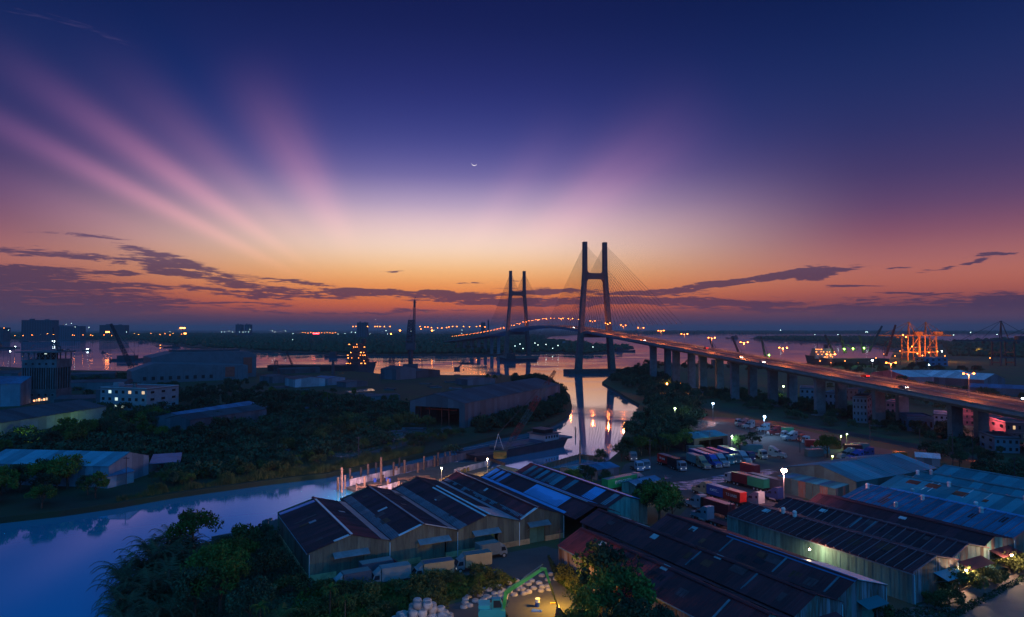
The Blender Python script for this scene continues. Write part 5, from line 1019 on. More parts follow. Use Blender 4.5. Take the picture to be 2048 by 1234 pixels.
def container(label, x, y, z, rz, L, col, group=None, text=None, tsize=.9, cat='container', tm=None, side=-1, tx=0):
    p = thing('shipping_container', label, cat, (x, y, z), rz, group)
    o = bpy.data.objects.new('container_body', cont_mesh(L)); COL.objects.link(o); o.parent = p; o.material_slots[0].link = 'OBJECT'; o.material_slots[0].material = P_(col)
    r = MB().box(-L / 2 + .18, L / 2 - .18, -1.1, 1.1, 2.57, 2.62).build('roof_panel', P_({'red': 'pink', 'maroon': 'pink', 'blue': 'ltblue', 'evergreen': 'teal', 'green': 'teal', 'navy': 'blue'}.get(col, col)), p)
    for s in (-1, 1): MB().box(L / 2 - .02, L / 2 + .03, s * .58 - .5, s * .58 + .5, .15, 2.45).build('door', P_(col), p)
    if text: text_on(p, text, tsize, (tx, side * 1.245, 1.35), (pi / 2, 0, 0 if side < 0 else pi), tm or letw)
    return p
def trailer(par, x0, x1, z=1.05, m=None):
    m = m or P_('black')
    MB().box(x0, x1, -.55, -.35, z - .32, z).box(x0, x1, .35, .55, z - .32, z).box(x0, x1, -1.2, 1.2, z, z + .08).box(x1 - .2, x1, -1.2, 1.2, z - .2, z).build('trailer_frame', m, par)['kind'] = 'stuff'
    wheels(par, (x0 + 1.0, x0 + 2.3, x0 + 3.6))
    MB().box(x1 - 2.6, x1 - 2.4, -.9, -.75, .1, z - .3).build('landing_leg', m, par); MB().box(x1 - 2.6, x1 - 2.4, .75, .9, .1, z - .3).build('landing_leg', m, par)
def semi(label, x, y, rz, col, kind='nose', load=None, flat=False, group=None):
    """tractor facing +x with the cab around the origin; load = list of containers behind"""
    p = thing('semi_truck', label, 'truck', (x, y, GZ), rz, group); m = P_(col)
    if kind == 'nose':
        bd = MB().extr([(-1.9, .9), (3.7, .9), (3.75, 1.5), (3.5, 1.85), (1.9, 2.05), (1.35, 2.75), (.7, 3.05), (-.6, 3.95), (-1.9, 4.0)], 'y', -1.15, 1.15).build('cab', m, p)
        MB().extr([(1.93, 2.08), (1.38, 2.74), (1.33, 2.70), (1.88, 2.04)], 'y', -1.05, 1.05).build('windscreen', glassv, p).location = (.03, 0, .02)
        for s in (-1, 1): MB().extr([(.2, 2.05), (1.6, 2.05), (1.25, 2.6), (.3, 2.7)], 'y', s * 1.155 - .01, s * 1.155 + .01).build('side_window', glassv, p); MB().box(-1.5, -.9, s * 1.155 - .01, s * 1.155 + .01, 2.4, 3.0).build('bunk_window', glassv, p)
        MB().box(3.7, 3.82, -.7, .7, 1.0, 1.75).build('grille', rim, p); MB().box(3.6, 3.95, -1.2, 1.2, .45, .85).build('bumper', rim, p)
        for s in (-1, 1):
            MB().box(3.55, 3.72, s * .95 - .18, s * .95 + .18, 1.05, 1.4).build('headlight', ltw, p); MB().box(2.2, 3.5, s * 1.02 - .22, s * 1.02 + .22, .95, 1.15).build('wheel_arch', m, p); MB().box(1.5, 1.65, s * 1.4 - .1, s * 1.4 + .1, 1.9, 2.6).build('mirror', P_('black'), p)
            MB().bar((-.9, s * .95, .7), (.9, s * .95, .7), .32, 10).build('fuel_tank', rim, p)
        fr = 2.8; rear = (-3.3, -4.6)
    else:
        MB().extr([(-.6, .8), (1.5, .8), (1.55, 1.9), (1.3, 3.0), (.4, 3.3), (-.6, 3.3)], 'y', -1.2, 1.2).build('cab', m, p)
        MB().extr([(1.58, 1.9), (1.34, 2.85), (1.30, 2.85), (1.54, 1.9)], 'y', -1.05, 1.05).build('windscreen', glassv, p); MB().box(1.5, 1.62, -1.2, 1.2, .4, .9).build('bumper', m, p)
        for s in (-1, 1): MB().box(.3, 1.3, s * 1.205 - .01, s * 1.205 + .01, 1.9, 2.7).build('side_window', glassv, p); MB().box(1.53, 1.6, s * .9 - .2, s * .9 + .2, 1.0, 1.25).build('headlight', ltw, p)
        fr = .7; rear = (-2.4, -3.7)
    MB().box(rear[1] - .9, fr + .4, -.5, .5, .6, .9).build('chassis', P_('black'), p); wheels(p, (fr,) + rear)
    if load is not None or flat:
        x1 = -2.1 if kind == 'nose' else -1.2; tl = 12.4; trailer(p, x1 - tl, x1, m=P_('orange') if flat == 'orange' else P_('maroon') if flat == 'red' else None)
        xx = x1 - .1; c, s = cos(rz), sin(rz)
        for ld in (load or []):
            L, cc, lab = ld[:3]; kw = ld[3] if len(ld) > 3 else {}
            cx = xx - L / 2 - .05; container(lab, x + cx * c, y + cx * s, GZ + 1.14, rz, L - .1, cc, **kw); xx -= L + .05
    return p
def at(px, py): return W(px, py, GZ)
def ang(a, b): p, q = at(*a), at(*b); return atan2(q[1] - p[1], q[0] - p[0])
U = GR + pi / 2    # facing away from the camera along the sheds
ar = ang((1490, 1014), (1417, 992))
def sm(label, px, py, rz, col, kind='nose', load=None, flat=False): x, y = at(px, py); return semi(label, x, y, rz, col, kind, load, flat)
sm('cream semi truck pulling a blue and a red container in the near yard', 1408, 990, ar, 'cream', load=[(6.1, 'blue', 'blue container lettered KMTC behind the cream truck', dict(text='KMTC...', tsize=1.0, side=1)), (6.1, 'red', 'red container lettered T.S LINES at the tail of the cream truck', dict(text='T.S LINES', tsize=.95, side=1))])
sm('pale blue semi truck in front of a maroon container', 1396, 1018, ar, 'ltblue', load=[(.9, 'black', 'black headboard box behind the pale blue cab', {}), (8.5, 'maroon', 'maroon container with a pink roof behind the pale blue truck', {})])
sm('pale blue tractor with an empty trailer, lowest in the near row', 1410, 1043, ar, 'ltblue', flat=True)
sm('white box cab truck pulling a maroon and a green container', 1462, 966, ar, 'white', 'flat', load=[(6.1, 'maroon', 'maroon container with small yellow lettering above the blue one', dict(text='', side=1)), (6.1, 'green', 'green container behind the maroon one in the upper row', {})])
sm('white semi truck right of the red lettered container', 1512, 1012, ar, 'white', flat=True)
sm('black semi truck just behind the white one by the brown roof', 1550, 1002, ar, 'navy', flat=True)
o = None
for px, py, L, col, lab, tx in [(1532, 977, 12.2, 'slate', 'slate grey long container beyond the green one', None), (1590, 987, 9, 'maroon', 'brown container under the bright pink lamp', None), (1630, 998, 9, 'red', 'dark red container beside the striped teal shed', None), (1655, 1003, 6, 'pink', 'low pink topped container right of the dark red one', None), (1500, 950, 6, 'maroon', 'small dark red container by the puddle', None)]:
    x, y = at(px, py); container(lab, x, y, GZ + 1.0, ar, L, col); 
sm('small white cab truck beneath the bright pink lamp', 1494, 968, ar, 'ltblue', 'flat')
# far row, facing the camera side
dr = ang((1330, 928), (1368, 941)); 
sm('white cab truck with a trailer carrying the red lettered container', 1362, 942, dr, 'white', 'flat', load=[(5, 'black', 'low dark load between the white cab and the red container', {}), (6.1, 'red', 'red container lettered CK LINE on a trailer by the trees', dict(text='CK LINE', tsize=.95, side=-1))])
da = ang((1390, 908), (1470, 936)) 
sm('tan semi truck in the far row beside the blue one', 1404, 936, da, 'tan', load=[(6.1, 'teal', 'grey teal container behind the tan truck', {})])
sm('deep blue semi truck with a long blue container', 1426, 933, da, 'blue', load=[(12.2, 'blue', 'long blue container behind the deep blue truck', {})])
sm('white semi truck with a long pink roofed container', 1441, 931, da, 'white', load=[(12.2, 'maroon', 'long maroon container behind the white truck in the far row', {})])
sm('teal flat fronted truck between two white ones', 1458, 929, da, 'teal', 'flat', load=[(12.2, 'navy', 'long navy container behind the teal truck', {})])
sm('pale flat fronted truck beside the teal one', 1472, 927, da, 'grey', 'flat')
sm('white aerodynamic semi truck at the right end of the far row', 1486, 926, da, 'white', load=[(12.2, 'blue', 'long blue container behind the aerodynamic white truck', {})])
sm('small truck with an amber lamp at the row end', 1500, 922, da, 'navy', 'flat'); o = MB().ball((0, 0, 0), .16, 6, 4)
x, y = at(1503, 922); p = thing('marker_lamp', 'amber marker lamp on the small truck at the row end', 'lamp', (x, y, GZ + 1.4)); o.build('bulb', m_lampo, p); MB().box(-.2, .2, .12, .3, -.2, .2).build('lamp_housing', P_('black'), p)
sm('white flat fronted truck parked alone in mid yard', 1524, 918, radians(-70), 'white', 'flat', load=[]); sm('white nosed semi truck left of mid yard lamp', 1550, 915, radians(-40), 'white')
for px, py, L, col, lab, rz in [(1500, 903, 9, 'teal', 'dull teal container behind the far truck row', .05), (1390, 905, 6.1, 'grey', 'grey container behind the far row of trucks', .2)]: x, y = at(px, py); container(lab, x, y, GZ, rz, L, col)
# upper yard
dl = radians(190)
for px, py, col, kind, lab, fl in [(1478, 851, 'ltblue', 'flat', 'leftmost pale blue truck of the upper yard row', False), (1488, 853, 'pink', 'nose', 'pink cab truck beside the leftmost one in the upper yard', False), (1500, 857, 'white', 'nose', 'white semi truck with a bare trailer in the upper yard', True), (1530, 863, 'ltblue', 'nose', 'pale semi truck right of the bare trailer', 'red'), (1552, 870, 'maroon', 'nose', 'dark red semi truck in the middle of the upper yard', False), (1571, 877, 'ltblue', 'flat', 'pale cab truck half behind the big white semi', False), (1584, 881, 'white', 'nose', 'big white semi truck in the upper yard', False), (1605, 884, 'red', 'flat', 'red cab truck in the upper yard', False), (1614, 888, 'ltblue', 'flat', 'pale cab truck in front of the red one', 'orange'),
                                   (1697, 918, 'white', 'nose', 'white semi truck at the right of the yard by the flat decks', False), (1714, 922, 'blue', 'nose', 'blue semi truck with long orange flat deck', 'orange'), (1735, 917, 'navy', 'nose', 'dark truck with an orange flat deck at the yard edge', 'orange')]:
    sm(lab, px, py, dl, col, kind, None, fl)
for px, py, L, col, lab, rz, z in [(1570, 866, 7, 'green', 'green container in the upper yard', .0, 0), (1628, 912, 6.1, 'grey', 'grey container with an orange lit roof', .1, 0), (1640, 906, 6.1, 'teal', 'teal container behind the orange lit one', .1, 0), (1706, 903, 6.1, 'maroon', 'maroon container behind the white truck at the right', -.1, 0), (1720, 900, 6.1, 'grey', 'grey container at the right end of the yard', -.1, 0), (1655, 897, 9, 'orange', 'orange container lying beyond the small tree', -.15, 0), (1632, 893, 8, 'red', 'red container at the back of the yard', -.15, 0), (1800, 918, 4, 'orange', 'orange box at the corner of the teal depot', -.1, 0)]:
    x, y = at(px, py); container(lab, x, y, GZ, rz, L, col)
# green long container with its truck beyond the blue roofs
gr_ = ang((1200, 985), (1276, 969)); x, y = at(1239, 979); container('long green container lettered EVERGREEN behind the blue striped roof', x, y, GZ + 1.2, gr_, 12.2, 'evergreen', text='EVERGREEN', tsize=1.35, tx=.5)
c, s = cos(gr_), sin(gr_); semi('white semi truck coupled to the long green container', x + 8.4 * c, y + 8.4 * s, gr_, 'white', flat=False)
q = thing('container_trailer', 'dark trailer under the long green container', 'trailer', (x, y, GZ), gr_); trailer(q, -6.2, 6.2)
for px, py, lab in ((1277, 942, 'left one of two pale cab trucks behind the green container'), (1290, 939, 'right one of two pale cab trucks behind the green container')): sm(lab, px, py, radians(-75), 'ltblue', 'flat')
sm('grey covered truck under the trees beside the creek', 1265, 922, radians(-80), 'grey', 'flat')
# box trucks by the riverside sheds
def boxtruck(label, px, py, rz, col='white', body='white', L=6.2, dark_=False):
    x, y = at(px, py); p = thing('box_truck', label, 'truck', (x, y, GZ), rz, 'box trucks by the riverside sheds')
    MB().extr([(L / 2 + .1, .6), (L / 2 + 1.7, .6), (L / 2 + 1.75, 1.4), (L / 2 + 1.3, 2.35), (L / 2 + .1, 2.45)], 'y', -1, 1).build('cab', P_(col), p)
    MB().extr([(L / 2 + .2, 2.46), (L / 2 + 1.1, 2.40), (L / 2 + .1, 3.2)], 'y', -.9, .9).build('wind_deflector', P_(col), p)
    MB().extr([(L / 2 + 1.78, 1.45), (L / 2 + 1.38, 2.25), (L / 2 + 1.34, 2.25), (L / 2 + 1.74, 1.45)], 'y', -.9, .9).build('windscreen', glassv, p)
    for s in (-1, 1): MB().extr([(L / 2 + .4, 1.4), (L / 2 + 1.5, 1.4), (L / 2 + 1.2, 2.15), (L / 2 + .4, 2.15)], 'y', s * 1.005 - .01, s * 1.005 + .01).build('side_window', glassv, p); MB().box(L / 2 + 1.7, L / 2 + 1.78, s * .75 - .15, s * .75 + .15, .8, 1.05).build('headlight', ltw, p)
    b = MB().box(-L / 2, L / 2, -1.15, 1.15, .95, 3.25).box(-L / 2 - .03, L / 2 + .03, -1.18, -1.1, 3.2, 3.3).box(-L / 2 - .03, L / 2 + .03, 1.1, 1.18, 3.2, 3.3).box(-L / 2, L / 2, -1.17, -1.15, 1.6, 1.7); b.build('cargo_box', P_(body), p)
    MB().box(-L / 2 + .1, L / 2 - .1, -1.05, 1.05, 3.25, 3.28).build('box_roof', P_('slate' if dark_ else 'grey'), p); MB().box(-L / 2, L / 2 + 1, -.4, .4, .6, .9).build('chassis', P_('black'), p); wheels(p, (L / 2 + 1, -L / 2 + 1.4), .85, .42); return p
F = GR + pi
boxtruck('first white box truck from the left in front of the riverside sheds', 790, 1166, F - .06, L=5.4); boxtruck('second box truck from the left with a dark roof, lamp light on its side', 875, 1156, F - .1, dark_=True, L=5.8, body='cream'); boxtruck('third box truck from the left, parked close before the rightmost', 954, 1138, F - .1, L=5.4, body='cream')
boxtruck('rightmost box truck facing right beside the pale plinth', 975, 1117, GR, body='grey', L=4.6); boxtruck('dark flat body truck tucked behind the first white box truck', 752, 1156, GR, 'maroon', 'slate', 6); boxtruck('small white pickup truck half hidden left of the first box truck', 712, 1178, F, 'white', 'slate', 5)
# vehicles on the bridge
for i, (u, w, f, col, lab) in enumerate([(330, -8, 0, 'white', 'car with headlights on the bridge near the third lamp'), (300, -5, 0, 'navy', 'dark car on the bridge in the inner lane'), (150, -8, 0, 'white', 'white car on the bridge between the pylon and the first pier'), (-60, -6, 0, 'grey', 'car coming over the bridge past the near tower'), (400, 7, 1, 'red', 'red car driving towards the far bank'), (230, 8, 1, 'black', 'black car driving away on the bridge'), (440, -6, 0, 'grey', 'grey car with headlights at the right end of the bridge')]):
    x, y, z = BPt(u, w); pp, d = bperp(u); p = thing('car', lab, 'car', (x, y, z), atan2(d.y, d.x) + (pi if f else 0), 'cars on the bridge')
    MB().extr([(-2.1, .35), (2.1, .35), (2.15, .8), (1.1, .95), (.4, 1.45), (-1.2, 1.45), (-1.9, .95), (-2.15, .85)], 'y', -.85, .85).build('body', P_(col), p); MB().extr([(-1.15, .98), (.95, .98), (.38, 1.38), (-1.05, 1.38)], 'y', -.87, .87).build('windows', glassv, p)
    for xx in (-1.3, 1.35):
        for s in (-1, 1): o = bpy.data.objects.new('wheel', VC['W'][0]); COL.objects.link(o); o.parent = p; o.location = (xx, s * .75, .33); o.scale = (.66,) * 3
    for s in (-1, 1): MB().box(2.08, 2.2, s * .6 - .15, s * .6 + .15, .6, .8).build('headlight', glow('headlamp', (1, .9, .7), 40), p); MB().box(-2.2, -2.1, s * .6 - .15, s * .6 + .15, .6, .85).build('tail_light', glow('tail_lamp', (1, .03, .01), 12), p)
    q = bpy.data.lights.new('headlight_beam', 'SPOT'); q.energy = 1500; q.spot_size = radians(50); q.color = (1, .8, .55); q.shadow_soft_size = .2; lo = bpy.data.objects.new('headlight_beam', q); COL.objects.link(lo); lo.parent = p; lo.location = (2.4, 0, .7); lo.rotation_euler = (0, radians(-83), 0)
# yard sheds
hall('open teal roofed canopy shed with a bright lamp on its right corner', at(1388, 905), at(1455, 897), 13, 5.2, 6.4, tealr, kd, 'canopy_shed', 'shed', 'side', openf=True, w=3)
hall('small blue roofed hut in front of the orange lit doorway', at(1272, 991), at(1322, 978), 5, 2.8, 3.6, tealr2, wallC, 'gate_hut', 'hut', 'side', openf=True, w=2)
hall('flat blue roof near the pool and the tree', at(1195, 962), at(1238, 955), 9, 3.4, 4.2, tealr2, hallw, 'store_hut', 'hut', 'side', w=2); hall('low pale roof beside the pool wall', at(1150, 962), at(1190, 955), 7, 3, 3.6, tealr, hallw, 'store_hut', 'hut', 'side', w=2)
# teal depot, skewed across the top of the right block
hall('long teal roofed depot with a pale gable above the right hand warehouses', W(1712, 963, 8), W(1872, 936, 8), 22, 6.5, 9, tealr, mat('dark_teal_wall', (.05, .14, .15), .7, .3), 'depot', 'depot', 'side', rf=.5, w=4, wstep=3)
an = thing('depot_annex', 'striped teal awning roof joined to the left end of the long depot', 'depot', (0, 0, 0)); Q = [W(1555, 951, 6) + (6,), W(1671, 977, 6) + (6,), W(1710, 964, 7.4) + (7.4,), W(1615, 939, 7.4) + (7.4,)]
for i in range(10):
    f = [Vector(Q[0]).lerp(Vector(Q[1]), (i + e) / 10) for e in (0, .97)] + [Vector(Q[3]).lerp(Vector(Q[2]), (i + e) / 10) for e in (.97, 0)]
    MB().hexa([v - Vector((0, 0, .12)) for v in f] + f).build('roof_sheet', tealr2 if i % 3 == 1 else tealr, an)
for a, b in ((Q[0], Q[1]), (Q[1], Q[2])):
    a, b = Vector(a), Vector(b)
    for i in range(8): p0, p1 = a.lerp(b, (i + .03) / 8), a.lerp(b, (i + .97) / 8); n = Vector((0, .15, 0)); MB().hexa([(p0.x, p0.y, GZ), (p1.x, p1.y, GZ), (p1.x, p1.y + .15, GZ), (p0.x, p0.y + .15, GZ), p0 - Vector((0, 0, .2)), p1 - Vector((0, 0, .2)), p1 + n - Vector((0, 0, .2)), p0 + n - Vector((0, 0, .2))]).build('wall_panel', wallR if i % 3 == 0 else MATS['dark_teal_wall'], an)
Q = [Vector(W(1592, 937, 7.6) + (7.6,)), Vector(W(1640, 935, 8.2) + (8.2,)), Vector(W(1712, 962, 8.1) + (8.1,)), Vector(W(1660, 949, 7.7) + (7.7,))]
MB().hexa([v - Vector((0, 0, .12)) for v in (Q[0], Q[3], Q[2], Q[1])] + [Q[0], Q[3], Q[2], Q[1]]).build('pale_flashing', palem, an)
x, y = at(1745, 945); hall('small white roofed kiosk behind the teal depot', at(1832, 930), at(1880, 934), 9, 2.8, 3.8, palem, pinkw, 'kiosk', 'hut', 'side', w=3)
# lamps in the yard and beyond
for lab, px, py, h, d, c, pw, r, g in [('tall mast lamp with a dazzling pink glow at the corner of the depot', 1568, 938, 11, None, (1, .38, .34), 7500, .75, g_pink), ('blue white yard lamp in front of the bridge piers', 1529, 832, 9, None, (.35, .65, 1), 4500, .5, g_blue), ('blue white lamp left of the upper yard', 1426, 806, 9, None, (.45, .7, 1), 2500, .45, g_blue), ('yellow green lamp over the trees by the bank', 1350, 816, 9, None, (.8, 1, .45), 900, .4, g_green), ('yellow green lamp seen between two bridge columns', 1567, 772, 8, None, (.75, 1, .2), 2000, .5, g_green),
                                       ('green white lamp on the corner of the canopy shed', 1464, 872, 7, None, (.7, 1, .5), 1500, .3, g_green), ('white mast lamp behind the bridge deck', 1745, 720, 16, None, (1, .85, .75), 5000, .7, g_white), ('left orange lamp under the bridge at the bank', 1334, 766, 7, None, (1, .3, .05), 4000, .6, m_lampo), ('right orange lamp under the bridge at the bank', 1360, 766, 7, None, (1, .3, .05), 4000, .6, m_lampo),
                                       ('warm lamp at the orange hut doorway', 1299, 968, 4, None, (1, .55, .3), 500, .2, g_warm), ('small white lamp by the pool', 1145, 941, 4, None, (1, .95, .8), 200, .16, g_white), ('little yellow lamp before the small yard tree', 1665, 912, 4, None, (.8, 1, .1), 300, .2, g_green), ('added pink lamp for the glow on the houses at the right edge', 1962, 836, 8, None, (1, .25, .3), 5000, .25, g_pink), ('added pink lamp behind the tall pink wall house', 1900, 812, 9, None, (1, .25, .3), 4000, .25, g_pink), ('white lamp at the right edge of the bridge', 2045, 796, 12, None, (1, .8, .7), 2500, .45, g_white), ('white lamp by the lit gantry cranes', 1884, 702, 20, 1000, (1, .95, .85), 0, .8, g_white), ('small white lamp on the flat hall left of the gantries', 1858, 729, 12, None, (.8, .9, 1), 0, .5, g_white), ('cool lamp on the river bank pole at the far left', 20, 702, 0, 700, (.8, .95, 1), 800, .6, g_white),  # both pink lamps by the houses are added to cast the pink glow
                                       ('small lamp beside the hangar', 998, 795, 8, None, (.8, .9, 1), 0, .3, g_white), ('yellow lamp in the scrub by the road', 1682, 872, 5, None, (.7, 1, .15), 500, .2, g_green), ('green lit lamp at the roadside behind the depot', 1694, 868, 6, None, (.6, 1, .2), 300, .15, g_green)]:
    post_lamp(lab, px, py, h, d, c, pw, r, m_lampb if g is m_lampo else g)
for lab, px, py, h, pw in [('wall lamp under the eave of the green walled warehouse', 1619, 1098, 4.6, 1200), ('wall lamp beside the second rusty warehouse door', 1932, 1140, 3.9, 1500), ('wall lamp at the end of the third rusty warehouse', 2023, 1110, 4.2, 1500)]:
    x, y = W(px, py, GZ + h); o = thing('wall_lamp', lab, 'wall lamp', (x, y, GZ + h), 0, 'warm wall lamps on the right hand warehouses'); MB().ball((0, 0, 0), .2, 8, 5).build('bulb', g_warm, o); MB().bar((0, 0, .18), (.5, .6, .4), .04, 4).box(-.22, .22, -.22, .22, .16, .24).build('bracket', kd, o); plight((0, -.3, -.1), (1, .68, .36), pw, .15, o)
# distant lamps over the river
def farlamps(lst, m, lab, grp, d, r=1.5, yoff=0):
    for px, py in lst:
        dd = d * random.uniform(.97, 1.03); x, y, z = WD(px, py, dd); z = max(z, 5); o = thing('distant_lamp', lab, 'street lamp', (x, y, GZ), 0, grp)
        MB().ball((0, 0, z - GZ), r, 6, 4).build('lamp', m, o); MB().cyl((0, 0, 0), .35, z - GZ - r * .8, 4).build('mast', kd, o)
far_o = glow('far_sodium', (1, .25, .025), 20); far_w = glow('far_white', (.7, 1, .9), 10); far_r = glow('far_red', (1, .03, .05), 14)
farlamps([(1640, 722), (1662, 728), (1690, 722), (1716, 726), (1752, 716), (1768, 708), (1790, 712), (1800, 702), (1890, 712), (1660, 690), (1980, 716), (1700, 740), (1770, 745)], m_lampo, 'orange work lamp among the port cranes and quay', 'orange work lamps along the port quay', 880, .6)
for px_, py_, w_ in ((1700, 722, 14000), (1775, 716, 22000), (1800, 706, 16000), (1960, 712, 8000)): plight(W(px_, py_, GZ) + (14.,), (1, .30, .05), w_, 1.)
farlamps([(706, 653), (712, 653), (735, 653), (750, 653), (755, 653), (760, 653), (769, 653), (780, 653), (840, 653), (842, 658), (850, 654), (856, 654), (863, 655), (875, 656), (884, 656), (893, 655), (898, 654), (905, 653), (914, 653), (927, 653), (939, 654), (953, 653), (960, 652), (970, 654)], far_o, 'orange mast lamp in the port lights on the horizon, left of the far bridge tower', 'orange mast lamps on the horizon left of the bridge', 2350, 1.1)
farlamps([(800, 661), (864, 661), (782, 668)], far_o, 'large orange lamp below the horizon near the harbour crane', 'large orange lamps near the harbour crane', 1900, 1.9)
farlamps([(605 + i * 5.5, 665 + (i % 3) * .6) for i in range(13)], far_o, 'small amber lamp in the tight row around the red sign', 'small amber lamps around the red sign across the river', 2250, .75)
farlamps([(545, 662), (550, 664), (571, 662), (586, 667), (585, 679), (676, 668), (690, 667), (703, 664), (711, 665), (740, 668), (772, 661), (775, 668), (924, 660), (923, 667), (868, 661)], far_w, 'small cool white lamp on the far shore', 'cool white lamps on the far shore', 2000, .55)
farlamps([(8, 656), (64, 670), (95, 667), (107, 669), (145, 670), (149, 671), (166, 670), (181, 670), (185, 671), (208, 670), (223, 671), (269, 667), (277, 669), (302, 667), (320, 669), (330, 667), (340, 670), (346, 667), (363, 668), (371, 668), (30, 671), (46, 671)], far_o, 'small orange lamp on the left part of the far shore', 'orange lamps on the left far shore', 1750, .6)
farlamps([(132, 649), (143, 647), (150, 654), (17, 660), (178, 655), (253, 664), (340, 663), (443, 664), (449, 664), (458, 662), (465, 664), (479, 664), (486, 664), (491, 664), (497, 664), (500, 659)], far_w, 'small white lamp on the left far shore', 'white lamps on the left far shore', 1900, .5)
farlamps([(1060, 698), (1076, 690), (1030, 692), (1038, 700), (1046, 697), (1052, 693), (1092, 689), (1116, 691), (1186, 694), (1040, 688), (1070, 686), (1105, 697)], far_w, 'white lamp among the huts on the wooded islet', 'white lamps on the wooded islet', 1380, .55)
farlamps([(1561, 660), (1630, 669), (1732, 664), (1735, 664), (1676, 669), (1941, 665), (1994, 669), (1949, 706), (1907, 670)], far_w, 'small white lamp on the right part of the horizon', 'white lamps on the right horizon', 2600, 1.0)
x, y, z = WD(632, 667, 2200); o = thing('red_sign', 'glowing red roof sign on the far shore in the row of amber lamps', 'sign', (x, y, GZ)); MB().box(-10, 10, 0, 1, z - GZ - 1.5, z - GZ + 1.5).build('sign_panel', far_r, o)
for xx in (-9, 9): MB().cyl((xx, .5, 0), .4, z - GZ - 1.6, 4).build('post', kd, o)
for (px, py, w) in ((215, 664, 5), (365, 656, 7), (370, 667, 3)): x, y, z = WD(px, py, 1800); o = thing('lit_billboard', 'orange lit billboard on the left far shore' if px == 215 else 'small orange lit board near the far twin towers' if px == 365 else 'tiny amber board beside the white lamps', 'billboard', (x, y, GZ)); MB().box(-w, w, 0, .5, z - GZ - 1.4, z - GZ + 1.4).build('panel', far_o, o); MB().cyl((0, .8, 0), .4, z - GZ - 1, 4).build('post', kd, o)

# crescent moon, far beyond everything
mx, my, mz = WD(948.5, 326, 20000); mo = thing('crescent_moon', 'thin crescent moon lying on its back high above the far bridge tower', 'moon', (mx, my, mz)); R_ = 82; q = MB(); N_ = 24; V0 = []
for i in range(N_ + 1):
    a = pi + pi * i / N_; V0.append((R_ * cos(a), 0, R_ * sin(a)))
V1 = [(x, 0, z * .82 + 0) for x, _, z in V0]
for yy in (0, 14): q.v += [(x, yy, z) for x, _, z in V0] + [(x, yy, z) for x, _, z in V1]
m_ = N_ + 1
for i in range(N_):
    q.f += [(i, i + 1, m_ + i + 1, m_ + i), (2 * m_ + i, 3 * m_ + i, 3 * m_ + i + 1, 2 * m_ + i + 1), (i, 2 * m_ + i, 2 * m_ + i + 1, i + 1), (m_ + i, m_ + i + 1, 3 * m_ + i + 1, 3 * m_ + i)]
q.build('lit_crescent', glow('moonlight', (1, .82, .78), 1.1), mo); mo.rotation_euler = (0, radians(8), 0)
# shipyard clutter on the west bank and poles
rr_ = random.Random(12); stm = mat('stacked_steel', (.07, .08, .10), .6, .3, .5)
for i, (px, py) in enumerate([(700, 792), (735, 788), (760, 800), (690, 806), (780, 780), (640, 790), (610, 780), (560, 776), (800, 812), (745, 815), (690, 772), (850, 768), (900, 765), (955, 762), (1000, 780), (985, 790), (1040, 775), (300, 800), (340, 790), (250, 800), (660, 830), (720, 838), (790, 868), (760, 884), (830, 862), (560, 900), (870, 775), (910, 778)]):
    x, y = at(px, py); o = thing('steel_stack', 'x', 'stack', (x, y, GZ), rr_.uniform(-.4, .6), 'dark steel stacks lying in the shipyard'); n_ = rr_.randint(3, 6)
    for k in range(n_): b_ = MB().box(-rr_.uniform(3, 6), rr_.uniform(3, 6), -.5, .5, 0, .7).build('beam', stm if k % 2 else hallw, o); b_.location = (rr_.uniform(-1, 1), (k % 3) * 1.3 - 1.3, (k // 3) * .75); b_.rotation_euler = (0, 0, rr_.uniform(-.12, .12))
    o['label'] = 'low stack of dark steel beams lying on the west bank'
for i, (px, py, h) in enumerate([(600, 800, 9), (655, 812, 9), (720, 822, 9), (480, 800, 9), (430, 798, 8), (560, 868, 8), (880, 790, 9), (760, 770, 9), (150, 830, 9), (90, 840, 9), (1420, 905, 8), (1500, 880, 8), (1600, 905, 8), (1740, 885, 9), (1840, 905, 9), (1906, 930, 12), (1946, 930, 12), (2030, 985, 10), (1300, 925, 8), (1462, 1068, 7), (1120, 1130, 7)]):
    x, y = at(px, py); o = thing('utility_pole', 'thin dark utility pole with a short cross arm', 'utility pole', (x, y, GZ), rr_.uniform(-.6, .6), 'thin dark utility poles'); MB().cyl((0, 0, 0), .15, h, 6, .1).build('shaft', kd, o); MB().box(-.9, .9, -.06, .06, h - .5, h - .38).build('cross_arm', kd, o)
# ---------------------------------------------------------------- vegetation
def leafmat(name, c, c2):
    m = mat(name, c, .75, col2=c2, scale=.25, spec=.2); return m
lf = [leafmat('foliage_dark', (.05, .10, .05), (.02, .05, .035)), leafmat('foliage_mid', (.11, .17, .030), (.045, .08, .025)), leafmat('foliage_olive', (.12, .13, .04), (.06, .07, .03)), leafmat('palm_frond', (.11, .11, .055), (.06, .06, .04))]
bark = mat('bark', (.10, .075, .055), .9)
def leafquad(mb, c, s, rr, up=.4):
    n = Vector((rr.gauss(0, 1), rr.gauss(0, 1), rr.gauss(0, 1) + up)).normalized(); u = n.cross(Vector((rr.gauss(0, 1), rr.gauss(0, 1), rr.gauss(0, .4)))).normalized(); w = n.cross(u)
    i = len(mb.v); c = Vector(c); a = u * s * rr.uniform(.6, 1.1); b = w * s * rr.uniform(.3, .55)
    mb.v += [tuple(c - a), tuple(c + b), tuple(c + a - n * s * .25), tuple(c - b)]; mb.f.append((i, i + 1, i + 2, i + 3))
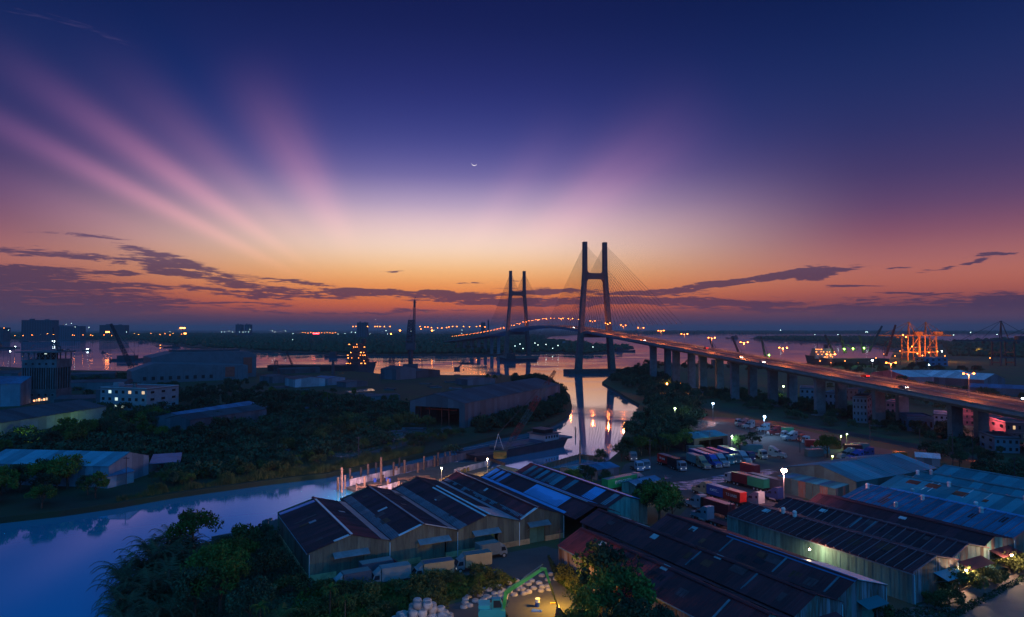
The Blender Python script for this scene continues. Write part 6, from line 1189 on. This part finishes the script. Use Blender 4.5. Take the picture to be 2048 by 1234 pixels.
def crown_mesh(seed, R, H, z0, nb, nl, ls, lean=.0, flat=1.):
    """broadleaf crown from clumps spread on limbs; R, H half-sizes"""
    rr = random.Random(seed); mb = MB(); lb = []
    for i in range(nb):
        th = rr.uniform(0, 2 * pi); ph = rr.uniform(-.35, 1.25); q = rr.uniform(.45, 1.0) ** .6; w = 1 + .25 * sin(th * 2 + seed)
        c = Vector((cos(th) * cos(ph) * R * q * w + lean * R, sin(th) * cos(ph) * R * q * w, z0 + H + sin(ph) * H * q * flat)); lb.append(c)
        br_ = R * rr.uniform(.20, .36)
        for k in range(nl):
            d = Vector((rr.gauss(0, 1), rr.gauss(0, 1), rr.gauss(0, .75))).normalized() * br_ * rr.uniform(.35, 1.05) ** .5
            leafquad(mb, c + d, ls, rr)
    return mb, lb
def make_tree(name, seed, R, H, z0, nb, nl, ls, lm, lean=0., flat=1.):
    t = thing(name, 'x', 'tree', (0, 0, 0)); mb, lb = crown_mesh(seed, R, H, z0, nb, nl, ls, lean, flat); mb.build('crown', lm, t)
    rr = random.Random(seed); tb = MB(); top = Vector((lean * R * .6, 0, z0 + H * .7)); tb.bar((0, 0, 0), top * .5 + Vector((.1, .1, 0)), R * .075, 7, R * .055).bar(top * .5 + Vector((.1, .1, 0)), top, R * .055, 6, R * .03)
    for c in lb[:9]: tb.bar(top * rr.uniform(.45, .8), c, R * .028, 4, R * .01)
    tb.build('trunk', bark, t); return t
def frond(mb, L, a, el, rr, wd=.55, droop=1.):
    p = Vector((0, 0, 0)); n = 9; d = Vector((cos(a) * cos(el), sin(a) * cos(el), sin(el))); pts = [p.copy()]; e = el
    for i in range(n): e -= droop * .16 * (i + 1) / n * 2.2; p = p + Vector((cos(a) * cos(e), sin(a) * cos(e), sin(e))) * L / n; pts.append(p.copy())
    side = Vector((-sin(a), cos(a), 0))
    for i in range(1, n + 1):
        t = i / n; w = L * wd * .36 * sin(min(1, t * 1.15 + .12) * pi * .92) + .05; q = pts[i]; b = (pts[i] - pts[i - 1]); 
        for f_ in (.0, .33, .66):
            qq = pts[i - 1] + b * f_
            for s in (-1, 1):
                j = len(mb.v); tip = qq + side * s * w + b * .9 - Vector((0, 0, w * rr.uniform(.25, .6))); mb.v += [tuple(qq), tuple(qq + b * .24), tuple(tip)]; mb.f.append((j, j + 1, j + 2))
        mb.bar(pts[i - 1], pts[i], .05 * (1.2 - t), 3)
def make_palm(name, seed, trunk, L, n, lm, nipa=False, cat='palm'):
    rr = random.Random(seed); t = thing(name, 'x', cat, (0, 0, 0)); 
    for i in range(n):
        mb = MB(); el = rr.uniform(.55, 1.35) if nipa else rr.uniform(-.15, 1.1); frond(mb, L * rr.uniform(.75, 1.1), 2 * pi * i / n + rr.uniform(-.3, .3), el, rr, droop=1.0 if nipa else 1.3)
        o = mb.build('frond', lm, t); o.location = (0, 0, trunk)
    if trunk > .5: MB().bar((0, 0, 0), (.2, .1, trunk * .5), .2, 7, .16).bar((.2, .1, trunk * .5), (0, 0, trunk + .1), .16, 7, .13).build('trunk', bark, t)
    return t
protos = {'round': make_tree('broadleaf_tree', 1, 3.6, 3.0, 2.2, 34, 62, .34, lf[0]), 'wide': make_tree('broadleaf_tree', 2, 4.4, 2.4, 3.2, 38, 62, .36, lf[1], flat=.9), 'tall': make_tree('broadleaf_tree', 3, 2.6, 4.0, 2.0, 32, 58, .32, lf[0]),
          'bush': make_tree('shrub', 4, 2.2, 1.3, .2, 20, 60, .26, lf[2]), 'far': make_tree('broadleaf_tree', 5, 3.8, 3.0, 1.2, 26, 36, .55, lf[0]), 'far2': make_tree('broadleaf_tree', 6, 3.4, 3.8, 1.6, 26, 34, .55, lf[1]), 'lacy': make_tree('broadleaf_tree', 8, 3.4, 2.6, 2.6, 26, 34, .24, lf[1], .25),
          'palm': make_palm('palm_tree', 9, 6.5, 3.2, 16, lf[1]), 'nipa': make_palm('nipa_palm', 10, .2, 6.2, 20, lf[3], True), 'banana': make_palm('young_palm', 11, 1.2, 2.6, 11, lf[2])}
protos['bush']['category'] = 'shrub'
protos['low'] = make_tree('shrub', 21, 4.2, 1.9, -.3, 26, 13, .75, lf[0])
used = set()
def plant(kind, px, py, h, label, group=None, rz=None, z=None, sx=1., xy=None):
    base = {'round': 8.2, 'wide': 8.2, 'tall': 10.2, 'bush': 2.9, 'far': 7.4, 'far2': 9.2, 'lacy': 8, 'palm': 9, 'nipa': 5.6, 'banana': 3.4, 'low': 3.9}[kind]
    x, y = xy or W(px, py, GZ); k = h / base; o = protos[kind]
    if kind in used: o = copy_tree(protos[kind])
    used.add(kind)
    o.location = (x, y, GZ - .1 if z is None else z); o.rotation_euler = (0, 0, random.uniform(0, 6.28) if rz is None else rz); o.scale = (k * sx, k * sx, k); o['label'] = label
    if group: o['group'] = group
    elif 'group' in o.keys(): del o['group']
    return o
def inpoly(x, y, P):
    c = False
    for i in range(len(P)):
        (a, b), (d, e) = P[i - 1], P[i]
        if (b > y) != (e > y) and x < (d - a) * (y - b) / (e - b) + a: c = not c
    return c
def scatter(poly, n, kinds, h, label, group, mind=0, sx=1.):
    """random places inside an outline given in photograph points on the ground"""
    P = PX(poly, GZ); xs = [p[0] for p in P]; ys = [p[1] for p in P]; pts = []; tries = 0
    while len(pts) < n and tries < n * 60:
        tries += 1; x = random.uniform(min(xs), max(xs)); y = random.uniform(min(ys), max(ys))
        if not inpoly(x, y, P) or any((x - a) ** 2 + (y - b) ** 2 < mind * mind for a, b in pts): continue
        pts.append((x, y))
    for i, (x, y) in enumerate(sorted(pts, key=lambda p: p[0] / p[1])): plant(random.choice(kinds), 0, 0, random.uniform(*h), label + ', ' + ORD[i] + ' from the left', group, xy=(x, y), sx=sx * random.uniform(.85, 1.25))
# foreground left: nipa clump and trees
for i, (px, py, h) in enumerate([(330, 1250, 7.5), (262, 1180, 7.5), (285, 1150, 8.2), (320, 1135, 8.6), (350, 1128, 8.0), (260, 1225, 6.5), (300, 1200, 7.5), (255, 1262, 5.8), (385, 1132, 7.2), (340, 1180, 8.0), (275, 1300, 5.5), (405, 1150, 6), (245, 1160, 6.5), (240, 1200, 6.0), (240.5, 1240, 6), (300.5, 1108, 7), (345, 1100, 7.5), (375, 1100, 6.5)]):
    plant('nipa', px, py, h, ORD[sorted([330, 262, 285, 320, 350, 260, 300, 255, 385, 340, 275, 405, 245, 240, 240.5, 300.5, 345, 375]).index(px)] + ' arching nipa palm from the left in the lower left waterside clump', 'nipa palms in the lower left clump', sx=.9)
for kind, px, py, h, lab in [('wide', 385, 1105, 8.6, 'flat topped tree rising behind the nipa palms'), ('round', 390, 1240, 8, 'dark round tree at the bottom edge right of the nipa clump'), ('wide', 440, 1225, 8.4, 'broad green tree near the bottom left, right of the nipa palms'), ('lacy', 480, 1185, 7.5, 'feathery tree left of the ground lamp'), ('wide', 465, 1160, 7.5, 'pale crowned tree below the seawall'), ('round', 530, 1175, 7, 'dark tree beside the slipway left of the warehouse'),
                             ('round', 555, 1150, 5, 'small dark tree at the corner of the leftmost warehouse'), ('wide', 430, 1180, 8, 'broad tree in the middle of the lower left thicket'), ('round', 500, 1250, 7, 'dark tree at the bottom edge below the ground lamp'), ('palm', 520, 1275, 6.5, 'palm with upright fronds at the bottom edge'), ('banana', 560, 1262, 6, 'tall leaning palm fronds below the small blue roof'), ('palm', 660, 1240, 7, 'palm in front of the leftmost warehouse corner'), ('palm', 690, 1252, 6, 'second palm right of the first, before the pickup'), ('bush', 585, 1190, 3.4, 'leafy bush by the small blue roof'),
                             ('round', 1205, 1228, 10.8, 'large dark round tree in front of the nearest brown warehouse'), ('wide', 1235, 1262, 9.5, 'dark tree just right of the large round one'), ('lacy', 1150, 1238, 6, 'small tree lit yellow from the yard lamp'), ('wide', 1200, 1290, 8, 'green tree at the bottom centre'), ('round', 1265, 1305, 7.5, 'green tree at the bottom right of centre'), ('wide', 1150, 1300, 5.5, 'low leafy tree at the bottom beside the lit ground'), ('round', 1320, 1320, 7, 'tree top just showing at the bottom edge'), 
                             ('wide', 1318, 1052, 10.5, 'large dark tree between the blue roof and the truck yard'), ('round', 1290, 1040, 9, 'dark tree against the end of the blue striped shed'), ('round', 1345, 1045, 8, 'dark tree at the right beside the yard'), ('tall', 1202, 945, 8, 'slender tree standing beside the creek pool'), ('tall', 1183, 965, 5, 'small bush tree by the pool'), ('round', 1170, 968, 5.5, 'low tree behind the blue roofs, left of the green container'), ('wide', 1145, 972, 5, 'tree left of the lamp by the pool'),
                             ('round', 1210, 975, 5, 'low tree in front of the flat blue hut'), ('lacy', 1824, 975, 7.5, 'small tree standing among the teal roofs'), ('round', 1795, 975, 5, 'small bush left of the roof tree'), ('round', 1480, 908, 7, 'dark tree behind the canopy shed lamp'), ('round', 1505, 895, 6, 'dark tree left of the dull teal container'), ('wide', 1655, 915, 8, 'tree in the truck yard with a yellow lamp before it'), ('bush', 1922, 1190, 4.6, 'bright lit bush under the wall lamp by the second rusty shed'), ('bush', 1900, 1212, 2.6, 'dark bush left of the bright lit one'), ('bush', 1968, 1172, 3, 'dark bush before the third rusty shed door'), ('bush', 1990, 1165, 2.6, 'small dark bush on the lane side'), ('bush', 2020, 1145, 4, 'green bush under the farthest right wall lamp'), ('bush', 2045, 1145, 3.5, 'green bush at the right edge'), ('bush', 1870, 1215, 2.4, 'small shrub by the green door'), ('bush', 1758, 1240, 2.6, 'dark shrub at the foot of the pale gable'), ('palm', 1100, 772, 9, 'ragged palm at the tip of the wooded point'), ('palm', 1056, 765, 8, 'palm left of the ragged one on the point'),
                             ('bush', 1130, 1165, 3, 'low scrub at the left wall of the nearest brown warehouse'), ('bush', 1150, 1180, 2.6, 'second low scrub by the brown warehouse wall'), ('round', 85, 975, 8, 'big dark tree in front of the pale blue creek shed'), ('wide', 135, 975, 9.5, 'tallest tree before the pale blue creek shed'), ('round', 40, 985, 8, 'dark tree at the left creek bank'), ('wide', 0, 990, 8, 'dark tree cut by the left edge on the creek bank'), ('round', 175, 990, 5.5, 'low dark tree right of the tallest creek tree'), ('lacy', 725, 905, 5.5, 'thin tree in the reeds'), ('round', 645, 872, 9, 'round tree alone in the scrub of the west bank'), ('round', 615, 885, 7.5, 'smaller round tree left of the lone one')]:
    plant(kind, px, py, h, lab)
rg = [([(0, 905), (60, 895), (160, 860), (330, 835), (330, 880), (200, 895), (0, 915)], 34, ('round', 'wide', 'far2'), (5, 9), 'dark tree in the belt below the long lit building', 'tree belt between the lit building and the creek shed', 3.5), ([(-60, 930), (60, 960), (190, 985), (215, 1002), (120, 1018), (0, 1028), (-100, 1030)], 26, ('round', 'wide', 'far2'), (4.5, 8), 'dark bank tree reflected in the creek at the left', 'trees on the left creek bank', 3.),
      ([(300, 962), (520, 935), (700, 908), (640, 935), (540, 952), (420, 968), (310, 985)], 30, ('round', 'bush', 'lacy'), (2.5, 4.5), 'low tree in the scrub behind the creek bank', 'low trees behind the creek bank', 3.), ([(520, 895), (600, 860), (700, 850), (820, 862), (900, 845), (800, 850), (720, 880), (560, 905)], 38, ('round', 'far', 'bush'), (3, 7), 'dark bush tree in the middle of the west bank', 'scattered trees in the middle of the west bank', 5),
      ([(345, 800), (520, 795), (700, 830), (760, 845), (600, 850), (540, 845), (440, 870), (560, 880), (400, 905), (350, 890)], 60, ('far', 'far2'), (4, 9), 'dark tree in the scrub around the lone grey shed', 'trees around the lone grey shed', 6), ([(540, 790), (640, 780), (700, 790), (820, 800), (810, 815), (560, 815)], 14, ('far', 'far2'), (4, 7), 'dark tree behind the shipyard puddles', 'trees behind the shipyard puddles', 7), ([(250, 780), (520, 775), (560, 790), (350, 805)], 22, ('far', 'far2'), (5, 8), 'dark tree in the row before the big factory hall', 'tree row before the factory hall', 6),
      ([(1030, 768), (1080, 762), (1108, 774), (1126, 792), (1131, 812), (1116, 828), (1086, 842), (1040, 852), (960, 868), (940, 865), (1030, 850), (1075, 828), (1080, 800)], 80, ('far', 'far2'), (5, 8), 'mangrove tree on the wooded point of the west bank', 'mangroves on the wooded point', 4.5), ([(935, 868), (900, 880), (800, 905), (740, 917), (760, 908), (860, 872)], 20, ('far', 'lacy', 'bush'), (2.5, 4.5), 'low mangrove along the bank opposite the barge', 'low mangroves opposite the barge', 3.5),
      ([(1262, 892), (1268, 866), (1284, 838), (1298, 814), (1280, 798), (1250, 781), (1222, 766), (1250, 750), (1300, 742), (1345, 775), (1390, 800), (1385, 850), (1390, 880), (1310, 900), (1268, 905)], 105, ('far', 'far2', 'round'), (5.5, 9.5), 'dense mangrove on the wooded right bank below the bridge', 'mangroves on the right bank', 5), ([(1235, 915), (1300, 905), (1390, 890), (1395, 900), (1300, 915), (1245, 925)], 14, ('round', 'wide'), (5, 8), 'tree at the back edge of the truck yard', 'trees behind the red lettered container', 4),
      ([(1380, 800), (1500, 825), (1640, 850), (1860, 890), (2048, 940), (2048, 900), (1860, 855), (1600, 815), (1420, 780)], 46, ('far', 'far2', 'bush'), (2.5, 5.5), 'scrubby tree in the dark strip under the bridge', 'scrub trees under the bridge', 6), ([(1640, 775), (1800, 770), (2048, 800), (2048, 850), (1900, 830), (1700, 800)], 44, ('far', 'far2'), (5, 9), 'tree between the houses beyond the bridge', 'trees among the houses beyond the bridge', 7), ([(1650, 735), (1815, 735), (1960, 745), (1960, 760), (1700, 760)], 26, ('far', 'far2'), (6, 9), 'dark tree at the quay behind the bridge deck', 'dark trees behind the port quay', 9),
      ([(1250, 738), (1300, 731), (1620, 733), (1640, 745), (1300, 742)], 30, ('far', 'far2'), (5, 9), 'bank tree seen through the bridge columns', 'bank trees behind the bridge columns', 9), ([(640, 1195), (760, 1175), (900, 1160), (1000, 1160), (1020, 1175), (900, 1215), (780, 1240), (620, 1240)], 36, ('bush', 'bush', 'lacy', 'banana'), (1.8, 3.4), 'wild shrub in the overgrown strip before the box trucks', 'wild shrubs before the box trucks', 2.), ([(110, 800), (330, 780), (340, 790), (200, 800)], 10, ('far', 'palm'), (5, 8), 'tree beside the flat shed and the white office', 'trees around the white office', 6), ([(900, 757), (1040, 755), (1085, 760), (1000, 765)], 14, ('far', 'far2', 'palm'), (4, 6), 'tree on the far edge of the wooded point', 'trees on the far edge of the point', 6), ([(1840, 905), (2048, 985), (2048, 960), (1900, 905)], 16, ('far', 'round'), (4, 6.5), 'tree beside the road behind the teal roofs', 'trees by the road behind the teal roofs', 5),
      ([(430, 1105), (540, 1085), (560, 1110), (440, 1150)], 8, ('round', 'bush'), (3, 5), 'tree in the thicket below the seawall', 'thicket trees below the seawall', 3.)]
import numpy as np
def woodmass(poly, n, kinds, h, label, name='mangrove_wood', mind=3.5):
    P = PX(poly, GZ); xs = [p[0] for p in P]; ys = [p[1] for p in P]; pts = []; tries = 0; V = []; Fc = []; off = 0
    while len(pts) < n and tries < n * 40:
        tries += 1; x = random.uniform(min(xs), max(xs)); y = random.uniform(min(ys), max(ys))
        if not inpoly(x, y, P) or any((x - a) ** 2 + (y - b) ** 2 < mind * mind for a, b in pts): continue
        pts.append((x, y)); k = random.choice(kinds); me = [c for c in protos[k].children if c.name.startswith('crown')][0].data
        if ('np', k) not in VC:
            v = np.empty(len(me.vertices) * 3, 'f'); me.vertices.foreach_get('co', v); VC[('np', k)] = v.reshape(-1, 3)
        v = VC[('np', k)]; base = {'round': 8.2, 'far': 7.4, 'far2': 9.2, 'bush': 2.9, 'wide': 8.2, 'low': 3.9}[k]; q = random.uniform(*h) / base; a = random.uniform(0, 6.28); sx = q * random.uniform(.85, 1.3)
        w = np.empty_like(v); w[:, 0] = (v[:, 0] * cos(a) - v[:, 1] * sin(a)) * sx + x; w[:, 1] = (v[:, 0] * sin(a) + v[:, 1] * cos(a)) * sx + y; w[:, 2] = v[:, 2] * q + GZ; V.append(w)
    v = np.concatenate(V); nq = len(v) // 4; me = bpy.data.meshes.new(name); me.vertices.add(len(v)); me.vertices.foreach_set('co', v.ravel()); me.loops.add(nq * 4); me.loops.foreach_set('vertex_index', np.arange(nq * 4, dtype='i')); me.polygons.add(nq); me.polygons.foreach_set('loop_start', np.arange(0, nq * 4, 4, dtype='i')); me.update(calc_edges=True); me.materials.append(lf[0])
    o = bpy.data.objects.new(name, me); COL.objects.link(o); stuff(o, label, 'woods'); return o
mass = ('mangroves on the wooded point', 'mangroves on the right bank', 'scrub trees under the bridge', 'trees among the houses beyond the bridge', 'dark trees behind the port quay', 'bank trees behind the bridge columns', 'trees around the lone grey shed', 'tree row before the factory hall')
ml = {'mangroves on the wooded point': 'mangrove wood filling the point of the west bank', 'mangroves on the right bank': 'dense mangrove wood on the right bank below the bridge', 'scrub trees under the bridge': 'scrub in the dark strip under the bridge', 'trees among the houses beyond the bridge': 'trees crowding between the houses beyond the bridge', 'dark trees behind the port quay': 'dark trees behind the port quay', 'bank trees behind the bridge columns': 'bank woods seen through the bridge columns', 'trees around the lone grey shed': 'scrub woods around the lone grey shed', 'tree row before the factory hall': 'belt of trees before the big factory hall'}
for a in rg:
    if a[5] in mass: woodmass(a[0], int(a[1] * 1.6), [k for k in a[2] if k != 'palm'], a[3], ml[a[5]])
    else: scatter(*a)
plant('low', 905, 905, 3, 'low spreading bush on the creek bank left of the barge')
for P_l, n_, h_, lab_ in [([(330, 875), (545, 845), (700, 850), (815, 862), (760, 892), (640, 925), (500, 950), (330, 970)], 170, (1.8, 4.5), 'dense scrub between the grey shed and the creek bank'), ([(540, 785), (700, 800), (815, 815), (815, 850), (560, 842), (540, 830)], 150, (2, 5), 'dense scrub in the middle of the west bank'), ([(0, 880), (210, 850), (330, 880), (330, 945), (300, 925), (0, 900)], 70, (2, 5), 'dense scrub above the pale blue shed'),
                          ([(935, 850), (1060, 800), (1085, 770), (1110, 775), (1128, 795), (1120, 820), (1088, 838), (960, 866)], 110, (2, 5), 'scrub carpet under the trees of the point'), ([(0, 745), (255, 750), (255, 775), (0, 790)], 60, (2, 4), 'scrub by the river behind the silo tower'), ([(110, 815), (200, 800), (330, 820), (330, 850), (215, 840)], 40, (2, 5), 'scrub before the white office'), ([(1270, 900), (1290, 830), (1390, 800), (1390, 890)], 60, (2, 5), 'undergrowth of the right bank wood'), ([(1400, 790), (1700, 840), (2048, 915), (2048, 880), (1700, 815), (1450, 775)], 150, (1.5, 3.5), 'low scrub under the bridge columns')]:
    woodmass(P_l, n_, ['low'], h_, lab_, 'scrub', 2.0)
# reeds, undergrowth and far woods: uncountable
def undergrowth(name, poly, n, h, m, label, cat, blade=False, seed=3):
    rr = random.Random(seed); P = PX(poly, GZ); xs = [p[0] for p in P]; ys = [p[1] for p in P]; mb = MB(); k = 0; t = 0
    while k < n and t < n * 30:
        t += 1; x = rr.uniform(min(xs), max(xs)); y = rr.uniform(min(ys), max(ys))
        if not inpoly(x, y, P): continue
        k += 1; hh = h * rr.uniform(.5, 1.2) * (.7 + .5 * sin(x * .5) * sin(y * .37 + 1))
        if blade:
            a = rr.uniform(0, 6.28); l = rr.uniform(.1, .5) * hh; i = len(mb.v); w = .09; mb.v += [(x - w * cos(a), y - w * sin(a), GZ - .4), (x + w * cos(a), y + w * sin(a), GZ - .4), (x + l * sin(a), y + l * cos(a), GZ + hh)]; mb.f.append((i, i + 1, i + 2))
        else: leafquad(mb, (x, y, GZ + rr.uniform(0, hh)), rr.uniform(.22, .42), rr, .8)
    o = mb.build(name, m); stuff(o, label, cat); return o
undergrowth('reed_bed', [(233, 1000), (342, 978), (420, 966), (540, 948), (653, 934), (735, 915), (800, 905), (850, 895), (845, 906), (790, 918), (733, 928), (653, 945), (540, 958), (420, 974), (342, 985), (233, 1004)], 16000, 2.4, lf[2], 'tall reeds along the left bank of the creek', 'reeds', True)
undergrowth('weeds', [(600, 1190), (700, 1180), (800, 1168), (900, 1155), (1000, 1150), (1040, 1165), (960, 1185), (880, 1210), (840, 1225), (790, 1260), (560, 1260)], 15000, 1.3, lf[1], 'tangled weeds before the box trucks and sacks', 'weeds', seed=4)
undergrowth('weeds', [(430, 1100), (560, 1075), (600, 1130), (640, 1180), (600, 1260), (230, 1280), (240, 1140)], 12000, 1.6, lf[0], 'weeds covering the ground at the lower left', 'weeds', seed=5)
undergrowth('weeds', [(1095, 1110), (1118, 1145), (1160, 1180), (1150, 1190), (1110, 1160)], 2500, 1.0, lf[0], 'weeds along the foot of the nearest brown warehouse', 'weeds', seed=6)
undergrowth('grass_cover', [(330, 870), (540, 840), (820, 850), (900, 860), (740, 905), (540, 945), (340, 970)], 16000, .9, lf[2], 'rough grass over the west bank', 'grass', seed=7)
undergrowth('weeds', [(1830, 1212), (1900, 1225), (2048, 1150), (2048, 1162), (1910, 1240), (1700, 1290), (1690, 1250)], 2500, .5, lf[0], 'weeds along the lane edge', 'weeds', seed=8)
def woods(name, poly, n, r, label, seed=1, m=None, z=GZ):
    rr = random.Random(seed); P = PX(poly, GZ); xs = [p[0] for p in P]; ys = [p[1] for p in P]; mb = MB(); k = 0; t = 0
    while k < n and t < n * 40:
        t += 1; v = rr.random() ** 1.8; y = min(ys) + (max(ys) - min(ys)) * v; x = rr.uniform(min(xs), max(xs))
        if not inpoly(x, y, P): continue
        k += 1; q = r * rr.uniform(.6, 1.4) * (1 + (y - min(ys)) / 9000); mb.ball((x, y, GZ + q * .55), q, 6, 4, rr.uniform(.7, 1.2))
        for _ in range(5): leafquad(mb, (x + rr.gauss(0, q * .8), y + rr.gauss(0, q * .4), GZ + q * rr.uniform(.6, 1.6)), q * .45, rr)
    o = mb.build(name, m or lf[0]); stuff(o, label, 'woods')
woods('far_woods', [(-300, 678.5), (0, 678), (280, 680), (390, 693), (510, 700), (640, 705), (760, 708), (1000, 707), (1020, 702), (1060, 692), (1090, 675), (1000, 672), (0, 668), (-300, 668)], 7500, 6.5, 'low dark woods on the far bank of the river')
woods('far_woods', [(1180, 668.0), (2060, 667.2), (2060, 664.5), (1180, 664.5)], 2500, 10, 'thin line of woods on the right horizon', 2)
woods('islet_woods', [(1026, 706), (1100, 704), (1170, 707), (1213, 704), (1245, 699), (1262, 695), (1190, 690), (1120, 682), (1060, 680), (1026, 685)], 900, 4.5, 'woods covering the islet under the bridge', 3)
woods('spit_woods', [(1504, 677.2), (1560, 680.5), (1660, 683.5), (1750, 689), (1786, 696), (1890, 687), (1840, 679.5), (1760, 676.5), (1600, 675)], 2200, 5.5, 'mangrove woods on the spit behind the port', 4)
woods('port_woods', [(1890, 690), (1960, 684), (2048, 680), (2300, 676), (2300, 715), (2048, 715), (1900, 712)], 1800, 6.5, 'dark woods behind the far right gantry crane', 5)
if True:
    bpy.context.view_layer.update()
    mb = MB().box(-16000, 16000, -300, 34000, -7.5, 190)
    hz_ = mb.build('haze', None if False else bpy.data.materials.new('haze')); hm = hz_.data.materials[0]; hm.use_nodes = True; n = hm.node_tree; n.nodes.clear()
    ho = n.nodes.new('ShaderNodeOutputMaterial'); pv = n.nodes.new('ShaderNodeVolumePrincipled'); pv.inputs['Color'].default_value = (.95, .84, .86, 1); pv.inputs['Density'].default_value = HAZE; pv.inputs['Anisotropy'].default_value = 0
    n.links.new(pv.outputs[0], ho.inputs['Volume']); stuff(hz_)
